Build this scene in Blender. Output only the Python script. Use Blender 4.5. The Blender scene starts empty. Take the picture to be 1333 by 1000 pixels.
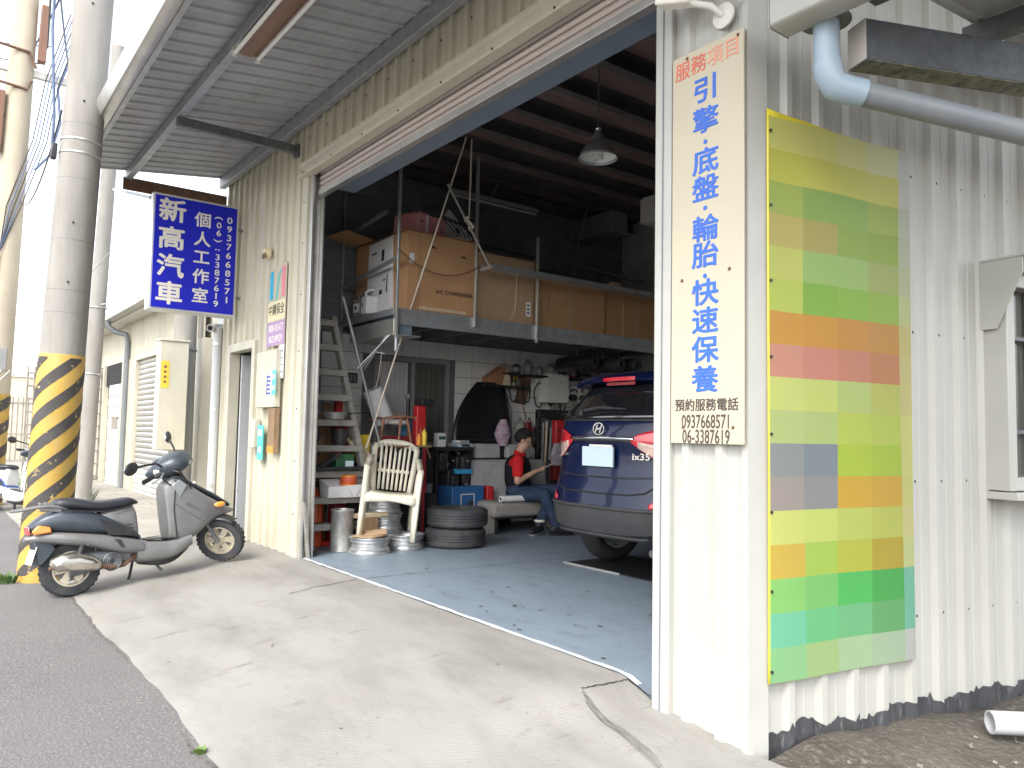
import bpy, bmesh, math, random
from mathutils import Vector, Matrix, Euler
random.seed(7)
R_ = math.radians
PI = math.pi
SC = bpy.context.scene
COL = SC.collection

# ------------------------------------------------------------------ camera
cam_d = bpy.data.cameras.new('camera'); cam = bpy.data.objects.new('camera', cam_d); COL.objects.link(cam)
cam_d.sensor_width = 36.0; cam_d.lens = 27.196; cam_d.clip_start = 0.05; cam_d.clip_end = 3000
cam.matrix_world = Matrix(((0.6042, 0.0395, 0.7959, 0.0), (0.7966, -0.0538, -0.6021, -2.855), (0.0190, 0.9978, -0.0640, 1.20), (0, 0, 0, 1)))
SC.camera = cam

# ------------------------------------------------------------------ sky, sun, exposure
SUN_EL, SUN_AZ = 50.0, -58.0      # azimuth of the sun seen from above, degrees from +X towards +Y
W = bpy.data.worlds.new('World'); SC.world = W; W.use_nodes = True
wn = W.node_tree.nodes; wl = W.node_tree.links
sky = wn.new('ShaderNodeTexSky'); sky.sky_type = 'NISHITA'; sky.sun_disc = False
sky.sun_elevation = R_(SUN_EL); sky.sun_rotation = R_(90 - SUN_AZ); sky.dust_density = 2.5; sky.air_density = 1.0; sky.ozone_density = 1.0
hz = wn.new('ShaderNodeHueSaturation'); hz.inputs['Saturation'].default_value = 0.30; hz.inputs['Value'].default_value = 1.0
wl.new(sky.outputs[0], hz.inputs['Color']); wl.new(hz.outputs[0], wn['Background'].inputs['Color'])
wn['Background'].inputs['Strength'].default_value = 0.15
sd = bpy.data.lights.new('sun', 'SUN'); sun = bpy.data.objects.new('sun', sd); COL.objects.link(sun)
sd.energy = 0.6; sd.angle = R_(18); sd.color = (1.0, 0.95, 0.87)
_d = Vector((math.cos(R_(SUN_AZ)) * math.cos(R_(SUN_EL)), math.sin(R_(SUN_AZ)) * math.cos(R_(SUN_EL)), math.sin(R_(SUN_EL))))
sun.rotation_euler = _d.to_track_quat('Z', 'Y').to_euler(); sun.location = _d * 40
SC.view_settings.view_transform = 'Standard'; SC.view_settings.look = 'None'
SC.view_settings.exposure = 2.0; SC.view_settings.gamma = 1.0; SC.view_settings.use_curve_mapping = False
SC.cycles.use_denoising = True
SC.cycles.max_bounces = 10; SC.cycles.diffuse_bounces = 7

# ------------------------------------------------------------------ materials
MATS = {}
def mat(name, col, rough=0.55, metal=0.0, var=0.12, scale=4.0, stretch=(1, 1, 1), col2=None, thr=(0.35, 0.75), bump=0.0, bscale=60.0,
        spec=0.5, coat=0.0, trans=0.0, dirt=None, dirt_amt=0.0, dirt_scale=(6, 6, .5), emit=None, estr=0.0, rvar=0.08, alpha=1.0, obj=False):
    """procedural Principled material: base colour with a noise variation, an optional second colour that breaks through, streaky dirt and bump"""
    if name in MATS: return MATS[name]
    m = bpy.data.materials.new(name); m.use_nodes = True; MATS[name] = m
    nt = m.node_tree; N = nt.nodes; L = nt.links; b = N['Principled BSDF']
    if obj:
        pos = N.new('ShaderNodeTexCoord').outputs['Object']
    else:
        pos = N.new('ShaderNodeNewGeometry').outputs['Position']
    def noise(sc, st=(1, 1, 1), detail=5, rough_=0.6):
        mp = N.new('ShaderNodeMapping'); mp.inputs['Scale'].default_value = st; L.new(pos, mp.inputs['Vector'])
        n = N.new('ShaderNodeTexNoise'); n.inputs['Scale'].default_value = sc; n.inputs['Detail'].default_value = detail; n.inputs['Roughness'].default_value = rough_
        L.new(mp.outputs[0], n.inputs['Vector']); return n.outputs['Fac']
    def ramp(fac, a, b_, p0, p1):
        r = N.new('ShaderNodeValToRGB'); r.color_ramp.elements[0].position = p0; r.color_ramp.elements[1].position = p1
        r.color_ramp.elements[0].color = (*a, 1); r.color_ramp.elements[1].color = (*b_, 1); L.new(fac, r.inputs['Fac']); return r.outputs[0]
    def mix(fac, a, b_):
        x = N.new('ShaderNodeMix'); x.data_type = 'RGBA'
        L.new(fac, x.inputs['Factor']); L.new(a, x.inputs['A'])
        if isinstance(b_, tuple): x.inputs['B'].default_value = (*b_, 1)
        else: L.new(b_, x.inputs['B'])
        return x.outputs['Result']
    f1 = noise(scale, stretch)
    lo = tuple(max(0, c * (1 - var)) for c in col); hi = tuple(min(1, c * (1 + var)) for c in col)
    c = ramp(f1, lo, hi, 0.3, 0.7)
    if col2 is not None:
        f2 = noise(scale * 1.7, stretch, 8, 0.68)
        c = mix(ramp(f2, (0, 0, 0), (1, 1, 1), *thr), c, col2)
    if dirt is not None:
        f3 = noise(1.0, dirt_scale, 6, 0.65)
        c = mix(ramp(f3, (0, 0, 0), (dirt_amt,) * 3, 0.45, 0.8), c, dirt)
    L.new(c, b.inputs['Base Color'])
    fr = noise(scale * 3)
    rr = N.new('ShaderNodeMapRange'); rr.inputs['To Min'].default_value = max(0.02, rough - rvar); rr.inputs['To Max'].default_value = min(1, rough + rvar)
    L.new(fr, rr.inputs['Value']); L.new(rr.outputs[0], b.inputs['Roughness'])
    b.inputs['Metallic'].default_value = metal; b.inputs['Specular IOR Level'].default_value = spec
    b.inputs['Coat Weight'].default_value = coat; b.inputs['Coat Roughness'].default_value = 0.03
    b.inputs['Transmission Weight'].default_value = trans; b.inputs['Alpha'].default_value = alpha
    if emit: b.inputs['Emission Color'].default_value = (*emit, 1); b.inputs['Emission Strength'].default_value = estr
    if bump > 0:
        fb = noise(bscale, (1, 1, 1), 8, 0.7)
        bp = N.new('ShaderNodeBump'); bp.inputs['Strength'].default_value = bump; bp.inputs['Distance'].default_value = 0.01
        L.new(fb, bp.inputs['Height']); L.new(bp.outputs[0], b.inputs['Normal'])
    return m

mat('cream_metal', (0.56, 0.525, 0.415), 0.45, var=0.06, scale=2, dirt=(0.29, 0.26, 0.20), dirt_amt=0.5, dirt_scale=(14, 14, 0.8))
mat('cream_trim', (0.54, 0.51, 0.41), 0.42, var=0.06, dirt=(0.30, 0.26, 0.18), dirt_amt=0.35, dirt_scale=(3, 3, 1.2))
mat('white_metal', (0.425, 0.42, 0.385), 0.42, var=0.05, scale=2, dirt=(0.31, 0.295, 0.25), dirt_amt=0.35, dirt_scale=(12, 12, 0.5))
mat('white_trim', (0.43, 0.425, 0.39), 0.42, var=0.05, dirt=(0.4, 0.38, 0.32), dirt_amt=0.3, dirt_scale=(6, 6, 0.6))
mat('soffit_metal', (0.40, 0.405, 0.42), 0.5, var=0.10, scale=1.5, dirt=(0.16, 0.14, 0.12), dirt_amt=0.4, dirt_scale=(2, 6, 2))
mat('galv', (0.40, 0.42, 0.44), 0.45, 0.55, var=0.16, scale=9, dirt=(0.2, 0.18, 0.15), dirt_amt=0.35, dirt_scale=(3, 3, 3))
mat('galv_dark', (0.17, 0.18, 0.19), 0.5, 0.4, var=0.2, scale=14, dirt=(0.10, 0.09, 0.08), dirt_amt=0.4, dirt_scale=(3, 3, 3))
mat('galv_bright', (0.58, 0.57, 0.54), 0.35, 0.7, var=0.1, scale=5, dirt=(0.35, 0.3, 0.25), dirt_amt=0.3, dirt_scale=(1, 5, 5))
mat('steel_blue', (0.20, 0.25, 0.31), 0.5, 0.1, var=0.08, scale=3)
mat('slat_pink', (0.52, 0.46, 0.42), 0.4, 0.2, var=0.06, dirt=(0.3, 0.24, 0.2), dirt_amt=0.3, dirt_scale=(4, 4, 4))
mat('rust', (0.16, 0.09, 0.06), 0.85, 0.1, var=0.35, scale=12, bump=0.3)
mat('brown_paint', (0.20, 0.10, 0.06), 0.45, var=0.12)
mat('tube_white', (0.80, 0.79, 0.74), 0.25, var=0.02)
mat('ceiling_board', (0.205, 0.14, 0.12), 0.8, var=0.3, scale=2.0, stretch=(3, .6, 1), dirt=(0.17, 0.11, 0.09), dirt_amt=0.5, dirt_scale=(3, 1, 1))
mat('joist_steel', (0.12, 0.105, 0.105), 0.6, 0.3, var=0.2)
mat('siding_dark', (0.19, 0.205, 0.23), 0.6, 0.2, var=0.15)
mat('tile_white', (0.74, 0.735, 0.71), 0.22, var=0.08, scale=2, dirt=(0.45, 0.42, 0.36), dirt_amt=0.4, dirt_scale=(2, 2, 2))
mat('grout', (0.16, 0.15, 0.14), 0.9, var=0.2)
mat('plaster_grey', (0.50, 0.49, 0.48), 0.9, var=0.15, scale=2, bump=0.1)
mat('wood_grey', (0.30, 0.285, 0.26), 0.75, var=0.22, scale=6, stretch=(2, 2, 8), bump=0.15, dirt=(0.14, 0.12, 0.10), dirt_amt=0.5, dirt_scale=(5, 5, 5))
mat('wood_brown', (0.25, 0.16, 0.09), 0.7, var=0.25, scale=5, stretch=(6, 6, 1), bump=0.1)
mat('wood_pale', (0.58, 0.48, 0.32), 0.7, var=0.15, scale=8, stretch=(3, 3, 3))
mat('cardboard', (0.50, 0.285, 0.14), 0.85, var=0.08, scale=3, dirt=(0.3, 0.17, 0.08), dirt_amt=0.35, dirt_scale=(2, 2, 2), bump=0.05, bscale=30)
mat('cardboard_pale', (0.46, 0.31, 0.19), 0.85, var=0.08, scale=3, dirt=(0.32, 0.2, 0.11), dirt_amt=0.35, dirt_scale=(2, 2, 2))
mat('carton_white', (0.76, 0.76, 0.77), 0.7, var=0.05, dirt=(0.45, 0.42, 0.38), dirt_amt=0.3, dirt_scale=(4, 4, 4))
mat('carton_pink', (0.62, 0.27, 0.27), 0.75, var=0.1)
mat('print_black', (0.03, 0.03, 0.03), 0.6, var=0.2)
mat('rubber', (0.022, 0.023, 0.025), 0.75, var=0.25, scale=8, dirt=(0.07, 0.065, 0.06), dirt_amt=0.5, dirt_scale=(6, 6, 6), bump=0.1, bscale=120)
mat('rubber_dusty', (0.04, 0.042, 0.046), 0.75, var=0.25, scale=8, dirt=(0.12, 0.11, 0.10), dirt_amt=0.5, dirt_scale=(9, 9, 9))
mat('black_plastic', (0.02, 0.021, 0.024), 0.45, var=0.2, dirt=(0.08, 0.075, 0.07), dirt_amt=0.4, dirt_scale=(8, 8, 8))
mat('bonnet_black', (0.008, 0.008, 0.011), 0.38, var=0.1, coat=0.2, rvar=0.02)
mat('black_matte', (0.012, 0.012, 0.014), 0.8, var=0.3, dirt=(0.045, 0.04, 0.038), dirt_amt=0.5, dirt_scale=(7, 7, 7))
mat('rim_steel', (0.60, 0.61, 0.62), 0.36, 0.75, var=0.12, scale=6, dirt=(0.16, 0.14, 0.12), dirt_amt=0.6, dirt_scale=(10, 10, 10))
mat('tin_old', (0.42, 0.42, 0.40), 0.42, 0.6, var=0.25, scale=12, dirt=(0.2, 0.17, 0.13), dirt_amt=0.6, dirt_scale=(12, 12, 3))
mat('chair_plastic', (0.74, 0.70, 0.57), 0.42, var=0.06, dirt=(0.38, 0.33, 0.24), dirt_amt=0.45, dirt_scale=(9, 9, 9), spec=0.4)
mat('seat_fabric', (0.40, 0.39, 0.40), 0.95, var=0.14, scale=5, bump=0.25, bscale=220, dirt=(0.30, 0.27, 0.23), dirt_amt=0.4, dirt_scale=(4, 4, 4), spec=0.2)
mat('seat_fabric_tan', (0.33, 0.31, 0.28), 0.95, var=0.14, scale=5, bump=0.25, bscale=220, dirt=(0.16, 0.14, 0.12), dirt_amt=0.5, dirt_scale=(4, 4, 4), spec=0.2)
mat('red_paint', (0.52, 0.025, 0.03), 0.4, var=0.15, dirt=(0.2, 0.03, 0.03), dirt_amt=0.4, dirt_scale=(6, 6, 6))
mat('red_dark', (0.22, 0.02, 0.025), 0.45, var=0.2)
mat('orange_red', (0.62, 0.10, 0.035), 0.42, var=0.1, dirt=(0.3, 0.06, 0.04), dirt_amt=0.4, dirt_scale=(8, 8, 3))
mat('orange', (0.75, 0.26, 0.03), 0.45, var=0.1)
mat('yellow', (0.72, 0.50, 0.05), 0.45, var=0.1)
mat('green_tin', (0.03, 0.11, 0.045), 0.4, var=0.2)
mat('blue_box', (0.03, 0.13, 0.33), 0.4, var=0.12, dirt=(0.05, 0.06, 0.08), dirt_amt=0.4, dirt_scale=(8, 8, 8))
mat('blue_bright', (0.05, 0.33, 0.62), 0.35, var=0.05)
mat('blue_jug', (0.05, 0.20, 0.36), 0.25, var=0.15, spec=0.6)
mat('wicker', (0.36, 0.17, 0.09), 0.6, var=0.3, scale=20)
mat('paper', (0.78, 0.78, 0.78), 0.6, var=0.03)
mat('offwhite', (0.66, 0.645, 0.59), 0.5, var=0.06, dirt=(0.35, 0.32, 0.26), dirt_amt=0.4, dirt_scale=(4, 4, 4))
mat('grey_box', (0.26, 0.26, 0.26), 0.5, var=0.08)
mat('pvc_grey', (0.20, 0.215, 0.23), 0.4, var=0.05, dirt=(0.28, 0.27, 0.25), dirt_amt=0.3, dirt_scale=(4, 4, 4))
mat('pvc_blue', (0.32, 0.40, 0.47), 0.38, var=0.05)
mat('pvc_white', (0.50, 0.51, 0.52), 0.4, var=0.05, dirt=(0.42, 0.4, 0.36), dirt_amt=0.35, dirt_scale=(4, 4, 1))
mat('beam_dark', (0.075, 0.08, 0.088), 0.55, 0.2, var=0.3, scale=18, dirt=(0.04, 0.04, 0.04), dirt_amt=0.5, dirt_scale=(5, 5, 5))
mat('beam_stain', (0.21, 0.20, 0.16), 0.8, 0.1, var=0.3, scale=12, col2=(0.10, 0.10, 0.09), thr=(0.45, 0.6))
mat('iron_speckle', (0.33, 0.30, 0.23), 0.8, 0.1, var=0.3, scale=30, col2=(0.10, 0.09, 0.07), thr=(0.5, 0.6))
mat('pole_concrete', (0.28, 0.265, 0.24), 0.9, var=0.16, scale=3, stretch=(2, 2, .5), bump=0.18, bscale=40, dirt=(0.20, 0.195, 0.18), dirt_amt=0.65, dirt_scale=(5, 5, 0.25))
mat('pole_cream', (0.45, 0.39, 0.29), 0.9, var=0.1, scale=3, bump=0.1, dirt=(0.35, 0.32, 0.27), dirt_amt=0.4, dirt_scale=(4, 4, 0.3))
mat('stripe_yellow', (0.47, 0.30, 0.055), 0.6, var=0.1, scale=5, dirt=(0.36, 0.28, 0.17), dirt_amt=0.6, dirt_scale=(8, 8, 4))
mat('stripe_black', (0.055, 0.05, 0.048), 0.65, var=0.2, scale=9, col2=(0.42, 0.31, 0.14), thr=(0.60, 0.63))
mat('sign_blue', (0.012, 0.018, 0.50), 0.35, var=0.05, spec=0.4)
mat('sign_frame', (0.66, 0.66, 0.64), 0.35, 0.3, var=0.05, dirt=(0.4, 0.38, 0.33), dirt_amt=0.3, dirt_scale=(3, 3, 3))
mat('letter_white', (0.80, 0.76, 0.68), 0.5, var=0.03)
mat('board_cream', (0.50, 0.45, 0.335), 0.5, var=0.04, scale=1.5, dirt=(0.52, 0.42, 0.27), dirt_amt=0.3, dirt_scale=(7, 7, 0.5))
mat('letter_blue', (0.035, 0.13, 0.55), 0.5, var=0.08, scale=10)
mat('letter_red', (0.68, 0.16, 0.10), 0.55, var=0.15, scale=10)
mat('letter_red_faded', (0.72, 0.33, 0.22), 0.55, var=0.1)
mat('letter_dark', (0.07, 0.055, 0.05), 0.55, var=0.1)
mat('teal', (0.10, 0.50, 0.46), 0.5, var=0.05)
mat('cyan', (0.02, 0.40, 0.62), 0.45, var=0.05)
mat('pink', (0.72, 0.20, 0.27), 0.45, var=0.05)
mat('violet', (0.42, 0.27, 0.46), 0.5, var=0.06)
mat('pale_yellow', (0.74, 0.66, 0.42), 0.5, var=0.05)
mat('blue_ink', (0.03, 0.08, 0.40), 0.5, var=0.1)
mat('skin', (0.50, 0.30, 0.21), 0.5, var=0.06, spec=0.4)
mat('hair', (0.010, 0.009, 0.009), 0.85, var=0.3, scale=60)
mat('denim', (0.032, 0.050, 0.092), 0.9, var=0.22, scale=9, bump=0.2, bscale=200, spec=0.2)
mat('shirt_black', (0.012, 0.012, 0.016), 0.9, var=0.2, spec=0.2)
mat('shirt_red', (0.56, 0.02, 0.025), 0.85, var=0.12, spec=0.2)
mat('shoe', (0.015, 0.015, 0.017), 0.55, var=0.3)
mat('car_blue', (0.0015, 0.007, 0.040), 0.35, 0.0, var=0.05, coat=0.45, rvar=0.02, spec=0.25)
mat('cladding', (0.038, 0.038, 0.040), 0.6, var=0.12, dirt=(0.08, 0.07, 0.06), dirt_amt=0.4, dirt_scale=(5, 5, 5))
mat('car_glass', (0.012, 0.013, 0.015), 0.06, var=0.05, spec=0.9, coat=1.0, rvar=0.01)
mat('lamp_red', (0.60, 0.015, 0.03), 0.12, var=0.05, coat=1.0)
mat('lamp_clear', (0.70, 0.50, 0.42), 0.12, var=0.25, scale=14, coat=1.0)
mat('lamp_orange', (0.85, 0.30, 0.06), 0.18, var=0.1, coat=0.6)
mat('chrome', (0.75, 0.75, 0.76), 0.12, 1.0, var=0.04)
mat('plate_pale', (0.56, 0.68, 0.76), 0.45, var=0.02)
mat('silver_paint', (0.21, 0.21, 0.21), 0.45, 0.35, var=0.09, scale=5, dirt=(0.17, 0.16, 0.145), dirt_amt=0.6, dirt_scale=(7, 7, 7))
mat('slate_paint', (0.055, 0.07, 0.085), 0.38, 0.3, var=0.1, dirt=(0.12, 0.115, 0.105), dirt_amt=0.4, dirt_scale=(7, 7, 7))
mat('seat_vinyl', (0.018, 0.020, 0.027), 0.42, var=0.2, scale=6, dirt=(0.06, 0.06, 0.065), dirt_amt=0.4, dirt_scale=(6, 6, 6))
mat('alloy', (0.62, 0.56, 0.44), 0.38, 0.5, var=0.1, dirt=(0.25, 0.2, 0.15), dirt_amt=0.4, dirt_scale=(14, 14, 14))
mat('muffler_steel', (0.62, 0.60, 0.54), 0.22, 0.9, var=0.12, scale=6, dirt=(0.25, 0.2, 0.14), dirt_amt=0.5, dirt_scale=(10, 10, 10))
mat('mirror_glass', (0.70, 0.74, 0.78), 0.04, 1.0, var=0.02, rvar=0.01)
mat('rope', (0.62, 0.55, 0.46), 0.9, var=0.15, scale=30)
mat('wire_black', (0.03, 0.03, 0.035), 0.6, var=0.2)
mat('wire_blue', (0.10, 0.14, 0.24), 0.6, var=0.2)
mat('wire_pale', (0.50, 0.50, 0.48), 0.6, var=0.1)
mat('leaf', (0.06, 0.12, 0.03), 0.6, var=0.4, scale=20)
mat('leaf_pale', (0.12, 0.20, 0.05), 0.6, var=0.3, scale=20)
mat('scooter_white', (0.72, 0.72, 0.72), 0.3, var=0.03, coat=0.4)
mat('scooter_blue', (0.02, 0.09, 0.38), 0.25, var=0.05, coat=0.6)
mat('fence_steel', (0.30, 0.27, 0.23), 0.6, 0.2, var=0.2)
mat('dark_gap', (0.02, 0.019, 0.018), 0.9, var=0.3)
mat('paint_line', (0.62, 0.63, 0.63), 0.6, var=0.15, scale=20)
mat('plastic_bag', (0.60, 0.52, 0.58), 0.3, var=0.3, scale=30, col2=(0.50, 0.12, 0.34), thr=(0.52, 0.58), alpha=0.7)
mat('bag_clear', (0.50, 0.46, 0.50), 0.25, var=0.4, scale=25, alpha=0.7)
mat('yellow_sheet', (0.74, 0.62, 0.05), 0.45, var=0.06, scale=4)
mat('gravel', (0.20, 0.18, 0.155), 0.95, var=0.4, scale=20)
mat('window_pane', (0.09, 0.085, 0.075), 0.12, var=0.35, scale=5, stretch=(1, 6, .4), spec=0.8)
mat('oil', (0.10, 0.095, 0.09), 0.6, var=0.4, scale=40)
mat('edge_soil', (0.12, 0.112, 0.10), 0.95, var=0.4, scale=30)
mat('tar', (0.045, 0.046, 0.05), 0.8, var=0.35, scale=9, stretch=(2, 2, .5), col2=(0.16, 0.155, 0.15), thr=(0.55, 0.72))
mat('far_wall', (0.62, 0.55, 0.42), 0.8, var=0.06)

# ------------------------------------------------------------------ mesh helpers
class MB:
    """collects geometry for ONE mesh object"""
    def __init__(s): s.v = []; s.f = []; s.mi = []; s.cur = 0
    def add(s, vs, fs, T=None):
        o = len(s.v)
        s.v += [tuple(T @ Vector(p)) if T is not None else tuple(p) for p in vs]
        s.f += [tuple(i + o for i in f) for f in fs]; s.mi += [s.cur] * len(fs); return s
    def box(s, a, b, T=None):
        (x0, y0, z0), (x1, y1, z1) = a, b
        vs = [(x0, y0, z0), (x1, y0, z0), (x1, y1, z0), (x0, y1, z0), (x0, y0, z1), (x1, y0, z1), (x1, y1, z1), (x0, y1, z1)]
        return s.add(vs, [(0, 3, 2, 1), (4, 5, 6, 7), (0, 1, 5, 4), (1, 2, 6, 5), (2, 3, 7, 6), (3, 0, 4, 7)], T)
    def cbox(s, c, size, rz=0, rx=0, ry=0):
        T = Matrix.Translation(c) @ Euler((rx, ry, rz)).to_matrix().to_4x4()
        h = [q / 2 for q in size]; return s.box((-h[0], -h[1], -h[2]), (h[0], h[1], h[2]), T)
    def bar(s, p, q, w, h=None, roll=0):
        """rectangular bar from p to q"""
        h = h or w; p = Vector(p); q = Vector(q); d = q - p; l = d.length
        T = Matrix.Translation(p) @ d.to_track_quat('X', 'Z').to_matrix().to_4x4() @ Matrix.Rotation(roll, 4, 'X')
        return s.box((0, -w / 2, -h / 2), (l, w / 2, h / 2), T)
    def prism(s, poly, t0, t1, T=None):
        """polygon in (x, z) extruded along y from t0 to t1"""
        n = len(poly)
        vs = [(x, t0, z) for x, z in poly] + [(x, t1, z) for x, z in poly]
        fs = [tuple(range(n)), tuple(range(2 * n - 1, n - 1, -1))] + [(i, i + n, (i + 1) % n + n, (i + 1) % n) for i in range(n)]
        return s.add(vs, fs, T)
    def tube(s, pts, r, n=10, caps=True, closed=False):
        pts = [Vector(p) for p in pts]; m = len(pts); rr = r if isinstance(r, (list, tuple)) else [r] * m
        o = len(s.v); prev = None
        for i, p in enumerate(pts):
            if closed: d = pts[(i + 1) % m] - pts[i - 1]
            else: d = pts[min(i + 1, m - 1)] - pts[max(i - 1, 0)]
            if d.length < 1e-9: d = Vector((0, 0, 1))
            d.normalize()
            if prev is None: prev = d.orthogonal().normalized()
            a = (prev - d * prev.dot(d))
            if a.length < 1e-6: a = d.orthogonal()
            a.normalize(); prev = a; b = d.cross(a)
            for k in range(n):
                t = 2 * PI * k / n; q = p + (a * math.cos(t) + b * math.sin(t)) * rr[i]; s.v.append(tuple(q))
        rng = m if closed else m - 1
        for i in range(rng):
            j = (i + 1) % m
            for k in range(n):
                s.f.append((o + i * n + k, o + i * n + (k + 1) % n, o + j * n + (k + 1) % n, o + j * n + k)); s.mi.append(s.cur)
        if caps and not closed:
            s.f.append(tuple(o + k for k in range(n - 1, -1, -1))); s.f.append(tuple(o + (m - 1) * n + k for k in range(n))); s.mi += [s.cur] * 2
        return s
    def cyl(s, p, q, r, n=16, r2=None): return s.tube([p, q], [r, r if r2 is None else r2], n)
    def lathe(s, prof, n=24, T=None, closed=False, a0=0, a1=2 * PI):
        """profile of (r, z) turned about z"""
        m = len(prof); full = abs(a1 - a0 - 2 * PI) < 1e-6; k_ = n if full else n + 1
        vs = [(r * math.cos(a0 + (a1 - a0) * k / n), r * math.sin(a0 + (a1 - a0) * k / n), z) for r, z in prof for k in range(k_)]
        fs = []
        for i in range(m if closed else m - 1):
            j = (i + 1) % m
            for k in range(n):
                k2 = (k + 1) % k_ if full else k + 1
                fs.append((i * k_ + k, i * k_ + k2, j * k_ + k2, j * k_ + k))
        return s.add(vs, fs, T)
    def sphere(s, c, r, n=12, m=8, sc=(1, 1, 1), T=None):
        prof = [(math.sin(PI * i / m), -math.cos(PI * i / m)) for i in range(m + 1)]
        M_ = Matrix.Translation(c) @ Matrix.Diagonal((r * sc[0], r * sc[1], r * sc[2], 1))
        return s.lathe(prof, n, (T @ M_) if T is not None else M_)
    def grid(s, P, T=None, flip=False):
        """P[i][j] -> quads"""
        a = len(P); b = len(P[0]); vs = [p for row in P for p in row]; fs = []
        for i in range(a - 1):
            for j in range(b - 1):
                q = (i * b + j, i * b + j + 1, (i + 1) * b + j + 1, (i + 1) * b + j); fs.append(q[::-1] if flip else q)
        return s.add(vs, fs, T)
    def build(s, name, material, parent=None, smooth=False, bevel=0, seg=2, subsurf=0, angle=40, loc=None, solid=0, fix=True):
        me = bpy.data.meshes.new(name); me.from_pydata(s.v, [], s.f)
        ms = material if isinstance(material, (list, tuple)) else [material]
        for k in ms: me.materials.append(MATS[k] if isinstance(k, str) else k)
        if len(ms) > 1: me.polygons.foreach_set('material_index', s.mi)
        bm = bmesh.new(); bm.from_mesh(me); bmesh.ops.remove_doubles(bm, verts=bm.verts, dist=1e-5)
        if fix: bmesh.ops.recalc_face_normals(bm, faces=bm.faces)
        bm.to_mesh(me); bm.free()
        return link(name, me, parent, smooth, bevel, seg, subsurf, angle, loc, solid)

def link(name, me, parent=None, smooth=False, bevel=0, seg=2, subsurf=0, angle=40, loc=None, solid=0):
    o = bpy.data.objects.new(name, me); COL.objects.link(o)
    if loc is not None: o.location = loc
    if parent is not None: o.parent = parent
    if solid: md = o.modifiers.new('solid', 'SOLIDIFY'); md.thickness = solid; md.offset = 0
    if subsurf: md = o.modifiers.new('sub', 'SUBSURF'); md.levels = subsurf; md.render_levels = subsurf
    if bevel:
        md = o.modifiers.new('bevel', 'BEVEL'); md.width = bevel; md.segments = seg; md.limit_method = 'ANGLE'; md.angle_limit = R_(35)
    if smooth or bevel or subsurf:
        for p in me.polygons: p.use_smooth = True
        if not subsurf:
            try: me.set_sharp_from_angle(angle=R_(angle))
            except Exception: pass
    return o

def tag(o, label=None, cat=None, group=None, kind=None):
    if label: o['label'] = label
    if cat: o['category'] = cat
    if group: o['group'] = group
    if kind: o['kind'] = kind
    return o
def thing(name, loc, label, cat, group=None, rz=0, rx=0, ry=0):
    o = bpy.data.objects.new(name, None); COL.objects.link(o); o.location = loc; o.rotation_euler = (rx, ry, rz)
    o.empty_display_size = 0.1
    return tag(o, label, cat, group)
def copy_tree(o, parent=None, top=True):
    c = o.copy(); COL.objects.link(c); c.parent = parent
    for ch in list(o.children): copy_tree(ch, c, False)
    return c
def qbox(name, a, b, m, parent=None, bevel=0.004): return MB().box(a, b).build(name, m, parent, bevel=bevel)

def text(name, s, size, m, parent=None, T=None, extrude=0.002, bold=0.0, sx=1.0, spacing=1.0, align='CENTER'):
    """flat lettering; local x runs along the line, y up, z out of the surface"""
    c = bpy.data.curves.new(name, 'FONT'); c.body = s; c.size = size; c.extrude = extrude
    c.align_x = align; c.align_y = 'CENTER'; c.space_character = spacing; c.resolution_u = 3
    o = bpy.data.objects.new(name + '_tmp', c); COL.objects.link(o)
    dg = bpy.context.evaluated_depsgraph_get(); me = bpy.data.meshes.new_from_object(o.evaluated_get(dg))
    bpy.data.objects.remove(o); bpy.data.curves.remove(c)
    if bold > 0:      # heavier weight: the strokes repeated round a small ring, each a hair deeper than the last
        n0 = len(me.vertices); V0 = [v.co.copy() for v in me.vertices]; F0 = [tuple(p.vertices) for p in me.polygons]; V = list(V0); F = list(F0)
        for k in range(8):
            a = PI / 4 * k; off = Vector((bold * math.cos(a), bold * math.sin(a), -.00012 * (k + 1)))
            V += [v + off for v in V0]; F += [tuple(i + n0 * (k + 1) for i in f) for f in F0]
        me = bpy.data.meshes.new(name); me.from_pydata([tuple(v) for v in V], [], F)
    me.name = name; me.materials.clear(); me.materials.append(MATS[m])
    if sx != 1.0: me.transform(Matrix.Diagonal((sx, 1, 1, 1)))
    if T is not None: me.transform(T)
    return link(name, me, parent)
def frame_T(o, x, y, z):
    """matrix from local axes given as world/parent vectors"""
    x, y, z = Vector(x).normalized(), Vector(y).normalized(), Vector(z).normalized()
    return Matrix(((x.x, y.x, z.x, o[0]), (x.y, y.y, z.y, o[1]), (x.z, y.z, z.z, o[2]), (0, 0, 0, 1)))
FRONT = lambda x, y, z: frame_T((x, y, z), (1, 0, 0), (0, 0, 1), (0, -1, 0))     # on a face that looks towards -Y
RIGHT = lambda x, y, z: frame_T((x, y, z), (0, 1, 0), (0, 0, 1), (1, 0, 0))      # on a face that looks towards +X

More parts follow.
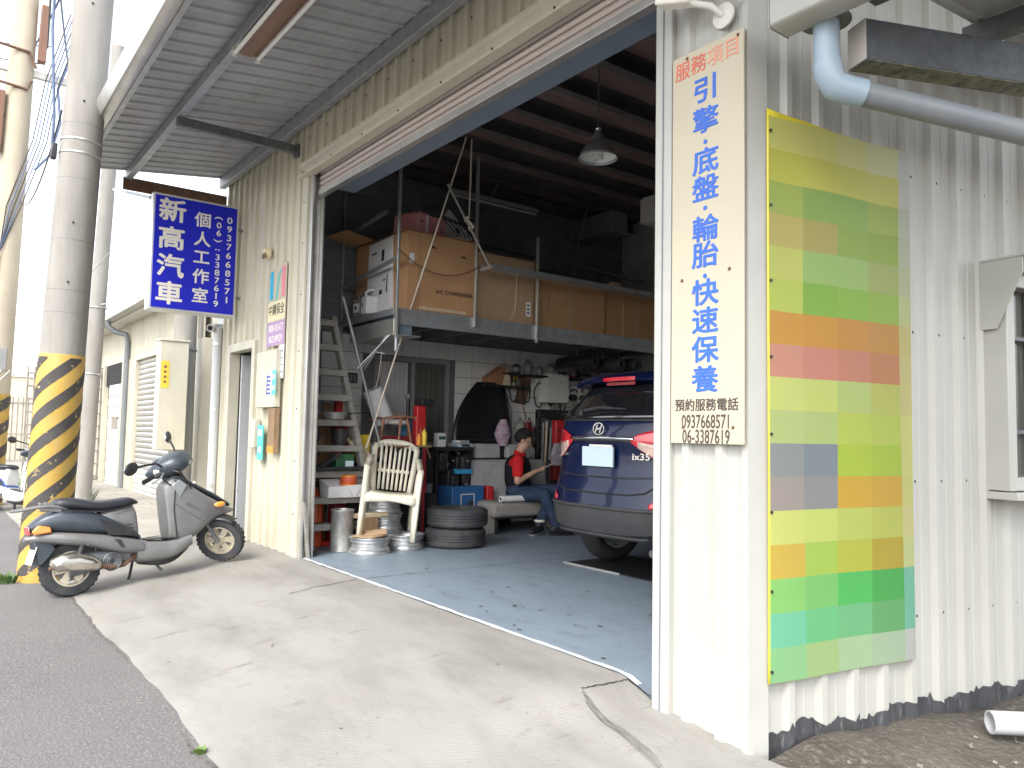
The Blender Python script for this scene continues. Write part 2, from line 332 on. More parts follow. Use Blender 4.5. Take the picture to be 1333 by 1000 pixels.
def rib_sheet(mb, O, U, V, Nn, w, h, pitch=0.2, rib=0.050, top=0.034, depth=0.030, phase=0.03, thick=0.006):
    """trapezoidal profiled metal sheet: ribs run along V, stand out along Nn"""
    O, U, V, Nn = Vector(O), Vector(U).normalized(), Vector(V).normalized(), Vector(Nn).normalized()
    us = [(0, 0)]; x = phase
    while x + rib < w:
        us += [(x, 0), (x + (rib - top) / 2, depth), (x + (rib + top) / 2, depth), (x + rib, 0)]; x += pitch
        if x - pitch + rib + 0.06 < w and pitch > 0.15:
            xm = x - pitch + rib + (pitch - rib) / 2; 
            if xm + .006 < w: us += [(xm - .006, 0), (xm, .003), (xm + .006, 0)]
    us.append((w, 0))
    A = [O + U * a + Nn * d for a, d in us]
    P = [A, [p + V * h for p in A]]; mb.grid(P)
    B = [p - Nn * thick for p in A]; mb.grid([B, [p + V * h for p in B]])
    mb.grid([A, B]); mb.grid([[p + V * h for p in A], [p + V * h for p in B]])
    return mb
def screws(mb, pts, Nn, r=0.006):
    Nn = Vector(Nn).normalized()
    for p in pts: mb.cyl(Vector(p), Vector(p) + Nn * 0.006, r, 6)
    return mb
# ------------------------------------------------------------------ ground materials
def ground_mat(name, layers, rough, bump=None, base=(0.5, 0.5, 0.5), spec=0.4, rough2=None):
    """layers: (kind, scale, stretch, rot_z, lo, hi, colour, amount) laid over base one after the other"""
    m = bpy.data.materials.new(name); m.use_nodes = True; MATS[name] = m
    nt = m.node_tree; N = nt.nodes; L = nt.links; b = N['Principled BSDF']
    pos = N.new('ShaderNodeNewGeometry').outputs['Position']
    def src(kind, scale, st, rz):
        mp = N.new('ShaderNodeMapping'); mp.vector_type = 'POINT'; mp.inputs['Rotation'].default_value = (0, 0, rz); mp.inputs['Scale'].default_value = st
        L.new(pos, mp.inputs['Vector'])
        if kind == 'vor':
            t = N.new('ShaderNodeTexVoronoi'); t.inputs['Scale'].default_value = scale; L.new(mp.outputs[0], t.inputs['Vector']); return t.outputs['Distance']
        if kind == 'wave':
            t = N.new('ShaderNodeTexWave'); t.inputs['Scale'].default_value = scale; t.inputs['Distortion'].default_value = 1.2; t.inputs['Detail'].default_value = 3; t.inputs['Detail Scale'].default_value = 2
            L.new(mp.outputs[0], t.inputs['Vector']); return t.outputs['Fac']
        t = N.new('ShaderNodeTexNoise'); t.inputs['Scale'].default_value = scale; t.inputs['Detail'].default_value = 8; t.inputs['Roughness'].default_value = 0.65
        L.new(mp.outputs[0], t.inputs['Vector']); return t.outputs['Fac']
    rgb = N.new('ShaderNodeRGB'); rgb.outputs[0].default_value = (*base, 1); c = rgb.outputs[0]
    for kind, scale, st, rz, lo, hi, col, amt in layers:
        f = src(kind, scale, st, rz)
        mr = N.new('ShaderNodeMapRange'); mr.clamp = True
        mr.inputs['From Min'].default_value = lo; mr.inputs['From Max'].default_value = hi; mr.inputs['To Max'].default_value = amt
        L.new(f, mr.inputs['Value'])
        x = N.new('ShaderNodeMix'); x.data_type = 'RGBA'; L.new(mr.outputs[0], x.inputs['Factor']); L.new(c, x.inputs['A']); x.inputs['B'].default_value = (*col, 1)
        c = x.outputs['Result']
    L.new(c, b.inputs['Base Color']); b.inputs['Roughness'].default_value = rough; b.inputs['Specular IOR Level'].default_value = spec
    if rough2:
        f = src('noise', 2.2, (1, 1, 1), 0); mr = N.new('ShaderNodeMapRange'); mr.inputs['From Min'].default_value = .3; mr.inputs['From Max'].default_value = .7
        mr.inputs['To Min'].default_value = rough; mr.inputs['To Max'].default_value = rough2; L.new(f, mr.inputs['Value']); L.new(mr.outputs[0], b.inputs['Roughness'])
    prev = None
    for kind, scale, st, rz, strength, dist in (bump or []):
        f = src(kind, scale, st, rz); bp = N.new('ShaderNodeBump'); bp.inputs['Strength'].default_value = strength; bp.inputs['Distance'].default_value = dist
        L.new(f, bp.inputs['Height'])
        if prev: L.new(prev, bp.inputs['Normal'])
        prev = bp.outputs[0]
    if prev: L.new(prev, b.inputs['Normal'])
    return m
U1 = (1, 1, 1)
ground_mat('asphalt', [('noise', 0.5, U1, 0, .35, .7, (0.165, 0.16, 0.156), .7), ('noise', 90, U1, 0, .50, .68, (0.30, 0.29, 0.28), .75),
                       ('noise', 120, U1, 0, .60, .72, (0.05, 0.05, 0.052), .7), ('vor', 38, U1, 0, .10, .0, (0.52, 0.50, 0.48), .8),
                       ('noise', 1.6, (2, .5, 1), .2, .60, .78, (0.11, 0.10, 0.10), .45)], 0.92,
           [('noise', 110, U1, 0, .55, .006), ('vor', 60, U1, 0, .35, .006)], (0.125, 0.121, 0.118), 0.25)
ground_mat('concrete', [('noise', 0.8, (1, 1.6, 1), .3, .35, .68, (0.315, 0.303, 0.28), .9), ('noise', 1.1, (1, 2.5, 1), .5, .45, .68, (0.165, 0.155, 0.138), .6),
                        ('wave', 21, U1, .62, .70, 1.0, (0.20, 0.19, 0.17), .45), ('noise', 26, U1, 0, .60, .75, (0.15, 0.14, 0.12), .55),
                        ('noise', 3.1, (3, .7, 1), -.5, .62, .72, (0.14, 0.125, 0.105), .6), ('noise', 0.9, U1, 1.2, .60, .72, (0.28, 0.215, 0.155), .35), ('vor', 7, U1, 0, .06, .0, (0.08, 0.07, 0.06), .55)], 0.9,
           [('wave', 21, U1, .62, .20, .006), ('noise', 45, U1, 0, .30, .005)], (0.26, 0.25, 0.23), 0.25)
ground_mat('epoxy', [('noise', 0.7, U1, 0, .35, .7, (0.21, 0.26, 0.31), .8), ('noise', 2.4, (1, 3, 1), .4, .52, .72, (0.13, 0.155, 0.18), .6),
                     ('noise', 9, (3, .8, 1), -.2, .62, .70, (0.05, 0.055, 0.065), .7), ('vor', 9, (1.6, 1, 1), 0, .10, .03, (0.035, 0.04, 0.05), .75),
                     ('noise', 40, U1, 0, .62, .74, (0.28, 0.32, 0.35), .3)], 0.40, [('noise', 6, U1, 0, .06, .01)], (0.18, 0.225, 0.27), 0.4, 0.6)
ground_mat('dirt', [('noise', 1.3, U1, 0, .4, .65, (0.075, 0.066, 0.055), .9), ('noise', 30, U1, 0, .52, .64, (0.22, 0.20, 0.175), .7), ('vor', 30, U1, 0, .16, .0, (0.42, 0.40, 0.36), .75),
                    ('noise', 60, U1, 0, .55, .7, (0.05, 0.045, 0.04), .7)], 0.97, [('noise', 40, U1, 0, .9, .02), ('vor', 35, U1, 0, .6, .012)], (0.135, 0.12, 0.10), 0.2)
ground_mat('old_slab', [('noise', 1.2, (3, 1, 1), 0, .4, .65, (0.36, 0.34, 0.30), .8), ('noise', 3, (.6, 4, 1), .1, .55, .68, (0.16, 0.15, 0.13), .7), ('noise', 40, U1, 0, .58, .72, (0.2, 0.19, 0.16), .5)], 0.95,
           [('noise', 30, U1, 0, .5, .008)], (0.28, 0.265, 0.23), 0.25)

def sm(t): t = max(0.0, min(1.0, t)); return t * t * (3 - 2 * t)
def apron_z(x, y):
    z = -0.145 * max(0.0, min(1.0, (-y - 0.42) / 1.40)) ** 1.05
    z -= 0.085 * sm((x + 2.84) / 0.30) * (1 - sm(-y / 1.9)) + 0.05 * sm((x + 2.5) / 0.5) * (1 - sm(-y / 1.9))
    return z
def edge_y(x): return -1.845 + 0.012 * math.sin(x * 2.3) + 0.007 * math.sin(x * 5.9 + 1) + .004 * math.sin(x * 17)

# terrain out to the horizon, road, apron, yard slab, dirt strip
tag(MB().grid([[(-400, -300, -0.42), (300, -300, -0.42)], [(-400, 300, -0.42), (300, 300, -0.42)]]).build('terrain', 'dirt'), kind='structure')
P = []
for j in range(14):
    t = j / 13; row = []
    for i in range(141):
        x = -60 + i * 0.5
        y = edge_y(x) + 0.06 + (-9.5 - edge_y(x)) * t
        row.append((x, y, -0.155 - 0.16 * sm(t) + 0.004 * math.sin(x * 1.7 + y * 2)))
    P.append(row)
tag(MB().grid(P).build('road', 'asphalt', smooth=True, angle=60), kind='structure')
P = []
for j in range(41):
    t = j / 40; row = []
    for i in range(161):
        x = -9.75 + (7.92) * i / 160
        y0 = edge_y(x); y = y0 + (0.012 - y0) * t
        row.append((x, y, apron_z(x, y) - (0.012 if j == 0 else 0) + 0.002 * math.sin(x * 3.1 + y * 5)))
    P.append(row)
apron = tag(MB().grid(P).build('concrete_apron', 'concrete', smooth=True, angle=60), kind='structure')
# yard slab before the neighbour and the far verge
P = [[(x, y, -0.175 + 0.16 * sm((y + 1.9) / 1.2) + .006 * math.sin(x * 2.1 + y)) for x in [-40 + .6 * k for k in range(52)]] for y in (-1.9, -1.5, -1.1, -.7, -.3, 0.1, 0.6, 1.2)]
tag(MB().grid(P).build('yard_slab', 'old_slab', smooth=True, angle=60), kind='structure')
P = [[(x, y, -0.165 + 0.02 * math.sin(x * 3 + y * 2.3) + 0.012 * math.sin(x * 7.1 - y * 9) + 0.03 * sm(1 - abs(x + 1.95 - .17 * y) / .3)) for x in [-1.98 + .09 * i for i in range(50)]] for y in [-1.9 + .09 * j for j in range(80)]]
P = [[(max(p[0], -2.08 + 0.176 * max(p[1], 0) + 0.0), p[1], p[2]) for p in row] for row in P]
tag(MB().grid(P).build('dirt_strip', 'dirt', smooth=True, angle=70), kind='structure')
# garage floor
FY = [.012, .08, .16, .28, .42, .6, 1.0, 1.6, 2.2, 3.0, 4.0, 5.0, 5.8]
fl = tag(MB().grid([[(-8.6 + (6.50 + .174 * y) * i / 60, y, apron_z(-8.6 + (6.50 + .174 * y) * i / 60, 0) * (1 - sm(y / .7)) + .002) for i in range(61)] for y in FY]).build('garage_floor', 'epoxy', smooth=True), kind='structure')
# painted edge line along the threshold and cracks (thin sheets laid on top)
rn = random.Random(3)
GF = lambda x, y: apron_z(x, 0) * (1 - sm(y / .7)) + .002
def strip(name, pts, w, m, parent, dz=0.004, zf=None):
    mb = MB(); rows = []
    for i, p in enumerate(pts):
        a = Vector(pts[max(i - 1, 0)][:2]); b = Vector(pts[min(i + 1, len(pts) - 1)][:2]); d = (b - a).normalized(); nx, ny = -d.y, d.x
        ww = w * (0.65 + 0.7 * rn.random()); z = (zf(p[0], p[1]) if zf else 0) + dz
        rows.append([(p[0] + nx * ww / 2, p[1] + ny * ww / 2, z), (p[0] - nx * ww / 2, p[1] - ny * ww / 2, z)])
    return mb.grid(rows).build(name, m, parent)
strip('threshold_line', [(-6.98 + 4.26 * i / 60, 0.028 + rn.uniform(-.004, .004)) for i in range(61)], 0.035, 'paint_line', fl, zf=GF)
def wob(a, b, n, amp): return [(a[0] + (b[0] - a[0]) * i / n + rn.uniform(-amp, amp), a[1] + (b[1] - a[1]) * i / n + rn.uniform(-amp, amp)) for i in range(n + 1)]
strip('floor_crack', wob((-5.78, .03), (-5.75, 1.6), 22, .010) + wob((-5.75, 1.6), (-5.7, 2.4), 8, .010), 0.007, 'dark_gap', fl, zf=GF)
strip('apron_crack', wob((-5.78, -.01), (-5.62, -.62), 14, .012), 0.009, 'dark_gap', apron, zf=apron_z)
strip('apron_crack', wob((-2.77, -.0), (-2.79, -.30), 12, .008), 0.008, 'dark_gap', apron, zf=apron_z)
strip('apron_crack', wob((-2.77, .0), (-2.57, .03), 6, .004), 0.008, 'dark_gap', apron, dz=.006, zf=apron_z)
for k in range(5):
    strip('scrape_mark', wob((-2.78 + .02 * k, -.30 - .012 * k), (-2.20 + .03 * k, -.41 - .02 * k), 16, .003), 0.0022, 'dark_gap', apron, zf=apron_z)
# loose gravel in the dirt strip
gv = bpy.data.meshes.new('pebbles'); mb = MB()
for k in range(900):
    x = rn.uniform(-1.95, 0.6); y = rn.uniform(-1.6, 1.8)
    if x < -2.0 + .176 * max(y, 0) + .03: continue
    s = rn.uniform(.004, .013); mb.cbox((x, y, -0.158 + .02 * math.sin(x * 3 + y * 2.3)), (s * 2, s * 1.5, s), rn.random() * 3, rn.random(), rn.random())
tag(mb.build('gravel', 'gravel'), 'loose grey gravel scattered over the dirt by the white side wall', 'gravel', kind='stuff')
# weeds
def weed(loc, n, h, spread, m, label, seed):
    r = random.Random(seed); mb = MB()
    for k in range(n):
        a = r.random() * 6.28; d = r.random() ** .6 * spread; hh = h * r.uniform(.4, 1); bx, by = d * math.cos(a), d * math.sin(a)
        w = r.uniform(.006, .016); tx, ty = bx + hh * .5 * math.cos(a + r.uniform(-.6, .6)), by + hh * .5 * math.sin(a)
        px, py = -math.sin(a) * w, math.cos(a) * w
        mb.add([(bx - px * .4, by - py * .4, 0), (bx + px * .4, by + py * .4, 0), ((bx + tx) / 2 + px, (by + ty) / 2 + py, hh * .6), ((bx + tx) / 2 - px, (by + ty) / 2 - py, hh * .6), (tx, ty, hh)], [(0, 1, 2, 3), (3, 2, 4)])
    o = mb.build('weed_tuft', m, loc=loc); return tag(o, label, 'weed')
weed((-3.42, -1.87, -0.155), 22, .026, .028, 'leaf_pale', 'tiny green weed at the edge of the asphalt in the foreground', 1)
weed((-7.95, -2.22, -0.16), 70, .10, .10, 'leaf', 'low weed tuft at the foot of the striped pole', 2)
weed((-14.2, -.72, -0.06), 60, .30, .12, 'leaf', 'leafy weed growing beside the thin concrete pole', 3)
weed((-18.5, -2.0, -0.15), 500, .35, 1.2, 'leaf_pale', 'strip of green weeds behind the white and blue scooter', 4)

# dirt that has gathered along the broken edge between apron and asphalt
rn = random.Random(8)
pts = [(-9.7 + .05 * i, edge_y(-9.7 + .05 * i) - .012 + rn.uniform(-.010, .008)) for i in range(158)]
strip('edge_dirt', pts, .018, 'edge_soil', apron, dz=-.1535, zf=None)
for k in range(60):      # oil drips and chips on the apron, each a small dark spot with its own outline
    x = rn.uniform(-8.5, -2.6); y = rn.uniform(-1.7, -.1); r = rn.uniform(.003, .009); n = 7
    vs = [(x + r * rn.uniform(.6, 1.2) * math.cos(2 * PI * q / n), y + r * rn.uniform(.5, 1.1) * math.sin(2 * PI * q / n)) for q in range(n)]
    MB().add([(a, b, apron_z(a, b) + .005) for a, b in vs], [tuple(range(n))]).build('oil_spot', 'oil', apron)
for k in range(70):
    x = rn.uniform(-6.2, -2.9); y = rn.uniform(.12, 2.2) if rn.random() < .5 else rn.uniform(.1, .9); r = rn.uniform(.004, .016); n = 8
    vs = [(x + 1.6 * r * rn.uniform(.5, 1.2) * math.cos(2 * PI * q / n), y + r * rn.uniform(.5, 1.1) * math.sin(2 * PI * q / n)) for q in range(n)]
    MB().add([(a, b, GF(a, b) + .004) for a, b in vs], [tuple(range(n))]).build('oil_spot', 'oil', fl)
# ------------------------------------------------------------------ the garage building
GX0, GX1 = -9.70, -2.075          # facade from left end to the corner
DX0, DX1, DZ = -6.98, -2.565, 3.68  # vehicle opening
SD = Vector((0.174, 0.985, 0)); SN = Vector((0.985, -0.174, 0))   # direction and outward normal of the side wall
garage = thing('garage_building', (0, 0, 0), 'cream profiled metal workshop with a wide open roller doorway', 'building')
Zv, Xv, Nf = (0, 0, 1), (1, 0, 0), (0, -1, 0)
fw = MB()
rib_sheet(fw, (GX0, 0, -0.02), Xv, Zv, Nf, 0.45, 4.32, phase=.12)
rib_sheet(fw, (-9.25, 0, 2.17), Xv, Zv, Nf, 0.90, 2.13, phase=.07)
rib_sheet(fw, (-8.35, 0, -0.02), Xv, Zv, Nf, 1.17, 4.32, phase=.06)
fw.build('front_wall', 'cream_metal', garage)
hw = MB(); rib_sheet(hw, (-7.18, -0.004, 3.74), Xv, Zv, Nf, 5.11, 0.60, phase=.02)
hw.build('header_wall', 'cream_metal', garage)
pw = MB(); rib_sheet(pw, (-2.49, 0, -0.20), Xv, Zv, Nf, 0.405, 4.6, pitch=.19, phase=.06, rib=.07, top=.035, depth=.025)
pw.build('pier_wall', 'white_metal', garage)
# flashings round the opening
MB().box((-2.585, -0.035, -0.13), (-2.480, 0.13, 3.72)).build('right_jamb', 'white_trim', garage, bevel=.006)
MB().box((-2.535, -0.040, -0.13), (-2.529, -0.036, 3.72)).build('jamb_seam', 'pvc_grey', garage)
lj = MB().box((-7.20, -0.03, -0.02), (-7.07, 0.06, 3.70)).build('left_jamb', 'cream_trim', garage, bevel=.006)
MB().box((-7.065, -0.006, 0.0), (-6.985, 0.016, 3.70)).box((-7.065, 0.10, 0.0), (-6.985, 0.12, 3.70)).box((-7.065, .016, 0), (-7.045, .10, 3.7)).build('guide_rail', 'galv_bright', garage, bevel=.003)
MB().box((-2.60, 0.02, -0.0), (-2.588, 0.12, 3.70)).build('guide_rail', 'galv', garage)
ht = MB().prism([(-0.06, 3.80), (-0.06, 3.765), (-0.035, 3.745), (-0.035, 3.690), (-0.075, 3.680), (-0.075, 3.650), (0.02, 3.650), (0.02, 3.80)], -7.22, -2.48, Matrix(((0, 1, 0, 0), (1, 0, 0, 0), (0, 0, 1, 0), (0, 0, 0, 1))))
ht.build('header_trim', 'cream_trim', garage, bevel=.004)
sc = MB(); screws(sc, [(-7.05 + .62 * k, -0.077, 3.667) for k in range(8)], Nf, .008); screws(sc, [(-7.10 + .4 * k, -0.006, 4.05) for k in range(12)], Nf, .007)
screws(sc, [(x, -.004, z) for x in (-7.45, -7.85, -8.25, -8.85, -9.3, -9.6) for z in (0.5, 1.75, 2.55, 3.45)], Nf, .007)
screws(sc, [(-7.13, -.032, z) for z in (.4, .9, 1.4, 1.95, 2.5, 3.0, 3.4)], Nf, .007)
screws(sc, [(x, -.004, z) for x in (-2.38, -2.22) for z in (.35, .62, 3.3)], Nf, .006)
tag(sc.build('screw_heads', 'black_plastic', garage), kind='stuff')
# roller shutter: rolled up, its lowest slats show under the trim
rs = thing('roller_shutter', (-4.78, .06, 3.55), 'rolled-up pinkish cream roller shutter with its lowest slats under the header', 'shutter')
for k in range(4):
    z = .155 - .052 * k
    P = [(0.012, z), (0.0, z - .012), (-.010, z - .030), (0.002, z - .048), (.016, z - .05), (.02, z)]
    MB().prism([(a, b) for a, b in P], -2.19, 2.18, Matrix(((0, 1, 0, 0), (1, 0, 0, 0), (0, 0, 1, 0), (0, 0, 0, 1)))).build('slat', 'slat_pink', rs)
MB().box((-2.19, -.02, -.105), (2.18, .045, -.055)).build('bottom_rail', 'galv_bright', rs, bevel=.004)
# steel beam behind the curtain
MB().box((-6.93, 0.17, 3.535), (-2.60, 0.40, 3.80)).build('door_beam', 'steel_blue', garage, bevel=.004)
MB().box((-7.3, .36, 3.80), (-2.0, .395, 4.5)).build('wall_lining', 'joist_steel', garage)
# left door: frame, reveal, open leaf
dr = MB().box((-9.29, -.05, 0.0), (-9.20, .07, 2.17)).box((-8.44, -.05, 0.0), (-8.35, .07, 2.17)).box((-9.20, -.05, 2.08), (-8.44, .07, 2.17)).build('door_frame', 'cream_trim', garage, bevel=.006)
MB().box((-9.17, .075, 0.01), (-9.13, .80, 2.06)).build('door_leaf', 'pvc_white', garage, bevel=.004)
MB().box((-8.95, .25, 0.01), (-8.45, .28, 2.06)).box((-8.72, .235, .02), (-8.69, .249, 2.05)).build('inner_door', 'grey_box', garage, bevel=.004)
MB().box((-9.20, .85, 0), (-8.42, .88, 2.3)).build('hall_wall', 'plaster_grey', garage)
# corner and side wall
c0 = Vector((GX1, 0, 0))
cf = MB(); A = c0 + Vector((0.0, -0.012, -.22)); Bq = A + SD * 0.115 + SN * 0.012
cf.prism([(0, 0), (0.115, 0), (0.115, -.01), (0, -.01)], 0, 4.75, frame_T(A + SN * 0.012, SD, SN * -1, (0, 0, 1)) @ Matrix(((1, 0, 0, 0), (0, 0, 1, 0), (0, 1, 0, 0), (0, 0, 0, 1))))
cf.box((-2.088, -.014, -.22), (-2.060, .0, 4.5)).build('corner_flashing', 'white_trim', garage)
sw = MB(); rib_sheet(sw, c0 + SD * .06 + Vector((0, 0, -.20)), SD, Zv, SN, 5.6, 4.8, pitch=.205, phase=.145, rib=.07, top=.034, depth=.028)
side = sw.build('side_wall', 'white_metal', garage)
sc = MB(); SP = lambda t, z, d=0.0: c0 + SD * t + SN * d + Vector((0, 0, z))
screws(sc, [SP(.06 + .03 + .205 * k, z) for k in range(1, 14) for z in (.34, 1.0, 1.75, 2.55, 3.2)], SN, .007)
tag(sc.build('side_screw_heads', 'black_plastic', garage), kind='stuff')
def lerp_list(tab, x):
    for (a, b), (c, d) in zip(tab, tab[1:]):
        if x <= c: return b + (d - b) * (x - a) / (c - a)
    return tab[-1][1]
# dark damp-proof paint at the foot of the side wall, uneven upper edge
rn = random.Random(5); pts = []
t = .12
while t < 3.2:
    base = 0.03 + .05 * sm((t - .1) / 2) + .03 * math.sin(t * 3.1)
    pts.append((t, -0.125 + base + .035 * math.sin(t * 7) * math.sin(t * 2.3) + .012 * math.sin(t * 23) + rn.uniform(-.008, .008) + (.03 if rn.random() < .1 else 0))); t += rn.uniform(.012, .03)
def side_prof(tt):
    if tt < .205: return .0
    x = (tt - .205) % .205
    return .0 if x > .07 else min(.028, min(x, .07 - x) / .018 * .028)
rows = []
for i in range(640):
    a = .118 + .005 * i; z = lerp_list(pts, a); rows.append([SP(a, -.2, side_prof(a) + .003), SP(a, z, side_prof(a) + .003)])
MB().grid(rows).build('tar_band', 'tar', garage)
# side window with hood, frame, bars and panes
wt0, wt1 = 1.68, 2.75
sw_ = MB()
fr = lambda t, z, d: SP(t, z, d)
def sbox(mb, t0, t1, z0, z1, d0, d1):
    return mb.box((t0, z0, d0), (t1, z1, d1), frame_T(c0, SD, (0, 0, 1), SN))
win = sbox(sbox(sbox(sbox(MB(), wt0, wt0 + .07, .95, 2.10, 0, .14), wt1 - .07, wt1, .95, 2.10, 0, .14), wt0 + .07, wt1 - .07, .95, 1.02, .0, .13), wt0 + .07, wt1 - .07, 2.03, 2.10, 0, .13).build('window', 'white_trim', garage, bevel=.005)
sbox(MB(), wt0 + .071, wt1 - .071, 1.021, 2.029, .034, .05).build('pane', 'window_pane', win)
for k in range(5): sbox(MB(), wt0 + .10 + .2 * k, wt0 + .125 + .2 * k, 1.03, 2.02, .055, .085).build('bar', 'galv_dark', win)
for z in (1.25, 1.75): sbox(MB(), wt0 + .08, wt1 - .08, z, z + .02, .088, .10).build('bar', 'galv_dark', win)
sbox(MB(), wt0 - .02, wt1 + .02, .905, .945, 0, .19).build('sill', 'white_trim', win, bevel=.004)
hood = MB(); Tside = frame_T(c0, SD, (0, 0, 1), SN)
for t in (wt0 - .03, wt1 + .02):
    hood.add([(t, 1.80, .0), (t, 2.16, 0), (t, 2.16, .24), (t, 2.08, .24), (t, 1.80, .10), (t + .012, 1.80, 0), (t + .012, 2.16, 0), (t + .012, 2.16, .24), (t + .012, 2.08, .24), (t + .012, 1.80, .10)],
             [(0, 1, 2, 3, 4), (9, 8, 7, 6, 5), (0, 1, 6, 5), (1, 2, 7, 6), (2, 3, 8, 7), (3, 4, 9, 8), (4, 0, 5, 9)], Tside)
hood.box((wt0 - .03, 2.162, 0), (wt1 + .032, 2.175, .26), Tside)
hood.build('hood', 'white_trim', win)
# interior shell
MB().box((-8.62, 5.60, -.02), (-1.0, 5.75, 4.6)).build('back_wall', 'plaster_grey', garage)
MB().box((-8.62, .04, 2.36), (-8.42, 5.60, 4.6)).build('upper_lining', 'siding_dark', garage)
for k in range(11): MB().box((-8.418, .06, 2.5 + .17 * k), (-8.405, 5.58, 2.655 + .17 * k)).build('siding_board', 'siding_dark', garage)
tw = MB().box((-8.62, .04, -.02), (-8.42, 5.60, 2.355)).build('tile_wall', 'grout', garage)
tile_me = None
rn = random.Random(11)
for r in range(11):
    for c in range(18):
        y = .75 + .262 * c; z = .012 + .212 * r
        if 1.40 < y + .13 < 2.50 and 1.0 < z + .1 < 2.14: continue
        if tile_me is None:
            o = MB().box((0, 0, 0), (.010, .256, .206)).build('tile', 'tile_white', tw, bevel=.002, seg=1); tile_me = o.data
        else:
            o = link('tile', tile_me, tw); md = o.modifiers.new('bevel', 'BEVEL'); md.width = .002; md.segments = 1
        o.location = (-8.419 + rn.uniform(-.001, .001), y, z)
iw = MB().box((-8.42, 1.42, 1.02), (-8.385, 1.475, 2.12)).box((-8.42, 2.43, 1.02), (-8.385, 2.485, 2.12)).box((-8.42, 1.475, 2.065), (-8.385, 2.43, 2.12)).box((-8.42, 1.475, 1.02), (-8.385, 2.43, 1.07)).box((-8.42, 1.93, 1.07), (-8.39, 1.98, 2.065)).build('inner_window', 'grey_box', garage, bevel=.003)
MB().box((-8.418, 1.477, 1.072), (-8.41, 1.928, 2.063)).build('pane', 'window_pane', iw)
MB().box((-8.418, 1.982, 1.072), (-8.41, 2.428, 2.063)).build('pane', 'window_pane', iw)
cu = MB(); cu.grid([[(-8.404 + .004 * math.sin(k * 2.1), 1.5 + .02 * k, z) for k in range(20)] for z in (1.08, 2.05)]); cu.build('curtain', 'plaster_grey', iw, smooth=True)
MB().grid([[(-8.62, .38, 4.46), (-.5, .38, 4.46)], [(-8.62, 5.7, 4.46), (-.5, 5.7, 4.46)]]).build('ceiling_panel', 'ceiling_board', garage, solid=.02)
for k in range(11):
    x = -8.2 + .60 * k
    MB().box((x, .40, 4.28), (x + .015, 5.6, 4.45)).box((x + .015, .40, 4.28), (x + .09, 5.6, 4.295)).box((x + .015, .40, 4.435), (x + .09, 5.6, 4.449)).build('joist', 'joist_steel', garage)
# eave: profiled sheet, purlins, brackets, fascia, gutter (one object each)
eave = MB(); slope = Vector((0, 1.72, .22)).normalized(); en = Vector((0, slope.z, -slope.y))
rib_sheet(eave, (-9.75, -1.66, 4.10), (1, 0, 0), slope, en, 10.5, 2.2, pitch=.20, rib=.05, top=.03, depth=.018)
roof = eave.build('roof_sheet', 'soffit_metal', garage)
ez = lambda y: 4.10 + (y + 1.66) * .128
for y, h in ((-1.13, .10), (-.075, .13)):
    zt = ez(y) - .022
    MB().box((-9.70, y - .035, zt - h), (.7, y + .035, zt)).build('purlin', 'galv', garage, bevel=.005)
MB().box((-9.72, -1.64, 4.00), (.7, -1.60, 4.10)).build('eave_board', 'galv', garage)
g = MB(); gp = [(0.0, .0), (0.005, -.11), (-.03, -.135), (-.10, -.12), (-.135, -.05), (-.135, .01), (-.12, .01), (-.122, -.045), (-.095, -.105), (-.03, -.12), (-.006, -.105), (-.01, .0)]
g.prism(gp, -9.74, .7, Matrix(((0, 1, 0, 0), (1, 0, 0, -1.642), (0, 0, 1, 4.12), (0, 0, 0, 1))))
g.build('gutter', 'galv_bright', garage, smooth=True, angle=50)
for x in (-7.42, -3.6): MB().box((x - .03, -1.16, 3.965), (x + .03, -.005, 4.05)).build('bracket', 'galv_dark', garage, bevel=.004)
MB().box((-7.47, -.03, 3.93), (-7.37, .0, 4.06)).build('bracket_plate', 'galv_dark', garage)
MB().box((-9.735, -1.18, 3.93), (-9.705, -.01, 4.075)).build('end_board', 'rust', garage)
MB().box((-9.76, -.01, 4.2), (-2.05, .0, 4.30)).build('wall_plate', 'joist_steel', garage)
# upper roof so that the sky does not show from inside
MB().grid([[(-9.9, .0, 4.62), (.9, .0, 4.62)], [(-9.9, 6, 5.2), (.9, 6, 5.2)]]).build('main_roof', 'soffit_metal', garage, solid=.03)
# left end wall of the building behind the conduit
MB().box((-9.70, .006, -.05), (-9.66, 5.7, 4.6)).build('end_wall', 'white_metal', garage)
# ------------------------------------------------------------------ signs on the garage
sb = thing('service_sign', (-2.262, -0.030, 2.10), 'tall cream sign board listing services in blue characters beside the doorway', 'sign')
MB().box((-.205, -.012, -.930), (.205, 0, .930)).build('panel', 'board_cream', sb, bevel=.003)
for k, (ch, m) in enumerate(zip('服務項目', ('letter_red', 'letter_red', 'letter_red_faded', 'letter_red_faded'))):
    text('character', ch, .095, m, sb, FRONT(-.142 + .095 * k, -.0135, .845 + .003 * k), .001, .0006)
for ch, z in (('引', 2.807), ('擎', 2.659), ('底', 2.465), ('盤', 2.336), ('輪', 2.147), ('胎', 2.025), ('快', 1.85), ('速', 1.72), ('保', 1.587), ('養', 1.451)):
    text('character', ch, .127, 'letter_blue', sb, FRONT(-.005, -.0135, z - 2.10 + .004), .001, .0026, sx=1.22)
for z in (2.567, 2.255, 1.938):
    MB().cyl((-.005, -.0125, z - 2.10), (-.005, -.0145, z - 2.10), .011, 12).build('dot', 'letter_blue', sb)
text('phone_heading', '預約服務電話', .060, 'letter_dark', sb, FRONT(0, -.0135, 1.343 - 2.10), .001, .0008)
text('phone_number', '0937668571', .088, 'letter_dark', sb, FRONT(0, -.0135, 1.268 - 2.10), .001, .0008, sx=.62, spacing=1.02)
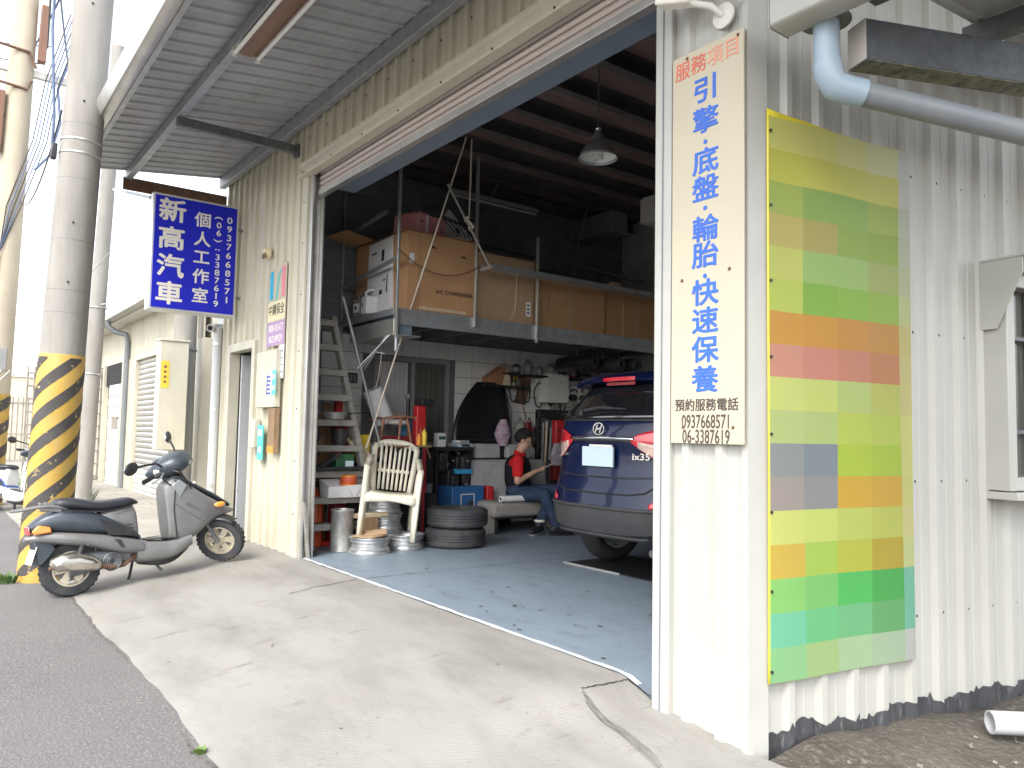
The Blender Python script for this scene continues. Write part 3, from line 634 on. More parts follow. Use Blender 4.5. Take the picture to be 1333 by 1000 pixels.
text('phone_number', '06-3387619', .088, 'letter_dark', sb, FRONT(0, -.0135, 1.200 - 2.10), .001, .0008, sx=.62, spacing=1.02)
for x, z in ((-.115, .905), (.175, .905), (-.14, -.165), (.13, -.150), (-.13, -.855), (.15, -.855)):
    MB().sphere((x, -.013, z), .0085, 8, 6, (1, .6, 1)).build('bolt', 'rust', sb, smooth=True)

bs = thing('lightbox_sign', (-9.0, -.56, 3.10), 'blue lightbox sign with white characters jutting out from the wall', 'sign')
MB().box((-.10, -.46, -.64), (.092, .46, .64)).build('case', 'sign_frame', bs, bevel=.012)
MB().box((.092, -.435, -.612), (.100, .435, .612)).build('face', 'sign_blue', bs)
def bl(ch, u, v, s, sx=1.0, bold=.0): text('character', ch, s, 'letter_white', bs, RIGHT(.1015, -.435 + .87 * u, .612 - 1.224 * v), .0015, bold, sx=sx)
for ch, v in zip('新高汽車', (.135, .385, .635, .880)): bl(ch, .205, v, .262, 1.1, .0065)
for ch, v in zip('個人工作室', (.170, .345, .512, .690, .865)): bl(ch, .575, v, .175, 1.05, .0032)
for k, ch in enumerate('(06):3387619'):
    v = .115 + .072 * k + (.01 if k > 3 else 0)
    t_ = text('character', ch, .095, 'letter_white', bs, RIGHT(.1015, -.435 + .87 * .775, .612 - 1.224 * v) @ (Matrix.Rotation(-PI / 2, 4, 'Z') if ch in '():' else Matrix()), .0015, .0012, sx=1.2)
for k, ch in enumerate('0937668571'):
    text('character', ch, .100, 'letter_white', bs, RIGHT(.1015, -.435 + .87 * .91, .612 - 1.224 * (.125 + .083 * k)), .0015, .0012, sx=1.25)
MB().cyl((-.02, .46, .40), (-.02, .555, .40), .018).cyl((-.02, .46, -.40), (-.02, .555, -.40), .018).build('wall_bracket', 'galv', bs)
MB().bar((-.04, -.45, .60), (-1.35, -.60, .98), .05, .035).build('stay_bar', 'galv', bs)

# security company plate, house-number plates, meter box
ss = thing('security_plate', (-7.76, -.03, 2.47), 'square alarm company plate with cyan, green and pink stripes above a violet band', 'sign')
MB().box((-.25, -.006, -.42), (.25, 0, .42)).build('plate', 'board_cream', ss)
MB().box((-.205, -.009, .075), (-.115, -.007, .37)).build('stripe', 'cyan', ss)
sp = MB(); zz = [(-.095, .06), (-.06, .055), (-.03, .085), (-.012, .14), (.0, .22), (.02, .30), (.055, .345), (.105, .36)]
for i in range(len(zz) - 1):
    (a, b), (c, d) = zz[i], zz[i + 1]; w = .042
    sp.add([(a, -.009, b), (c, -.009, d), (c + w, -.009, d), (a + w, -.009, b)], [(0, 1, 2, 3)])
sp.build('stripe', 'teal', ss, solid=.001)
MB().box((.135, -.009, .075), (.215, -.007, .385)).build('stripe', 'pink', ss)
MB().box((-.24, -.0085, -.155), (.24, -.007, .045)).build('label_field', 'pale_yellow', ss)
text('company_name', '中鋼保全', .125, 'print_black', ss, FRONT(0, -.009, -.05), .001, .001, sx=.9)
MB().box((-.245, -.0085, -.415), (.245, -.007, -.165)).build('label_field', 'violet', ss)
text('phone_number', '0800-425-677', .105, 'letter_white', ss, FRONT(0, -.009, -.235), .001, .0008, sx=.68)
text('phone_number', '062249929', .105, 'letter_white', ss, FRONT(0, -.009, -.350), .001, .0008, sx=.80)
mx = thing('mail_box', (-7.78, -.03, 1.40), 'pale wall box with a blue label and a teal number plate on it', 'box')
MB().prism([(-.36, .02), (.20, .02), (.20, .60), (-.36, .60)], -.06, 0).build('case', 'cream_trim', mx, bevel=.006)
MB().box((-.02, -.064, .12), (.11, -.061, .37)).build('label_plate', 'letter_white', mx)
for k in range(5): MB().box((-.01 + .005 * (k % 2), -.067, .15 + .042 * k), (.095 - .01 * (k % 3), -.0645, .17 + .042 * k)).build('label_line', 'blue_ink', mx)
MB().box((-.012, -.067, .142), (.002, -.0645, .35)).build('label_line', 'blue_ink', mx)
MB().box((.125, -.064, .14), (.235, -.061, .39)).build('number_plate', 'teal', mx)
text('number', '475', .07, 'letter_white', mx, FRONT(.18, -.066, .21), .001, .001, sx=.75)
MB().box((.145, -.067, .30), (.215, -.0645, .345)).build('plate_print', 'letter_white', mx)
MB().box((.02, -.052, -.44), (.20, -.001, .01)).build('wood_panel', 'wood_brown', mx, bevel=.003)
MB().box((.02, -.054, -.44), (.20, -.0525, -.37)).build('wood_patch', 'orange', mx)
mt = thing('electric_meter', (-8.17, -.03, 1.18), 'small cream meter case on the wall left of the doorway', 'meter')
MB().box((-.09, -.07, -.18), (.06, 0, .12)).build('case', 'cream_trim', mt, bevel=.008)
MB().box((.10, -.045, -.30), (.26, -.035, .06)).build('number_plate', 'teal', mt)
text('number', '471', .09, 'letter_white', mt, FRONT(.18, -.047, -.2), .001, .001, sx=.8)
MB().box((.13, -.048, -.05), (.23, -.0455, .01)).build('plate_print', 'letter_white', mt)
cal = thing('paper_notice', (-7.57, -.032, 1.88), 'narrow white paper notice stuck on the wall by the doorway', 'notice')
MB().box((-.06, -.004, -.17), (.06, 0, .17)).build('sheet', 'paper', cal)
for k in range(4): MB().box((-.04, -.006, -.11 + .07 * k), (.035, -.0045, -.10 + .07 * k)).build('print_line', 'blue_ink', cal)
al = thing('alarm_siren', (-8.05, -.03, 3.06), 'small round red-brown alarm siren high on the cream wall', 'alarm')
MB().lathe([(0, -.06), (.05, -.06), (.06, -.02), (.06, 0), (0, 0)], 16, frame_T((0, 0, 0), (1, 0, 0), (0, 0, 1), (0, 1, 0))).build('body', 'pale_yellow', al, smooth=True)
MB().box((-.05, -.068, -.06), (.05, -.045, .0)).build('lens', 'brown_paint', al, bevel=.012)

# cameras
cc = thing('security_camera', (-2.30, -.02, 3.16), 'white box security camera on a bracket above the service sign', 'camera')
MB().lathe([(0, 0), (.058, 0), (.058, .012), (.02, .018), (0, .018)], 18, frame_T((.13, -.01, -.03), (1, 0, 0), (0, 0, 1), (0, -1, 0))).build('base_plate', 'offwhite', cc, smooth=True)
MB().tube([(.13, -.02, -.03), (.10, -.07, .01), (.05, -.10, .03), (.02, -.115, .045)], .016, 10).build('arm', 'offwhite', cc, smooth=True)
MB().box((-.12, -.045, -.04), (.06, .045, .045), Matrix.Translation((-.02, -.13, .085)) @ Euler((.1, .25, .25)).to_matrix().to_4x4()).build('housing', 'letter_white', cc, bevel=.012, seg=3)
MB().box((-.155, -.052, .042), (.065, .052, .055), Matrix.Translation((-.02, -.13, .085)) @ Euler((.1, .25, .25)).to_matrix().to_4x4()).build('sun_shield', 'letter_white', cc, bevel=.004)
MB().cyl((-.122, 0, 0), (-.128, 0, 0), .033, 16).build('lens', 'car_glass', cc).matrix_local = Matrix.Translation((-.02, -.13, .085)) @ Euler((.1, .25, .25)).to_matrix().to_4x4()
MB().tube([(.08, -.09, .08), (.14, -.10, .12), (.20, -.06, .08), (.215, -.01, -.0)], .006, 8).build('cable', 'wire_pale', cc, smooth=True)
bc = thing('bullet_camera', (-9.68, -.12, 2.43), 'small white bullet camera under the blue lightbox sign', 'camera')
MB().cyl((-.02, .12, .03), (-.02, .03, .03), .018).build('bracket', 'pvc_white', bc, smooth=True)
MB().cyl((-.08, .06, 0), (.10, -.06, -.03), .045, 18).build('body', 'pvc_white', bc, smooth=True)
MB().cyl((.101, -.061, -.030), (.106, -.064, -.031), .030, 16).build('lens', 'car_glass', bc)
cd = thing('conduit_pipe', (-9.62, -.07, 0), 'white vertical conduit pipe at the left end of the cream wall', 'pipe')
MB().cyl((0, 0, -.02), (0, 0, 2.42), .055, 16).build('pipe', 'pvc_white', cd, smooth=True)
for z in (.5, 1.4, 2.2): MB().cyl((0, 0, z), (0, 0, z + .035), .062, 16).build('clamp', 'galv_bright', cd, smooth=True)

# fluorescent fitting under the eave
lf = thing('fluorescent_lamp', (-5.05, -1.10, 3.975), 'brown twin-tube fluorescent lamp fitting under the eave, switched off', 'lamp')
MB().prism([(-.045, .05), (.045, .05), (.075, .0), (.03, -.018), (-.03, -.018), (-.075, .0)], -.62, .62, Matrix(((0, 1, 0, 0), (1, 0, 0, 0), (0, 0, 1, 0), (0, 0, 0, 1)))).build('housing', 'brown_paint', lf, bevel=.004)
for s in (-1, 1):
    MB().cyl((-.605, s * .085, -.022), (.605, s * .085, -.022), .016, 12).build('tube', 'tube_white', lf, smooth=True)
    for e in (-.61, .61): MB().box((e - .012, s * .085 - .02, -.045), (e + .012, s * .085 + .02, .02)).build('holder', 'offwhite', lf, bevel=.003)

# banner on the side wall
COLS = """f4f184 f4f184 f4f29a f0f0b5 e5e5dd|e4e25a e4e25c e4e463 e8e66e e0e0d0|bcd05a a0c455 a2c854 b8cc54 ced4ba|dccb6c c6b95c a4c145 a4bf3f c8ccae|dfe46c b0d470 b0d270 b4c068 c6ce9e|d4e45c 94c83c 9acc40 a4c640 ccd290|e8a832 e4a430 e09c34 d69a38 d4c87c|e8a084 e4967c dc9070 d48c56 d8cc84|e2ea80 dce678 c8da7c ccd060 d8d084|ccdc88 c4d880 ccdc58 c8d858 dcdc80|a0a4a4 8e98a0 c0d840 b8d43c dcdc84|b4a8a0 a0a0a0 e4b83c e0b43c d8d880|e4ec80 dce878 d0dc6c ccd464 dcd890|e8c854 bcdc5c ccd04c c8b43c d4dc94|9ce07c 8cd878 60d068 54bc5c 84ccac|84dcb0 7cd890 80d090 74bc74 84ccac|a0dc98 b8d890 bcdcac bcd4b0 d4d4cc"""
lin = lambda h: tuple((((int(h[i:i + 2], 16) / 255 + .055) / 1.055) ** 2.4) * .46 for i in (0, 2, 4))
bn = thing('vinyl_banner', SP(.10, .15, .034), 'tall yellow and green vinyl banner of soft coloured blocks on the side wall', 'banner', rz=math.atan2(SD.y, SD.x))
rows_ = [r.split() for r in COLS.split('|')]; xs_ = [0, .212, .428, .648, .872, .955]; H_ = 2.50; rh = H_ / 17
ff = lambda u, z: -.004 - .006 * math.sin(u * 9 + z * 2) * (1 if 0 < u < .95 else .3)
def banner_patch(name, c0_, c1_, hx):
    m = mat('banner_' + hx, lin(hx), .5, var=.02)
for i, r in enumerate(rows_):
    for j, hx in enumerate(r):
        mat('banner_' + hx, lin(hx), .5, var=.02)
        z1 = H_ - rh * i; z0_ = z1 - rh; P = [[(xs_[j] + (xs_[j + 1] - xs_[j]) * a / 3, ff(xs_[j] + (xs_[j + 1] - xs_[j]) * a / 3, z0_ + (z1 - z0_) * b / 3) - .0, z0_ + (z1 - z0_) * b / 3) for a in range(4)] for b in range(4)]
        MB().grid(P).build('print_block', 'banner_' + hx, bn, smooth=True)
MB().grid([[(-.008 + .96 * a / 12, ff(.96 * a / 12, -.002 + 2.50 * b / 20) + .004, -.002 + (2.505 + (.03 * (1 - a / 5) if b == 20 and a < 5 else 0)) * b / 20) for a in range(13)] for b in range(21)]).build('sheet', 'yellow_sheet', bn, smooth=True, solid=.001)
for k in range(8): MB().cyl((.006, -.006, .05 + .34 * k), (.006, -.012, .05 + .34 * k), .007, 8).build('eyelet', 'black_plastic', bn)

# ------------------------------------------------------------------ canopy over the side lane, with gutter and pipe
cp = thing('side_canopy', (-1.70, 0.0, 2.90), 'metal canopy over the side lane with dark steel beam and gutter', 'canopy')
bd = Vector((.40, .917, 0)); bs_ = Vector((.917, -.40, 0))
MB().box((0, -.055, -.085), (4.2, .055, .085), frame_T((.08, .12, -.075), bd, Vector((0, 0, 1)).cross(bd), (0, 0, 1))).build('beam', 'beam_dark', cp, bevel=.004)
MB().box((-.004, -.055, -.085), (-.001, .055, .085), frame_T((.08, .12, -.075), bd, Vector((0, 0, 1)).cross(bd), (0, 0, 1))).build('beam_end', 'slat_pink', cp)
MB().box((0, -.054, -.0885), (4.2, .054, -.0855), frame_T((.08, .12, -.075), bd, Vector((0, 0, 1)).cross(bd), (0, 0, 1))).build('beam_underside', 'beam_stain', cp)
MB().prism([(0, .0), (0, .12), (.014, .12), (.014, .014), (.13, .014), (.13, .12), (.144, .12), (.15, .0), (.13, -.012), (.02, -.012)], 0, 1.25, Matrix(((0, 1, 0, -.16), (1, 0, 0, -.14), (0, 0, 1, .02), (0, 0, 0, 1)))).build('gutter', 'white_trim', cp, bevel=.006)
MB().box((-.164, -.14, .008), (-.161, .005, .13)).build('gutter_end', 'white_trim', cp)
mb = MB(); rib_sheet(mb, (.12, -.02, .23), (1, 0, 0), (0, 1, .10), (0, .10, -1), .88, 4.4, pitch=.2, rib=.05, top=.03, depth=.02); mb.build('roof_sheet', 'soffit_metal', cp)
for y in (.16, 1.05, 1.95): MB().box((.10, y, .10 + .1 * y), (1.0, y + .07, .20 + .1 * y)).build('purlin', 'galv_dark', cp, bevel=.003)
MB().box((0, -.04, -.05), (.6, .04, .05), frame_T((.52, .66, .08), Vector((.75, -.15, 0)).normalized(), Vector((.15, .75, 0)), (0, 0, 1))).build('bracket', 'iron_speckle', cp, bevel=.004)
MB().cyl((.56, .61, .07), (.565, .605, .07), .012, 8).build('bolt', 'rust', cp)
dp = thing('drain_pipe', (-1.70, .05, 2.66), 'grey and pale blue drain pipe bending under the canopy gutter', 'pipe')
MB().tube([(-.005, -.02, .28), (-.005, -.015, .06)], .052, 18).build('upper_pipe', 'pvc_blue', dp, smooth=True)
MB().tube([(-.005, -.015, .09), (0, -.01, .04), (.012, .01, 0), (.05, .06, -.022), (.085, .105, -.035)], .0575, 18).build('elbow', 'pvc_blue', dp, smooth=True)
MB().tube([(.05, .06, -.022), (.60, .79, -.23), (1.2, 1.58, -.45)], .05, 18).build('lower_pipe', 'pvc_grey', dp, smooth=True)
MB().lathe([(.05, 0), (.10, .0), (.10, .008), (.05, .008)], 20, Matrix.Translation((-.005, -.02, .262))).build('flange', 'galv_dark', dp, smooth=True)
gp_ = thing('loose_pipe', (-1.58, 1.16, -.095), 'cut grey plastic pipe lying on the dirt by the side wall', 'pipe', rz=math.atan2(.75, .66))
pr = [(.052, 0), (.052, 1.6), (.044, 1.6), (.044, 0)]
MB().lathe(pr, 20, Matrix.Rotation(PI / 2, 4, 'Y'), closed=True).build('pipe', 'pvc_white', gp_, smooth=True, angle=50)

# ------------------------------------------------------------------ utility poles
def lathe_lean(mb, z0, z1, r0, r1, n=28, m=14):
    return mb.lathe([(r0 + (r1 - r0) * i / m, z0 + (z1 - z0) * i / m) for i in range(m + 1)], n)
pl = thing('utility_pole', (-7.965, -1.96, -.16), 'concrete utility pole with yellow and black spiral stripes beside the scooter', 'pole', 'concrete utility poles', ry=R_(1.6), rx=R_(-1.5))
rr0, rr1, hh = .195, .135, 8.5
rad = lambda z: rr0 + (rr1 - rr0) * z / hh
lathe_lean(MB(), 0, hh, rr0, rr1).build('shaft', 'pole_concrete', pl, smooth=True)
MB().lathe([(rad(z) + .003, z) for z in (0.0, .5, 1.0, 1.5, 1.98)] + [(rad(1.98), 1.985)], 32).build('yellow_wrap', 'stripe_yellow', pl, smooth=True)
for b in range(4):
    mb = MB(); P = []; n = 120; pitch = 1.06
    for i in range(n + 1):
        th = -1.9 * 2 * PI + 5.6 * 2 * PI * i / n; zc = pitch * th / (2 * PI) + pitch / 4 * b; row = []
        for k in range(4):
            z = min(max(zc - .06 + .12 * k / 3, 0.06), 1.955); row.append(((rad(z) + .006) * math.cos(th), (rad(z) + .006) * math.sin(th), z))
        if row[3][2] - row[0][2] > .002: P.append(row)
    mb.grid(P).build('black_stripe', 'stripe_black', pl, smooth=True)
for z in (3.78, 3.90): MB().lathe([(rad(z) + .002, z), (rad(z) + .006, z + .004), (rad(z) + .006, z + .016), (rad(z) + .002, z + .02)], 32).build('strap', 'galv_bright', pl, smooth=True)
for z in (2.35, 2.55, 3.0, 3.55, 4.05): MB().lathe([(rad(z) + .0005, z), (rad(z) + .0012, z + .002), (rad(z) + .0005, z + .004)], 32).build('band_line', 'galv_dark', pl, smooth=True)
for z in (2.62, 3.15, 4.25, 5.15, 5.45): MB().cyl((rad(z) - .01, -.03, z), (rad(z) + .004, -.03, z), .009, 8).build('bolt_hole', 'dark_gap', pl)
MB().box((-.05, -.23, 3.72), (.03, -.185, 3.86)).build('cable_clamp', 'black_plastic', pl, bevel=.01)
MB().tube([(.10, -.21, 8.0), (.06, -.22, 6.5), (-.05, -.32, 5.8), (-.06, -.30, 4.9), (0, -.23, 4.1), (-.02, -.225, 3.85)], .012, 8).build('cable', 'wire_blue', pl, smooth=True)
p2 = thing('utility_pole', (-13.70, -.84, -.1), 'thin plain grey concrete pole just behind the striped pole', 'pole', 'concrete utility poles', ry=R_(1.2), rx=R_(-1.2))
lathe_lean(MB(), 0, 7.4, .125, .10).build('shaft', 'pole_concrete', p2, smooth=True)
for z in (2.1, 3.15): MB().lathe([(.128, z), (.132, z + .004), (.132, z + .016), (.128, z + .02)], 24).build('strap', 'galv_bright', p2, smooth=True)
p3 = thing('utility_pole', (-15.6, -1.98, -.15), 'sunlit cream pole at the left edge carrying crossarm, wires and insulators', 'pole', 'concrete utility poles', ry=R_(1.0), rx=R_(-.9))
lathe_lean(MB(), 0, 11.5, .235, .17).build('shaft', 'pole_cream', p3, smooth=True)
MB().lathe([(.238, 0), (.232, 1.85), (.226, 1.853)], 28).build('yellow_wrap', 'stripe_yellow', p3, smooth=True)
for b in range(2):
    P = []
    for i in range(91):
        th = -6 + 30 * i / 90; zc = .8 * th / (2 * PI) + .4 * b; row = []
        for k in range(3):
            z = min(max(zc - .095 + .095 * k, .05), 1.82); row.append((.241 * math.cos(th), .241 * math.sin(th), z))
        if row[2][2] - row[0][2] > .002: P.append(row)
    MB().grid(P).build('black_stripe', 'stripe_black', p3, smooth=True)
MB().box((-.05, -.9, 7.35), (.05, .95, 7.47)).build('crossarm', 'offwhite', p3, bevel=.006)
MB().tube([(.2, -.9, 7.75), (.2, .1, 7.70), (.2, .2, 7.45)], .025, 8).build('brace', 'rust', p3)
MB().tube([(.2, -.65, 7.10), (.2, .1, 7.05), (.2, .15, 7.2)], .025, 8).build('brace', 'rust', p3)
MB().box((.05, -.32, 5.9), (.18, -.20, 6.95)).build('fuse_holder', 'brown_paint', p3, bevel=.01)
MB().box((.05, .22, 7.6), (.2, .34, 8.6)).build('fuse_holder', 'brown_paint', p3, bevel=.01)
MB().box((.05, -.42, 4.2), (.2, -.28, 5.1)).build('fuse_holder', 'brown_paint', p3, bevel=.01)
for y, z in ((-.62, 5.6), (-.62, 5.3), (.85, 7.2)):
    MB().lathe([(0, 0), (.05, .0), (.07, .03), (.04, .05), (.06, .08), (.03, .11), (.05, .14), (0, .16)], 12, Matrix.Translation((.1, y, z))).build('insulator', 'teal', p3, smooth=True)
MB().box((.1, -.36, 2.25), (.22, .12, 2.62)).build('junction_box', 'grey_box', p3, bevel=.01)
for k in range(5):
    MB().tube([(.22, -.30 + .12 * k, 2.25), (.25, -.36 + .1 * k, 1.95 + .03 * k), (.24, -.2 + .06 * k, 1.75), (.26, -.02, 1.95)], .010, 6).build('service_wire', 'wire_pale', p3, smooth=True)
for k in range(5):
    y0 = .36 + .05 * k
    MB().tube([(.15, y0 + .3, 8.6), (.18, y0, 7.3), (.2, y0 - .12, 6.2), (.22, y0 - .42, 5.0), (.22, -.12 - .02 * k, 3.9), (.2, -.25, 2.9)], .009, 6).build('service_wire', ('wire_black', 'wire_blue')[k % 2], p3, smooth=True)
MB().tube([(.15, .8, 8.2), (.16, .55, 7.2), (.2, .62, 6.6), (.2, .50, 6.0), (.2, .30, 5.7)], .022, 8).build('loop_cable', 'wire_blue', p3, smooth=True)
MB().tube([(.1, .98, 7.0) if k == 0 else (.1, .98 + .09 * math.sin(k * 2 * PI / 12), 6.85 + .15 * math.cos(k * 2 * PI / 12)) for k in range(12)], .02, 8, closed=True).build('coil', 'wire_blue', p3, smooth=True)
p4 = thing('utility_pole', (-11.80, .10, -.05), 'stained concrete pole behind the cream service cabinet and blue sign', 'pole', 'concrete utility poles')
lathe_lean(MB(), 0, 3.9, .165, .145).build('shaft', 'pole_concrete', p4, smooth=True)
MB().lathe([(.160, 2.35), (.166, 2.36), (.166, 2.38), (.160, 2.39)], 24).build('strap', 'galv_dark', p4, smooth=True)
cb = thing('service_cabinet', (-11.55, -.12, .88), 'tall cream metal service cabinet with a yellow notice hung on a concrete pole', 'cabinet')
MB().box((-.12, -.19, .0), (.10, .19, 1.52)).build('case', 'cream_trim', cb, bevel=.01)
MB().box((-.13, -.20, 1.52), (.115, .20, 1.55)).build('cap', 'cream_trim', cb, bevel=.004)
MB().box((.101, -.165, .86), (.104, -.06, 1.24)).build('notice', 'yellow', cb)
for k in range(4): MB().box((.1045, -.13, .93 + .07 * k), (.106, -.095, .965 + .07 * k)).build('notice_print', 'brown_paint', cb)
MB().tube([(.02, .05, 0), (.02, .05, -.25), (.1, .1, -.6), (.05, .2, -.9)], .02, 8).build('cable_tail', 'wire_pale', cb, smooth=True)
# wires strung overhead
def wire(pts, r, m, label):
    o = MB().tube(pts, r, 6).build('overhead_wire', m, smooth=True); return tag(o, label, 'wire', 'overhead wires')
def sag(a, b, s, n=12): return [tuple(a[i] + (b[i] - a[i]) * k / n - (s * 4 * (k / n) * (1 - k / n) if i == 2 else 0) for i in range(3)) for k in range(n + 1)]
wire(sag((-15.4, -2.75, 7.6), (-30, -3.2, 9), .5), .015, 'wire_black', 'dark overhead wire running from the crossarm out of frame at top left')
wire(sag((-15.5, -1.75, 5.0), (-8.1, -2.0, 4.1), .35), .008, 'wire_black', 'thin sagging wire between the cream pole and the striped pole')
wire(sag((-15.5, -1.75, 3.0), (-9.5, -1.3, 3.15), .2), .006, 'wire_pale', 'thin pale wire crossing low behind the striped pole')
wire(sag((-13.5, -.75, 3.1), (-11.0, -.25, 3.12), .04), .008, 'wire_pale', 'short pale wire from the thin pole to the neighbour roof')
wire(sag((-15.4, -1.3, 8.9), (-24, -1.6, 10.4), .3), .018, 'wire_blue', 'bundled blue cable leaving the cream pole at the top')

for k in range(5):
    wire(sag((-15.4, -1.9 + .12 * k, 6.4 + .35 * k), (-15.2 - 1.2 * k, -6.5, 7.4 + .5 * k), .25), .010, ('wire_black', 'wire_blue', 'wire_pale')[k % 3], ('lowest', 'second', 'third', 'fourth', 'topmost')[k] + ' of the drop wires leaving the cream pole to the left')
wire(sag((-8.0, -2.15, 5.6), (-14.8, -1.55, 7.5), .2), .012, 'wire_black', 'dark cable joining the striped pole to the crossarm hardware')
wire(sag((-8.0, -2.2, 6.1), (-15.0, -1.2, 7.3), .1), .012, 'wire_blue', 'blue cable joining the striped pole to the cream pole crossarm')
# ------------------------------------------------------------------ neighbour building
nb = thing('neighbour_shed', (-17.14, .35, -.10), 'low cream shed with grey roller shutter and metal gate next door', 'building'); nb.scale = (1.085,) * 3
mb = MB(); rib_sheet(mb, (-5.6, 0, 2.42), (1, 0, 0), Zv, Nf, 10.6, .95, pitch=.16, rib=.05, top=.025, depth=.015); mb.build('upper_wall', 'cream_metal', nb)
for a_, b_ in (((-5.6, .03, 0), (-2.0, .098, 3.3)), ((-.02, -.02, 0), (.85, .098, 2.418)), ((4.60, -.02, 0), (5.0, .098, 2.418))): MB().box(a_, b_).build('wall', 'cream_trim', nb)
MB().box((.85, -.045, 0), (.93, .06, 2.42)).box((.93, -.04, 2.36), (4.6, .05, 2.44)).build('shutter_frame', 'cream_trim', nb, bevel=.005)
for k in range(26):
    z = .03 + .09 * k
    MB().prism([(-.0, z), (-.018, z + .02), (-.022, z + .05), (-.008, z + .082), (.012, z + .084), (.012, z)], .935, 4.59, Matrix(((0, 1, 0, 0), (1, 0, 0, .03), (0, 0, 1, 0), (0, 0, 0, 1)))).build('shutter_slat', 'galv_bright' if k > 4 else 'offwhite', nb)
gt = MB().box((-1.35, -.05, .06), (-.10, -.03, 2.0)).build('gate_panel', 'offwhite', nb, bevel=.004)
for k in range(9): MB().box((-1.30, -.065, .14 + .205 * k), (-.14, -.051, .30 + .205 * k)).build('gate_board', 'offwhite', gt, bevel=.006)
MB().box((-.85, -.075, 1.16), (-.30, -.066, 1.38)).build('gate_grille', 'fence_steel', gt)
MB().box((-1.9, -.02, 2.0), (-.3, .02, 2.42)).build('dark_opening', 'dark_gap', nb)
for x in (-2.0, -.10): MB().box((x, -.07, 0), (x + .08, .03, 2.44)).build('gate_post', 'cream_trim', nb, bevel=.004)
MB().prism([(-.42, 3.12), (-.42, 3.26), (-.40, 3.26), (-.40, 3.14), (-.28, 3.14), (-.28, 3.12)], -7, 5.0, Matrix(((0, 1, 0, 0), (1, 0, 0, 0), (0, 0, 1, 0), (0, 0, 0, 1)))).build('gutter', 'white_trim', nb, bevel=.004)
mb = MB(); rib_sheet(mb, (-7, -.36, 3.27), (1, 0, 0), (0, 1, .18), (0, .18, -1), 12, 4, pitch=.25, depth=.03); mb.build('roof_sheet', 'white_metal', nb)
MB().box((-7, -.27, 3.10), (5, 0, 3.125)).build('soffit', 'offwhite', nb)
def dpipe(x):
    MB().tube([(x, -.36, 3.13), (x, -.36, 3.02), (x + .05, -.25, 2.93), (x + .15, -.08, 2.88), (x + .16, -.05, 2.75), (x + .16, -.05, .05)], .05, 12).build('downpipe', 'pvc_grey', nb, smooth=True)
dpipe(.05)
MB().tube([(-2.6, -.36, 3.1), (-2.55, -.36, 2.7), (-2.4, -.36, 2.62), (-2.35, -.36, .0)], .05, 12).build('downpipe', 'pvc_grey', nb, smooth=True)
MB().box((-5.6, .1, 0), (5.0, 4, 3.2)).build('core', 'offwhite', nb)
# strip of wall between neighbour and garage
gw = thing('gap_wall', (-10.3, .42, 0), 'narrow pale blue and cream metal strip wall between shed and garage', 'wall')
MB().box((-.95, 0, 1.75), (.60, .04, 4.0)).build('upper_sheet', 'pvc_blue', gw)
MB().box((-.95, 0, 0), (.60, .04, 1.745)).build('lower_sheet', 'cream_trim', gw)
MB().box((-.35, -.02, 0), (-.31, -.001, 4.0)).build('seam_strip', 'pvc_white', gw)
MB().box((.05, -.03, 2.42), (.13, -.005, 3.2)).build('red_strip', 'red_dark', gw)
# far fence, wall and hazy background house
fe = thing('bar_fence', (-30, -3.2, -.15), 'rusty vertical bar fence at the far end of the yard', 'fence')
MB().box((-.05, -3, .05), (.05, 6.0, .14)).box((-.05, -3, 2.0), (.05, 6.0, 2.07)).box((-.05, -3, 1.0), (.05, 6, 1.05)).build('rail', 'fence_steel', fe)
bar_me = None
for k in range(62):
    if bar_me is None: o = MB().box((-.02, -.022, .05), (.02, .022, 2.25)).build('bar', 'fence_steel', fe); bar_me = o.data
    else: o = link('bar', bar_me, fe)
    o.location = (0.0, -2.9 + .145 * k, 0)
fw_ = thing('yard_wall', (-33, -2.5, -.2), 'low pale cream wall behind the bar fence', 'wall')
MB().box((-.1, -8, 0), (.1, 9, 3.1)).build('wall', 'far_wall', fw_)
MB().box((-.15, -8, 3.1), (.15, 9, 3.2)).build('coping', 'offwhite', fw_)
lf_ = thing('lattice_fence', (-19.6, .05, -.05), 'dark lattice fence between thin pole and neighbour shed', 'fence')
for k in range(16): MB().box((-.02, -1.2 + .13 * k, 0), (.02, -1.165 + .13 * k, 2.5)).build('bar', 'fence_steel', lf_)
for k in range(9): MB().box((.021, -1.2, .1 + .28 * k), (.05, .8, .14 + .28 * k)).build('rail', 'fence_steel', lf_)
# ------------------------------------------------------------------ scooters
def loft(secs, n=20, ex=3.0, cap=True):
    """secs: (x, z_low, z_high, half_width) -> closed skin with superellipse sections"""
    mb = MB(); P = []
    for x, zl, zh, hw in secs:
        zc, hh = (zl + zh) / 2, (zh - zl) / 2; row = []
        for k in range(n):
            a = 2 * PI * k / n; c, s = math.cos(a), math.sin(a)
            row.append((x, hw * math.copysign(abs(c) ** (2 / ex), c), zc + hh * math.copysign(abs(s) ** (2 / ex), s)))
        P.append(row + [row[0]])
    mb.grid(P)
    if cap:
        for row in (P[0], P[-1]): mb.add(row[:-1], [tuple(range(n))])
    return mb
def interp_secs(secs, m):
    """smooth resampling (Catmull-Rom) of section values"""
    out = []
    for i in range(len(secs) - 1):
        p0 = secs[max(i - 1, 0)]; p1 = secs[i]; p2 = secs[i + 1]; p3 = secs[min(i + 2, len(secs) - 1)]
        for k in range(m):
            t = k / m; out.append(tuple(.5 * ((2 * b) + (c - a) * t + (2 * a - 5 * b + 4 * c - d) * t * t + (3 * b - a - 3 * c + d) * t ** 3) for a, b, c, d in zip(p0, p1, p2, p3)))
    out.append(secs[-1]); return out
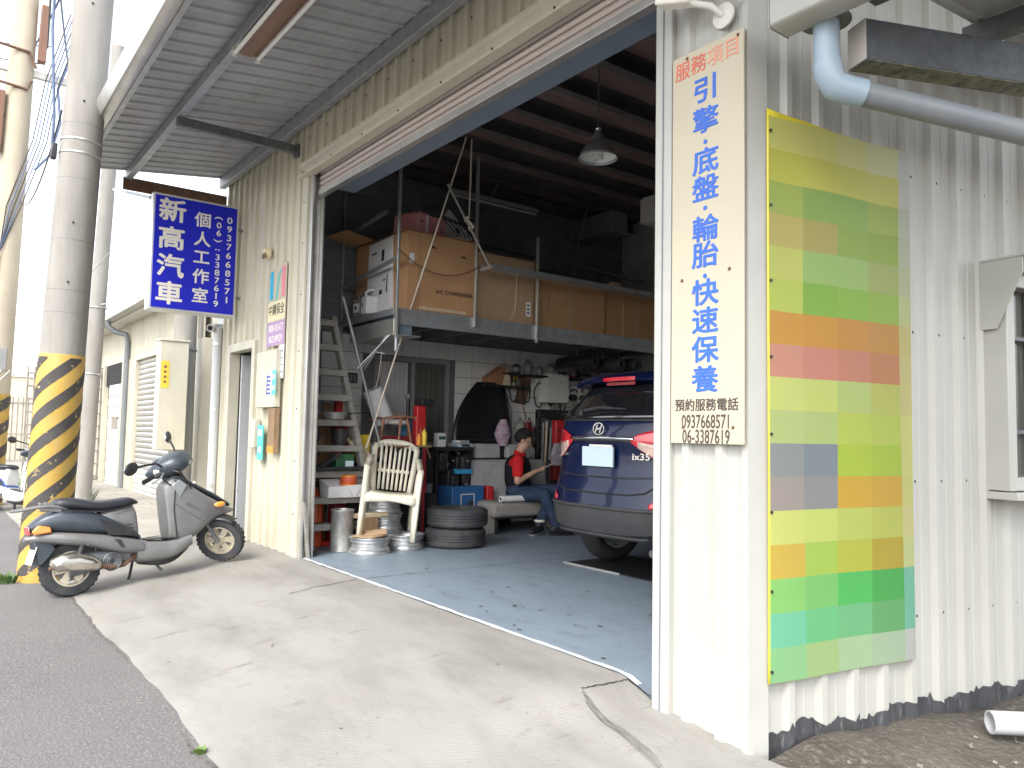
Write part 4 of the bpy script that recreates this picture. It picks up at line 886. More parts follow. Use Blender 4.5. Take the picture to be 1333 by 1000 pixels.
def sl(secs, m=4, ex=3.0): return loft(interp_secs(secs, m), 22, ex)

def tyre_prof(R, w, rim):
    return [(rim, -w * .42), (rim + (R - rim) * .35, -w * .5), (R - w * .16, -w * .47), (R - .006, -w * .30), (R, -w * .12), (R, w * .12), (R - .006, w * .30), (R - w * .16, w * .47), (rim + (R - rim) * .35, w * .5), (rim, w * .42)]
WY = lambda x, z: frame_T((x, 0, z), (1, 0, 0), (0, 0, 1), (0, -1, 0))   # axis of a wheel across the vehicle
def scooter_wheel(root, R, w, T, rimm='alloy'):
    rim = R * .63
    t = MB().lathe(tyre_prof(R, w, rim), 36, T, closed=True)
    tb_ = MB()
    for k in range(30):   # tread blocks
        a = 2 * PI * k / 30
        for s in (-1, 1):
            tb_.box((R - .004, -.010, s * w * .12 - .008), (R + .0025, .010, s * w * .12 + .014 * s), T @ Matrix.Rotation(a, 4, 'Z'))
    to = t.build('tyre', 'rubber_dusty', root, smooth=True, angle=50)
    tag(tb_.build('tread_blocks', 'rubber_dusty', to), kind='stuff')
    r = MB().lathe([(rim, -w * .40), (rim - .012, -w * .40), (rim - .02, -w * .2), (rim - .02, w * .2), (rim - .012, w * .40), (rim, w * .40)], 32, T, closed=True)
    r.lathe([(0, -w * .32), (.035, -w * .32), (.04, -w * .22), (.04, w * .22), (.035, w * .32), (0, w * .32)], 20, T)
    for k in range(6):
        a = 2 * PI * k / 6
        r.add([(.036, -.022, z) for z in (-w * .22, w * .22)] + [(.036, .022, z) for z in (-w * .22, w * .22)] + [(rim - .015, -.028, z) for z in (-w * .26, w * .26)] + [(rim - .015, .028, z) for z in (-w * .26, w * .26)],
              [(0, 4, 6, 2), (1, 3, 7, 5), (0, 1, 5, 4), (2, 6, 7, 3)], T @ Matrix.Rotation(a, 4, 'Z'))
    r.build('rim', rimm, to, smooth=True, angle=35)
    MB().lathe([(0, 0), (rim * .72, 0), (rim * .72, .006), (0, .006)], 24, T @ Matrix.Translation((0, 0, -.01))).build('brake_drum', 'galv_dark', to, smooth=True, angle=35)
    return to
def make_scooter(loc, fwd, label, body, tail, seatm, topm, steer, group='motor scooters'):
    fwd = Vector(fwd).normalized(); right = fwd.cross(Vector((0, 0, 1))).normalized(); up = right.cross(fwd)
    root = thing('scooter', (0, 0, 0), label, 'scooter', group)
    root.matrix_world = frame_T(loc, fwd, right * -1, up) @ Matrix.Rotation(R_(-5), 4, 'X')
    scooter_wheel(root, .22, .105, WY(0, .22))
    # rear body
    sl([(-.27, .555, .60, .05), (-.18, .545, .665, .10), (-.05, .515, .70, .14), (.10, .475, .675, .162), (.24, .445, .615, .165), (.38, .405, .52, .155), (.51, .355, .385, .13)]).build('tail_cover', tail, root, smooth=True)
    sl([(-.30, .49, .525, .07), (-.16, .45, .54, .135), (0, .405, .51, .168), (.15, .355, .475, .175), (.30, .285, .435, .175), (.42, .25, .395, .17), (.52, .24, .355, .16)], ex=3.6).build('side_panel', body, root, smooth=True)
    MB().prism([(.30, .40), (.345, .385), (.37, .315), (.335, .33)], -.1785, -.1760).build('panel_vent', 'black_plastic', root)
    MB().prism([(.20, .585), (.42, .47), (.50, .385), (.26, .44)], -.1665, -.1640).build('panel_flash', 'black_plastic', root)
    for k in range(3): MB().prism([(.40, .50 - .026 * k), (.455, .495 - .026 * k), (.455, .485 - .026 * k), (.40, .49 - .026 * k)], -.162, -.158).build('vent_slot', 'black_plastic', root)
    sl([(.16, .56, .60, .10), (.28, .50, .635, .13), (.40, .44, .655, .135), (.475, .36, .665, .13), (.50, .34, .63, .12)]).build('seat_base', body, root, smooth=True)
    sl([(-.10, .70, .745, .06), (-.05, .69, .785, .115), (.08, .665, .77, .14), (.22, .63, .722, .145), (.36, .625, .715, .14), (.47, .635, .712, .115), (.54, .645, .672, .05)], ex=2.6).build('seat', seatm, root, smooth=True)
    MB().tube([(-.05, -.14, .695), (.12, -.150, .655), (.30, -.152, .622), (.46, -.128, .632)], .006, 8).build('seat_piping', 'black_plastic', root, smooth=True)
    MB().tube([(.0, -.10, .70), (-.12, -.115, .735), (-.20, -.10, .74), (-.335, -.085, .735), (-.36, 0, .735), (-.335, .085, .735), (-.20, .10, .74), (-.12, .115, .735), (.0, .10, .70)], .011, 8).build('grab_rail', 'silver_paint', root, smooth=True)
    for s in (-1, 1): MB().prism([(-.155, .775), (-.11, .760), (-.03, .695), (-.05, .675), (-.15, .70)], s * .095 - .014, s * .095 + .014).build('rail_bracket', body, root, bevel=.006)
    for s in (-1, 1): MB().prism([(-.262, .565), (-.215, .605), (-.135, .575), (-.13, .535), (-.25, .535)], s * .095 - .022, s * .095 + .022).build('turn_signal', 'lamp_orange', root, bevel=.01, seg=3).location = (0, s * .03, 0)
    MB().box((-.275, -.07, .535), (-.262, .07, .60)).build('tail_lamp', 'lamp_red', root, bevel=.008)
    MB().prism([(-.25, .50), (-.16, .49), (-.10, .40), (-.20, .30), (-.235, .29)], -.09, .09).build('mud_flap', 'slate_paint', root, bevel=.008)
    MB().box((-.006, -.10, -.07), (.0, .10, .07), Matrix.Translation((-.255, 0, .375)) @ Matrix.Rotation(R_(22), 4, 'Y')).build('number_plate', 'letter_white', root, bevel=.002)
    # engine, muffler
    sl([(-.02, .15, .32, .09), (.10, .16, .33, .11), (.25, .17, .32, .12), (.42, .19, .30, .11)], ex=4).build('engine', 'galv_dark', root, smooth=True)
    MB().lathe([(0, 0), (.072, 0), (.078, .012), (.06, .024), (.035, .026), (0, .03)], 22, frame_T((.27, -.125, .225), (1, 0, 0), (0, 0, 1), (0, -1, 0))).build('fan_cover', 'black_plastic', root, smooth=True)
    for k in range(4): MB().lathe([(.02 + .014 * k, .0), (.025 + .014 * k, .006), (.03 + .014 * k, 0)], 20, frame_T((.27, -.151, .225), (1, 0, 0), (0, 0, 1), (0, -1, 0))).build('fan_ring', 'galv_dark', root, smooth=True)
    mf = MB().tube([(-.16, -.175, .268), (-.145, -.175, .280), (-.10, -.175, .292), (.02, -.175, .275), (.10, -.172, .250), (.155, -.168, .222), (.175, -.165, .214)], [.034, .058, .068, .068, .062, .048, .026], 18).build('muffler', 'muffler_steel', root, smooth=True)
    MB().prism([(-.10, .325), (.02, .312), (.12, .262), (.10, .248), (-.02, .285), (-.11, .295)], -.250, -.240).build('heat_shield', 'chrome', mf, bevel=.004)
    MB().cyl((-.185, -.175, .262), (-.155, -.175, .268), .014, 10).build('tail_pipe', 'rust', mf)
    MB().tube([(.17, -.165, .214), (.26, -.15, .178), (.36, -.12, .175), (.46, -.08, .22), (.50, -.05, .26)], .018, 10).build('exhaust_pipe', 'rust', root, smooth=True)
    MB().tube([(.60, -.06, .16), (.64, -.09, .085), (.66, -.10, .06)], .011, 8).build('stand', 'black_plastic', root, smooth=True)
    MB().tube([(.50, .10, .18), (.47, .14, .04), (.45, .15, 0.0)], .012, 8).build('stand', 'black_plastic', root, smooth=True)
    # floor, leg shield, nose
    sl([(.47, .17, .355, .14), (.56, .15, .335, .15), (.70, .14, .305, .155), (.80, .16, .30, .16), (.92, .22, .32, .15)], ex=4).build('floorboard', body, root, smooth=True)
    sl([(.52, .135, .20, .10), (.66, .10, .18, .11), (.78, .115, .19, .11), (.90, .19, .24, .09)], ex=4).build('belly_cover', 'black_plastic', root, smooth=True)
    sl([(.745, .29, .75, .115), (.765, .275, .79, .125), (.85, .25, .825, .135), (.97, .285, .745, .140), (1.06, .345, .665, .14), (1.16, .40, .59, .12), (1.26, .425, .515, .095), (1.345, .44, .472, .05)], ex=4.2).build('leg_shield', body, root, smooth=True)
    sl([(.80, .79, .835, .05), (.86, .80, .850, .085), (.96, .735, .790, .11), (1.08, .655, .705, .105), (1.20, .57, .622, .09), (1.32, .49, .525, .05)], ex=2.4).build('nose_cover', topm, root, smooth=True)
    MB().cyl((1.0, -.105, .752), (1.004, -.112, .757), .014, 12).build('badge', 'letter_white', root)
    for s in (-1, 1): MB().sphere((1.195, s * .135, .527), .05, 14, 8, (1.0, .32, .5)).build('turn_signal', 'lamp_orange', root, smooth=True)
    MB().tube([(.80, -.128, .30), (.80, -.131, .55), (.84, -.134, .80)], .006, 8).build('panel_seam', 'black_plastic', root, smooth=True)
    MB().tube([(.81, -.131, .60), (.92, -.139, .50), (1.02, -.143, .42), (1.08, -.136, .385)], .004, 8).build('panel_seam', 'galv_dark', root, smooth=True)
    MB().prism([(.80, .76), (.87, .80), (.93, .74), (.86, .64)], -.140, -.130).build('fork_cover', 'galv', root, bevel=.01)
    # steering group: turned about the inclined steering axis
    ax0, ax1 = Vector((1.225, 0, .21)), Vector((.895, 0, .90)); ax = (ax1 - ax0).normalized()
    S = Matrix.Translation(ax1) @ Matrix.Rotation(steer, 4, ax) @ Matrix.Translation(-ax1)
    def st(mb, name, m, **k):
        mb.v = [tuple(S @ Vector(v)) for v in mb.v]; return mb.build(name, m, root, **k)
    scooter_wheel(root, .21, .095, S @ WY(1.225, .21))
    for s in (-1, 1): st(MB().cyl((1.225, s * .075, .21), (1.10, s * .06, .47), .018, 10), 'fork_tube', 'galv_dark', smooth=True)
    fd = []
    for k in range(13):
        a = R_(52 + 75 * k / 12); fd.append([(1.225 + .232 * math.cos(a), w_ * .062, .21 + .232 * math.sin(a) - .018 * abs(w_) ** 2) for w_ in (-1, -.6, 0, .6, 1)])
    st(MB().grid(fd), 'front_fender', 'black_plastic', smooth=True, solid=.006)
    MB().cyl((1.09, 0, .50), (.90, 0, .88), .03, 12).build('steering_stem', 'black_plastic', root, smooth=True)
    cw = sl([(.67, .845, .90, .10), (.74, .83, .965, .16), (.83, .835, 1.02, .17), (.92, .86, 1.04, .15), (.99, .90, 1.02, .11), (1.03, .93, .985, .06)], ex=2.5); st(cw, 'handlebar_cowl', 'slate_paint', smooth=True)
    st(MB().sphere((.985, 0, .955), .07, 16, 10, (.7, 1.35, .75)), 'headlamp', 'pvc_white', smooth=True)
    st(MB().sphere((.765, 0, .965), .07, 14, 8, (.9, 1.3, .35)), 'instrument_panel', 'car_glass', smooth=True)
    for s in (-1, 1):
        st(MB().cyl((.84, s * .14, .915), (.80, s * .245, .915), .017, 10), 'handlebar', 'galv_dark', smooth=True)
        st(MB().tube([(.80, s * .235, .915), (.79, s * .26, .914), (.765, s * .355, .910)], [.019, .021, .020], 12), 'grip', 'black_plastic', smooth=True)
        st(MB().tube([(.86, s * .17, .92), (.865, s * .24, .905), (.825, s * .34, .890)], .007, 8), 'brake_lever', 'galv', smooth=True)
        mp = Vector((.70, s * .40, 1.05)); MT = Matrix.Translation(mp) @ Euler((0, R_(-6), R_(14 * s))).to_matrix().to_4x4()
        st(MB().tube([(.85, s * .15, .965), (.82, s * .20, 1.02), (.75, s * .31, 1.04), mp], [.010, .009, .010, .012], 8), 'mirror_stem', 'black_plastic', smooth=True)
        st(MB().sphere((0, 0, 0), .085, 18, 10, (.30, .95, .62), MT), 'mirror', 'black_plastic', smooth=True)
        st(MB().sphere((-.014, 0, 0), .076, 18, 10, (.20, .95, .60), MT), 'mirror_face', 'mirror_glass', smooth=True)
    # cables, footrest, decals, kick lever
    MB().tube([(.80, -.10, .90), (.86, -.17, .86), (.93, -.14, .78), (1.02, -.09, .60)], .006, 6).build('cable', 'black_plastic', root, smooth=True)
    MB().tube([(.76, -.06, .88), (.74, -.11, .82), (.80, -.12, .76)], .006, 6).build('cable', 'black_plastic', root, smooth=True)
    MB().prism([(.56, .345), (.80, .312), (.80, .302), (.56, .335)], -.12, .12).build('foot_mat', 'black_plastic', root, bevel=.003)
    MB().cyl((.30, -.175, .395), (.30, -.178, .395), .013, 10).build('screw', 'galv_dark', root)
    for s_ in (.10, .46): MB().cyl((s_, -.176, .42 - .25 * s_), (s_, -.179, .42 - .25 * s_), .007, 8).build('screw', 'galv_dark', root)
    st(MB().cbox((.80, -.168, .93), (.05, .004, .035)), 'sticker', 'letter_white')
    MB().prism([(.90, .58), (1.02, .50), (1.03, .51), (.91, .60)], -.1445, -.135).build('panel_seam', 'galv_dark', root)
    MB().tube([(.02, -.12, .25), (.06, -.13, .36), (.10, -.13, .47)], [.022, .026, .020], 10).build('shock_absorber', 'black_plastic', root, smooth=True)
    return root
sc1 = make_scooter((-7.08, -1.84, -.157), (-.113, .986, .121), 'worn silver and grey scooter with black seat parked on the concrete apron', 'silver_paint', 'slate_paint', 'seat_vinyl', 'slate_paint', R_(-46))
sc2 = make_scooter((-14.75, -2.08, -.15), (.72, .69, 0), 'white and blue scooter half out of frame at the left edge', 'scooter_white', 'scooter_blue', 'seat_vinyl', 'scooter_blue', R_(10))
# ------------------------------------------------------------------ the car
def lerp_tab(tab, x):
    if x <= tab[0][0]: return tab[0][1]
    for (a, b), (c, d) in zip(tab, tab[1:]):
        if x <= c: return b + (d - b) * (x - a) / (c - a)
    return tab[-1][1]
def smooth_tab(tab, x, h=.02): return (lerp_tab(tab, x - h) + lerp_tab(tab, x) * 2 + lerp_tab(tab, x + h)) / 4
CP = [(.22, .14), (.30, .065), (.40, .025), (.50, .005), (.60, .0), (.66, .015), (.74, .03), (.82, .055), (.92, .075), (1.02, .08), (1.10, .065), (1.18, .07), (1.25, .095), (1.30, .13), (1.58, .39), (1.64, .42)]
CW = [(.22, .80), (.40, .885), (.60, .91), (.86, .91), (1.02, .90), (1.15, .875), (1.30, .825), (1.58, .665), (1.66, .62)]
UP = lambda z: z if z < .6 else .6 + (z - .6) * 1.075
CW = [(UP(a), b) for a, b in CW]; CP = [(UP(a), b) for a, b in CP]
cw = lambda z: smooth_tab(CW, z, .03)
def cy(u, z):
    k = .42 if z < 1.2 else .42 - .16 * min(1, (z - 1.2) / .2)
    return smooth_tab(CP, z) + k * abs(u) ** 3.4
car = thing('car', (-4.76, 1.62, .01), 'dark blue compact SUV parked nose-in, seen from behind', 'car')
def rpatch(u0, u1, zf0, zf1, off=0.0, nu=16, nz=8):
    P = []
    f0 = zf0 if callable(zf0) else (lambda u: zf0); f1 = zf1 if callable(zf1) else (lambda u: zf1)
    for i in range(nu + 1):
        u = u0 + (u1 - u0) * i / nu; row = []
        for j in range(nz + 1):
            z = f0(u) + (f1(u) - f0(u)) * j / nz; row.append((u * cw(z), cy(u, z) - off, z))
        P.append(row)
    return MB().grid(P)
TOPZ = [(a, UP(b)) for a, b in [(.44, 1.62), (.9, 1.655), (1.6, 1.66), (2.3, 1.63), (2.65, 1.57), (3.25, 1.13), (3.6, 1.06), (4.05, .97), (4.25, .86), (4.36, .66)]]
def front_taper(y): return 1 - .16 * sm((y - 3.5) / .86)
shell = rpatch(-1, 1, .585, UP(1.60), 0, 64, 64)
secs = []; ks = [i / 16 for i in range(17)]
for y in [.0, .7, 1.0, 1.6, 2.3, 2.65, 2.95, 3.25, 3.6, 3.9, 4.05, 4.25, 4.36]:
    zt = lerp_tab(TOPZ, max(y, .44)); half = []
    for k in ks:
        z = .30 + (zt - .04 - .30) * k
        half.append((cw(z) * front_taper(y), cy(1, z) if y == 0 else y, z))
    xt = half[-1][0]
    for q in (.85, .6, .3, 0): half.append((xt * q, (half[-1][1] if y else cy(q, UP(1.6))), zt - .04 * (q / .9) ** 4))
    secs.append([(-a, b, c) for a, b, c in half] + [(a, b, c) for a, b, c in half[-2::-1]])
shell.grid(secs); shell.add(secs[-1], [tuple(range(len(secs[-1])))])
shell.build('body', 'car_blue', car, smooth=True, angle=50)
rpatch(-1.0, 1.0, lambda u: .375 + .10 * abs(u) ** 3, .60, .012, 40, 12).build('rear_bumper', 'cladding', car, smooth=True, solid=.004)
lip = rpatch(-.97, .97, .585, .612, .022, 40, 2).build('bumper_edge', 'cladding', car, smooth=True, solid=.006)
rpatch(-.62, .62, .352, .38, .018, 24, 2).build('skid_plate', 'cladding', car, smooth=True, solid=.008)
glass = rpatch(-.90, .90, UP(1.285), UP(1.565), .008, 24, 10).build('rear_window', 'car_glass', car, smooth=True, solid=.003)
rpatch(-.93, .93, UP(1.262), UP(1.283), .010, 24, 2).build('window_seal', 'black_plastic', car, smooth=True, solid=.003)
sp = MB()
prf = [(.30, 1.585), (.285, 1.605), (.31, 1.635), (.42, 1.668), (.62, 1.672), (.62, 1.60), (.44, 1.58)]; prf = [(a, UP(b)) for a, b in prf]
P = []
for i in range(21):
    u = -1 + 2 * i / 20; P.append([(u * .66, y + .10 * abs(u) ** 3, z - .03 * abs(u) ** 4) for y, z in prf] + [(u * .66, prf[0][0] + .10 * abs(u) ** 3, prf[0][1] - .03 * abs(u) ** 4)])
sp.grid(P); sp.build('spoiler', 'car_blue', car, smooth=True, angle=40)
MB().grid([[(-.19 + .38 * i / 8, .278 + .002 * abs(i - 4), z) for i in range(9)] for z in (UP(1.588), UP(1.618))]).build('brake_light', 'lamp_red', car, solid=.012)
MB().grid([[(-.17 + .34 * i / 8, .31, z) for i in range(9)] for z in (UP(1.555), UP(1.580))]).build('brake_light', 'red_dark', car, solid=.008)
for s in (-1, 1):
    f = lambda u, s=s: (abs(u) - .40) / .60
    z0 = lambda u: 1.135 - .14 * math.sin(PI * min(1, f(u) * .9)) - .03 * f(u); z1 = lambda u: 1.15 + .14 * math.sqrt(max(0, f(u)))
    tl = rpatch(s * .40, s * 1.0, z0, z1, .012, 18, 8).build('tail_lamp', 'lamp_red', car, smooth=True, solid=.006)
    z0b = lambda u: z0(u) + .006; z1b = lambda u: z0(u) + (z1(u) - z0(u)) * .52
    rpatch(s * .47, s * .99, z0b, z1b, .018, 14, 4).build('lamp_lens', 'lamp_clear', tl, smooth=True, solid=.004)
    g = lambda u, s=s: (abs(u) - .60) / .34
    rpatch(s * .60, s * .94, .618, lambda u: .62 + .075 * math.sin(PI * min(1, .15 + .85 * g(u))), .010, 12, 4).build('reflector', 'lamp_red', car, smooth=True, solid=.004)
# tailgate shut line, crease, plate, garnish, badges
def rstrip(pts, w, off, name, m):
    P = []; q_ = []
    for (a, b), (c, d) in zip(pts, pts[1:]): q_ += [(a + (c - a) * k / 8, b + (d - b) * k / 8) for k in range(8)]
    pts = q_ + [pts[-1]]
    for i, (u, z) in enumerate(pts):
        a = pts[max(i - 1, 0)]; b = pts[min(i + 1, len(pts) - 1)]; d = Vector((b[0] - a[0], b[1] - a[1])); d.normalize(); nx, nz = -d.y * w / 2, d.x * w / 2
        P.append([((u + nx) * cw(z + nz), cy(u + nx, z + nz) - off, z + nz), ((u - nx) * cw(z - nz), cy(u - nx, z - nz) - off, z - nz)])
    return MB().grid(P).build(name, m, car, smooth=True, solid=.002)
U = [(-.70, 1.28), (-.68, 1.05), (-.66, .88), (-.62, .78), (-.55, .735), (-.40, .715), (0, .71), (.40, .715), (.55, .735), (.62, .78), (.66, .88), (.68, 1.05), (.70, 1.28)]
rstrip(U, .012, .006, 'tailgate_gap', 'dark_gap')
rstrip([(-.64, .86), (-.3, .845), (0, .842), (.3, .845), (.64, .86)], .012, .006, 'tailgate_crease', 'black_plastic')
rstrip([(-.44, 1.165), (0, 1.172), (.44, 1.165)], .022, .016, 'garnish', 'chrome')
rstrip([(-.42, 1.146), (0, 1.152), (.42, 1.146)], .020, .010, 'garnish_gap', 'black_plastic')
MB().box((-.185, .035, .930), (.185, .055, 1.095)).build('number_plate', 'plate_pale', car, bevel=.003)
MB().box((-.10, .037, 1.096), (.17, .05, 1.112)).build('plate_holder', 'letter_white', car)
em = MB().lathe([(.045, -.002), (.053, -.002), (.055, .004), (.053, .008), (.045, .008), (.043, .004)], 28, frame_T((0, .055, 1.245), (1.3, 0, 0), (0, 0, 1), (0, -1, 0)) @ Matrix.Diagonal((1.30, 1, 1, 1)), closed=True)
for x in (-.025, .025): em.box((x - .007, .047, 1.21), (x + .007, .054, 1.28), Matrix.Translation((0, 0, 0)) @ Matrix(((1, 0, .38, -.38 * 1.245), (0, 1, 0, 0), (0, 0, 1, 0), (0, 0, 0, 1))))
em.bar((-.035, .0505, 1.236), (.035, .0505, 1.254), .006, .013)
em.build('emblem', 'chrome', car, smooth=True, angle=35)
TB = lambda x, y, z: frame_T((x, y, z), (1, 0, 0), (0, 0, 1), (0, -1, 0)) @ Matrix.Rotation(0, 4, 'Z')
text('badge', 'ix35', .075, 'letter_white', car, TB(.44, cy(.49, 1.02) - .014, 1.02) @ Matrix.Rotation(R_(11), 4, 'Y'), .003, .001, sx=1.35)
text('badge', '2.0', .045, 'chrome', car, TB(-.50, cy(-.55, 1.02) - .010, 1.02) @ Matrix.Rotation(-R_(13), 4, 'Y'), .003, .001, sx=1.3)
wp = MB().tube([(-.30, cy(-.35, 1.40) - .03, 1.40), (-.1, cy(-.1, 1.43) - .035, 1.43), (.22, cy(.25, 1.41) - .028, 1.41)], [.022, .020, .007], 10).build('wiper', 'black_plastic', car, smooth=True)
MB().cyl((-.29, cy(-.33, 1.38) - .01, 1.385), (-.29, cy(-.33, 1.38) - .05, 1.385), .024, 12).build('wiper_pivot', 'black_plastic', wp, smooth=True)
for s in (-1, 1):
    P = [[(s * (cw(z) * 1.0 + .004), y, z) for z in (1.16, 1.32, 1.48, 1.60)] for y in (.95, 1.5, 2.0, 2.5)]
    MB().grid(P).build('side_window', 'car_glass', car, smooth=True, solid=.004)
    MB().sphere((s * .98, 2.75, 1.08), .11, 14, 10, (.9, .55, .75)).build('door_mirror', 'car_blue', car, smooth=True)
    MB().box((s * .915 - .012, .95, .33), (s * .915 + .012, 3.3, .50)).build('side_sill', 'cladding', car, bevel=.008)
MB().box((-.78, .40, .34), (.78, 4.1, .44)).build('underbody', 'black_matte', car)
MB().tube([(.45, .22, .25), (.45, .8, .26)], .030, 14).build('exhaust_pipe', 'galv_dark', car, smooth=True)
MB().tube([(-.55, .84, .33), (0, .88, .34), (.55, .84, .33)], .04, 10).build('rear_axle', 'galv_dark', car, smooth=True)
def car_wheel(x, y):
    T = frame_T((x, y, .353), (0, 1, 0), (0, 0, 1), (1, 0, 0)); s = 1 if x > 0 else -1
    to = MB().lathe(tyre_prof(.353, .225, .225), 40, T, closed=True).build('wheel', 'rubber', car, smooth=True, angle=50)
    r = MB().lathe([(.225, -.10), (.212, -.10), (.205, -.03), (.205, .06), (.212, .10), (.225, .10)], 36, T, closed=True)
    r.lathe([(0, .05 * s), (.055, .05 * s), (.06, .03 * s), (.06, -.02 * s), (0, -.02 * s)], 20, T)
    for k in range(10):
        r.box((.05, -.014, .035 * s - .012), (.21, .014, .035 * s + .012), T @ Matrix.Rotation(2 * PI * k / 10, 4, 'Z'))
    r.build('rim', 'rim_steel', to, smooth=True, angle=35)
    MB().lathe([(0, -.03 * s), (.14, -.03 * s), (.15, -.045 * s), (.05, -.06 * s), (0, -.06 * s)], 24, T).build('brake_disc', 'galv_dark', to, smooth=True, angle=35)
    MB().lathe([(.20, -.06 * s), (.16, -.07 * s)], 24, T).build('backing_plate', 'galv', to, smooth=True)
for x in (-.64, .64):
    for y in (.84, 3.48): car_wheel(x, y)
mt_ = thing('floor_mat', (-5.15, 2.25, .0), 'flat dark rubber sheet under the wheel of the blue car', 'mat')
MB().box((-.37, -.27, .004), (.75, .55, .012)).build('sheet', 'black_plastic', mt_)
MB().box((-.375, -.285, .004), (.355, -.272, .020)).build('edge_strip', 'galv_bright', mt_)
# ------------------------------------------------------------------ the man on the bench
pe = thing('person', (-7.60, 3.02, 0), 'man in red and black polo shirt and jeans sitting on the bench reading a phone', 'person')
pe.scale = (1.05,) * 3; pe.rotation_euler = (0, 0, math.atan2(.8, .6))     # local +x is where he faces, local -y is his right (towards the street)
def caps(mb, p, q, r0, r1, n=14):
    p, q = Vector(p), Vector(q); d = (q - p); l = d.length; d.normalize(); pts = []; rs = []
    for k in range(1, 4): a = PI / 2 * k / 4; pts.append(p - d * r0 * math.cos(a)); rs.append(r0 * math.sin(a))
    pts.append(p); rs.append(r0); pts.append(q); rs.append(r1)
    for k in range(3, 0, -1): a = PI / 2 * k / 4; pts.append(q + d * r1 * math.cos(a)); rs.append(r1 * math.sin(a))
    mb.tube(pts, rs, n); return mb
def remesh(o, vox, smooth=4):
    md = o.modifiers.new('remesh', 'REMESH'); md.mode = 'VOXEL'; md.voxel_size = vox; md.use_smooth_shade = True
    md = o.modifiers.new('smooth', 'SMOOTH'); md.iterations = smooth; md.factor = .5
    return o
J = dict(pel=(0, 0, .46), wai=(-.02, 0, .60), che=(-.01, 0, .75), nb=(.0, 0, .885), nk=(.02, 0, .94), shr=(-.01, -.175, .83), shl=(-.01, .175, .83),
         elr=(-.01, -.235, .60), ell=(.03, .235, .60), wrr=(.21, -.10, .715), wrl=(.21, .06, .69), hpr=(.02, -.09, .45), hpl=(.02, .09, .45),
         knr=(.30, -.34, .46), knl=(.43, -.03, .49), anr=(.44, -.30, .105), anl=(.24, -.24, .115))
HC = Vector((.055, 0, 1.075)); HT = Matrix.Translation(HC) @ Matrix.Rotation(R_(24), 4, 'Y')
b = MB()
caps(b, J['pel'], J['wai'], .13, .12); caps(b, J['wai'], J['che'], .12, .135); caps(b, J['che'], J['nb'], .125, .06); caps(b, J['nb'], (.035, 0, .99), .056, .052)
for s in 'rl':
    caps(b, J['sh' + s], J['el' + s], .05, .042); caps(b, J['el' + s], J['wr' + s], .042, .027)
    caps(b, J['hp' + s], J['kn' + s], .075, .055); caps(b, J['kn' + s], J['an' + s], .05, .035)
# head: skull, face, jaw, nose, brow, lips, ears
b.sphere((-.012, 0, .025), .098, 18, 12, (1.0, .80, 1.02), HT); b.sphere((.030, 0, -.045), .070, 16, 10, (.92, .86, 1.15), HT); b.sphere((.055, 0, -.092), .035, 12, 8, (.9, 1.15, .8), HT)
b.sphere((.100, 0, -.030), .017, 10, 8, (1.0, .8, 1.0), HT); b.add(*(lambda m: (m.v, m.f))(caps(MB(), (.085, 0, .012), (.100, 0, -.028), .009, .013)), HT)
b.sphere((.088, 0, -.066), .016, 10, 6, (.6, 1.3, .45), HT); b.sphere((.082, .028, .018), .018, 10, 6, (.5, 1.4, .5), HT); b.sphere((.082, -.028, .018), .018, 10, 6, (.5, 1.4, .5), HT)
for s in (-1, 1): b.sphere((-.005, s * .078, -.015), .028, 10, 8, (.75, .35, 1.1), HT)
# hands: palm, four fingers and a thumb each, closed round the phone
PH = Vector((.315, -.025, .755))
def hand(w, tip, side):
    w, tip = Vector(w), Vector(tip); d = (tip - w).normalized(); up = Vector((0, 0, 1)); lat = d.cross(up).normalized() * side; nrm = lat.cross(d) * side
    palm = w + d * .075
    for k in range(4):
        o = lat * (-.026 + .0175 * k); caps(b, w + d * .02 + o * .6, palm + o, .016, .0125, 8)
        L = (.036, .042, .040, .030)[k]; p1 = palm + o; p2 = p1 + d * L * .8 + nrm * .010; p3 = p2 + d * L * .15 - lat * side * .0 + nrm * .026
        caps(b, p1, p2, .0092, .0085, 8); caps(b, p2, p3, .0085, .0075, 8)
    t0 = w + d * .028 - lat * .028; t1 = t0 + d * .030 - lat * .016 + nrm * .010; t2 = t1 + d * .026 + lat * .010 + nrm * .012
    caps(b, t0, t1, .0125, .0105, 8); caps(b, t1, t2, .0105, .009, 8)
hand(J['wrr'], PH + Vector((0, -.02, -.02)), 1); hand(J['wrl'], PH + Vector((-.01, .03, -.03)), -1)
remesh(b.build('body', 'skin', pe, smooth=True), .0055, 3)
# hair cap with a side-swept front
h = MB(); P = []
for i in range(15):
    th = PI * .62 * i / 14; row = []
    for k in range(29):
        ph = 2 * PI * k / 28; cx_ = math.cos(ph); lim = .40 + .40 * sm((.70 - cx_) / 1.1)
        t_ = PI * lim * i / 14; rr = .965 + .02 * math.sin(ph * 9 + i)
        row.append((-.014 + .108 * rr * math.sin(t_) * cx_, .089 * rr * math.sin(t_) * math.sin(ph), .027 + .110 * rr * math.cos(t_)))
    P.append(row)
h.grid(P, HT).build('hair', 'hair', pe, smooth=True, solid=.006)
gl = MB()
for s in (-1, 1):
    gl.tube([HT @ Vector((.100, s * .030 + .022 * math.cos(a), .003 + .014 * math.sin(a))) for a in [2 * PI * k / 14 for k in range(14)]], .0014, 6, closed=True)
    gl.tube([HT @ Vector((.099, s * .052, .006)), HT @ Vector((.0, s * .083, .006))], .0014, 6)
gl.build('glasses', 'galv_dark', pe)
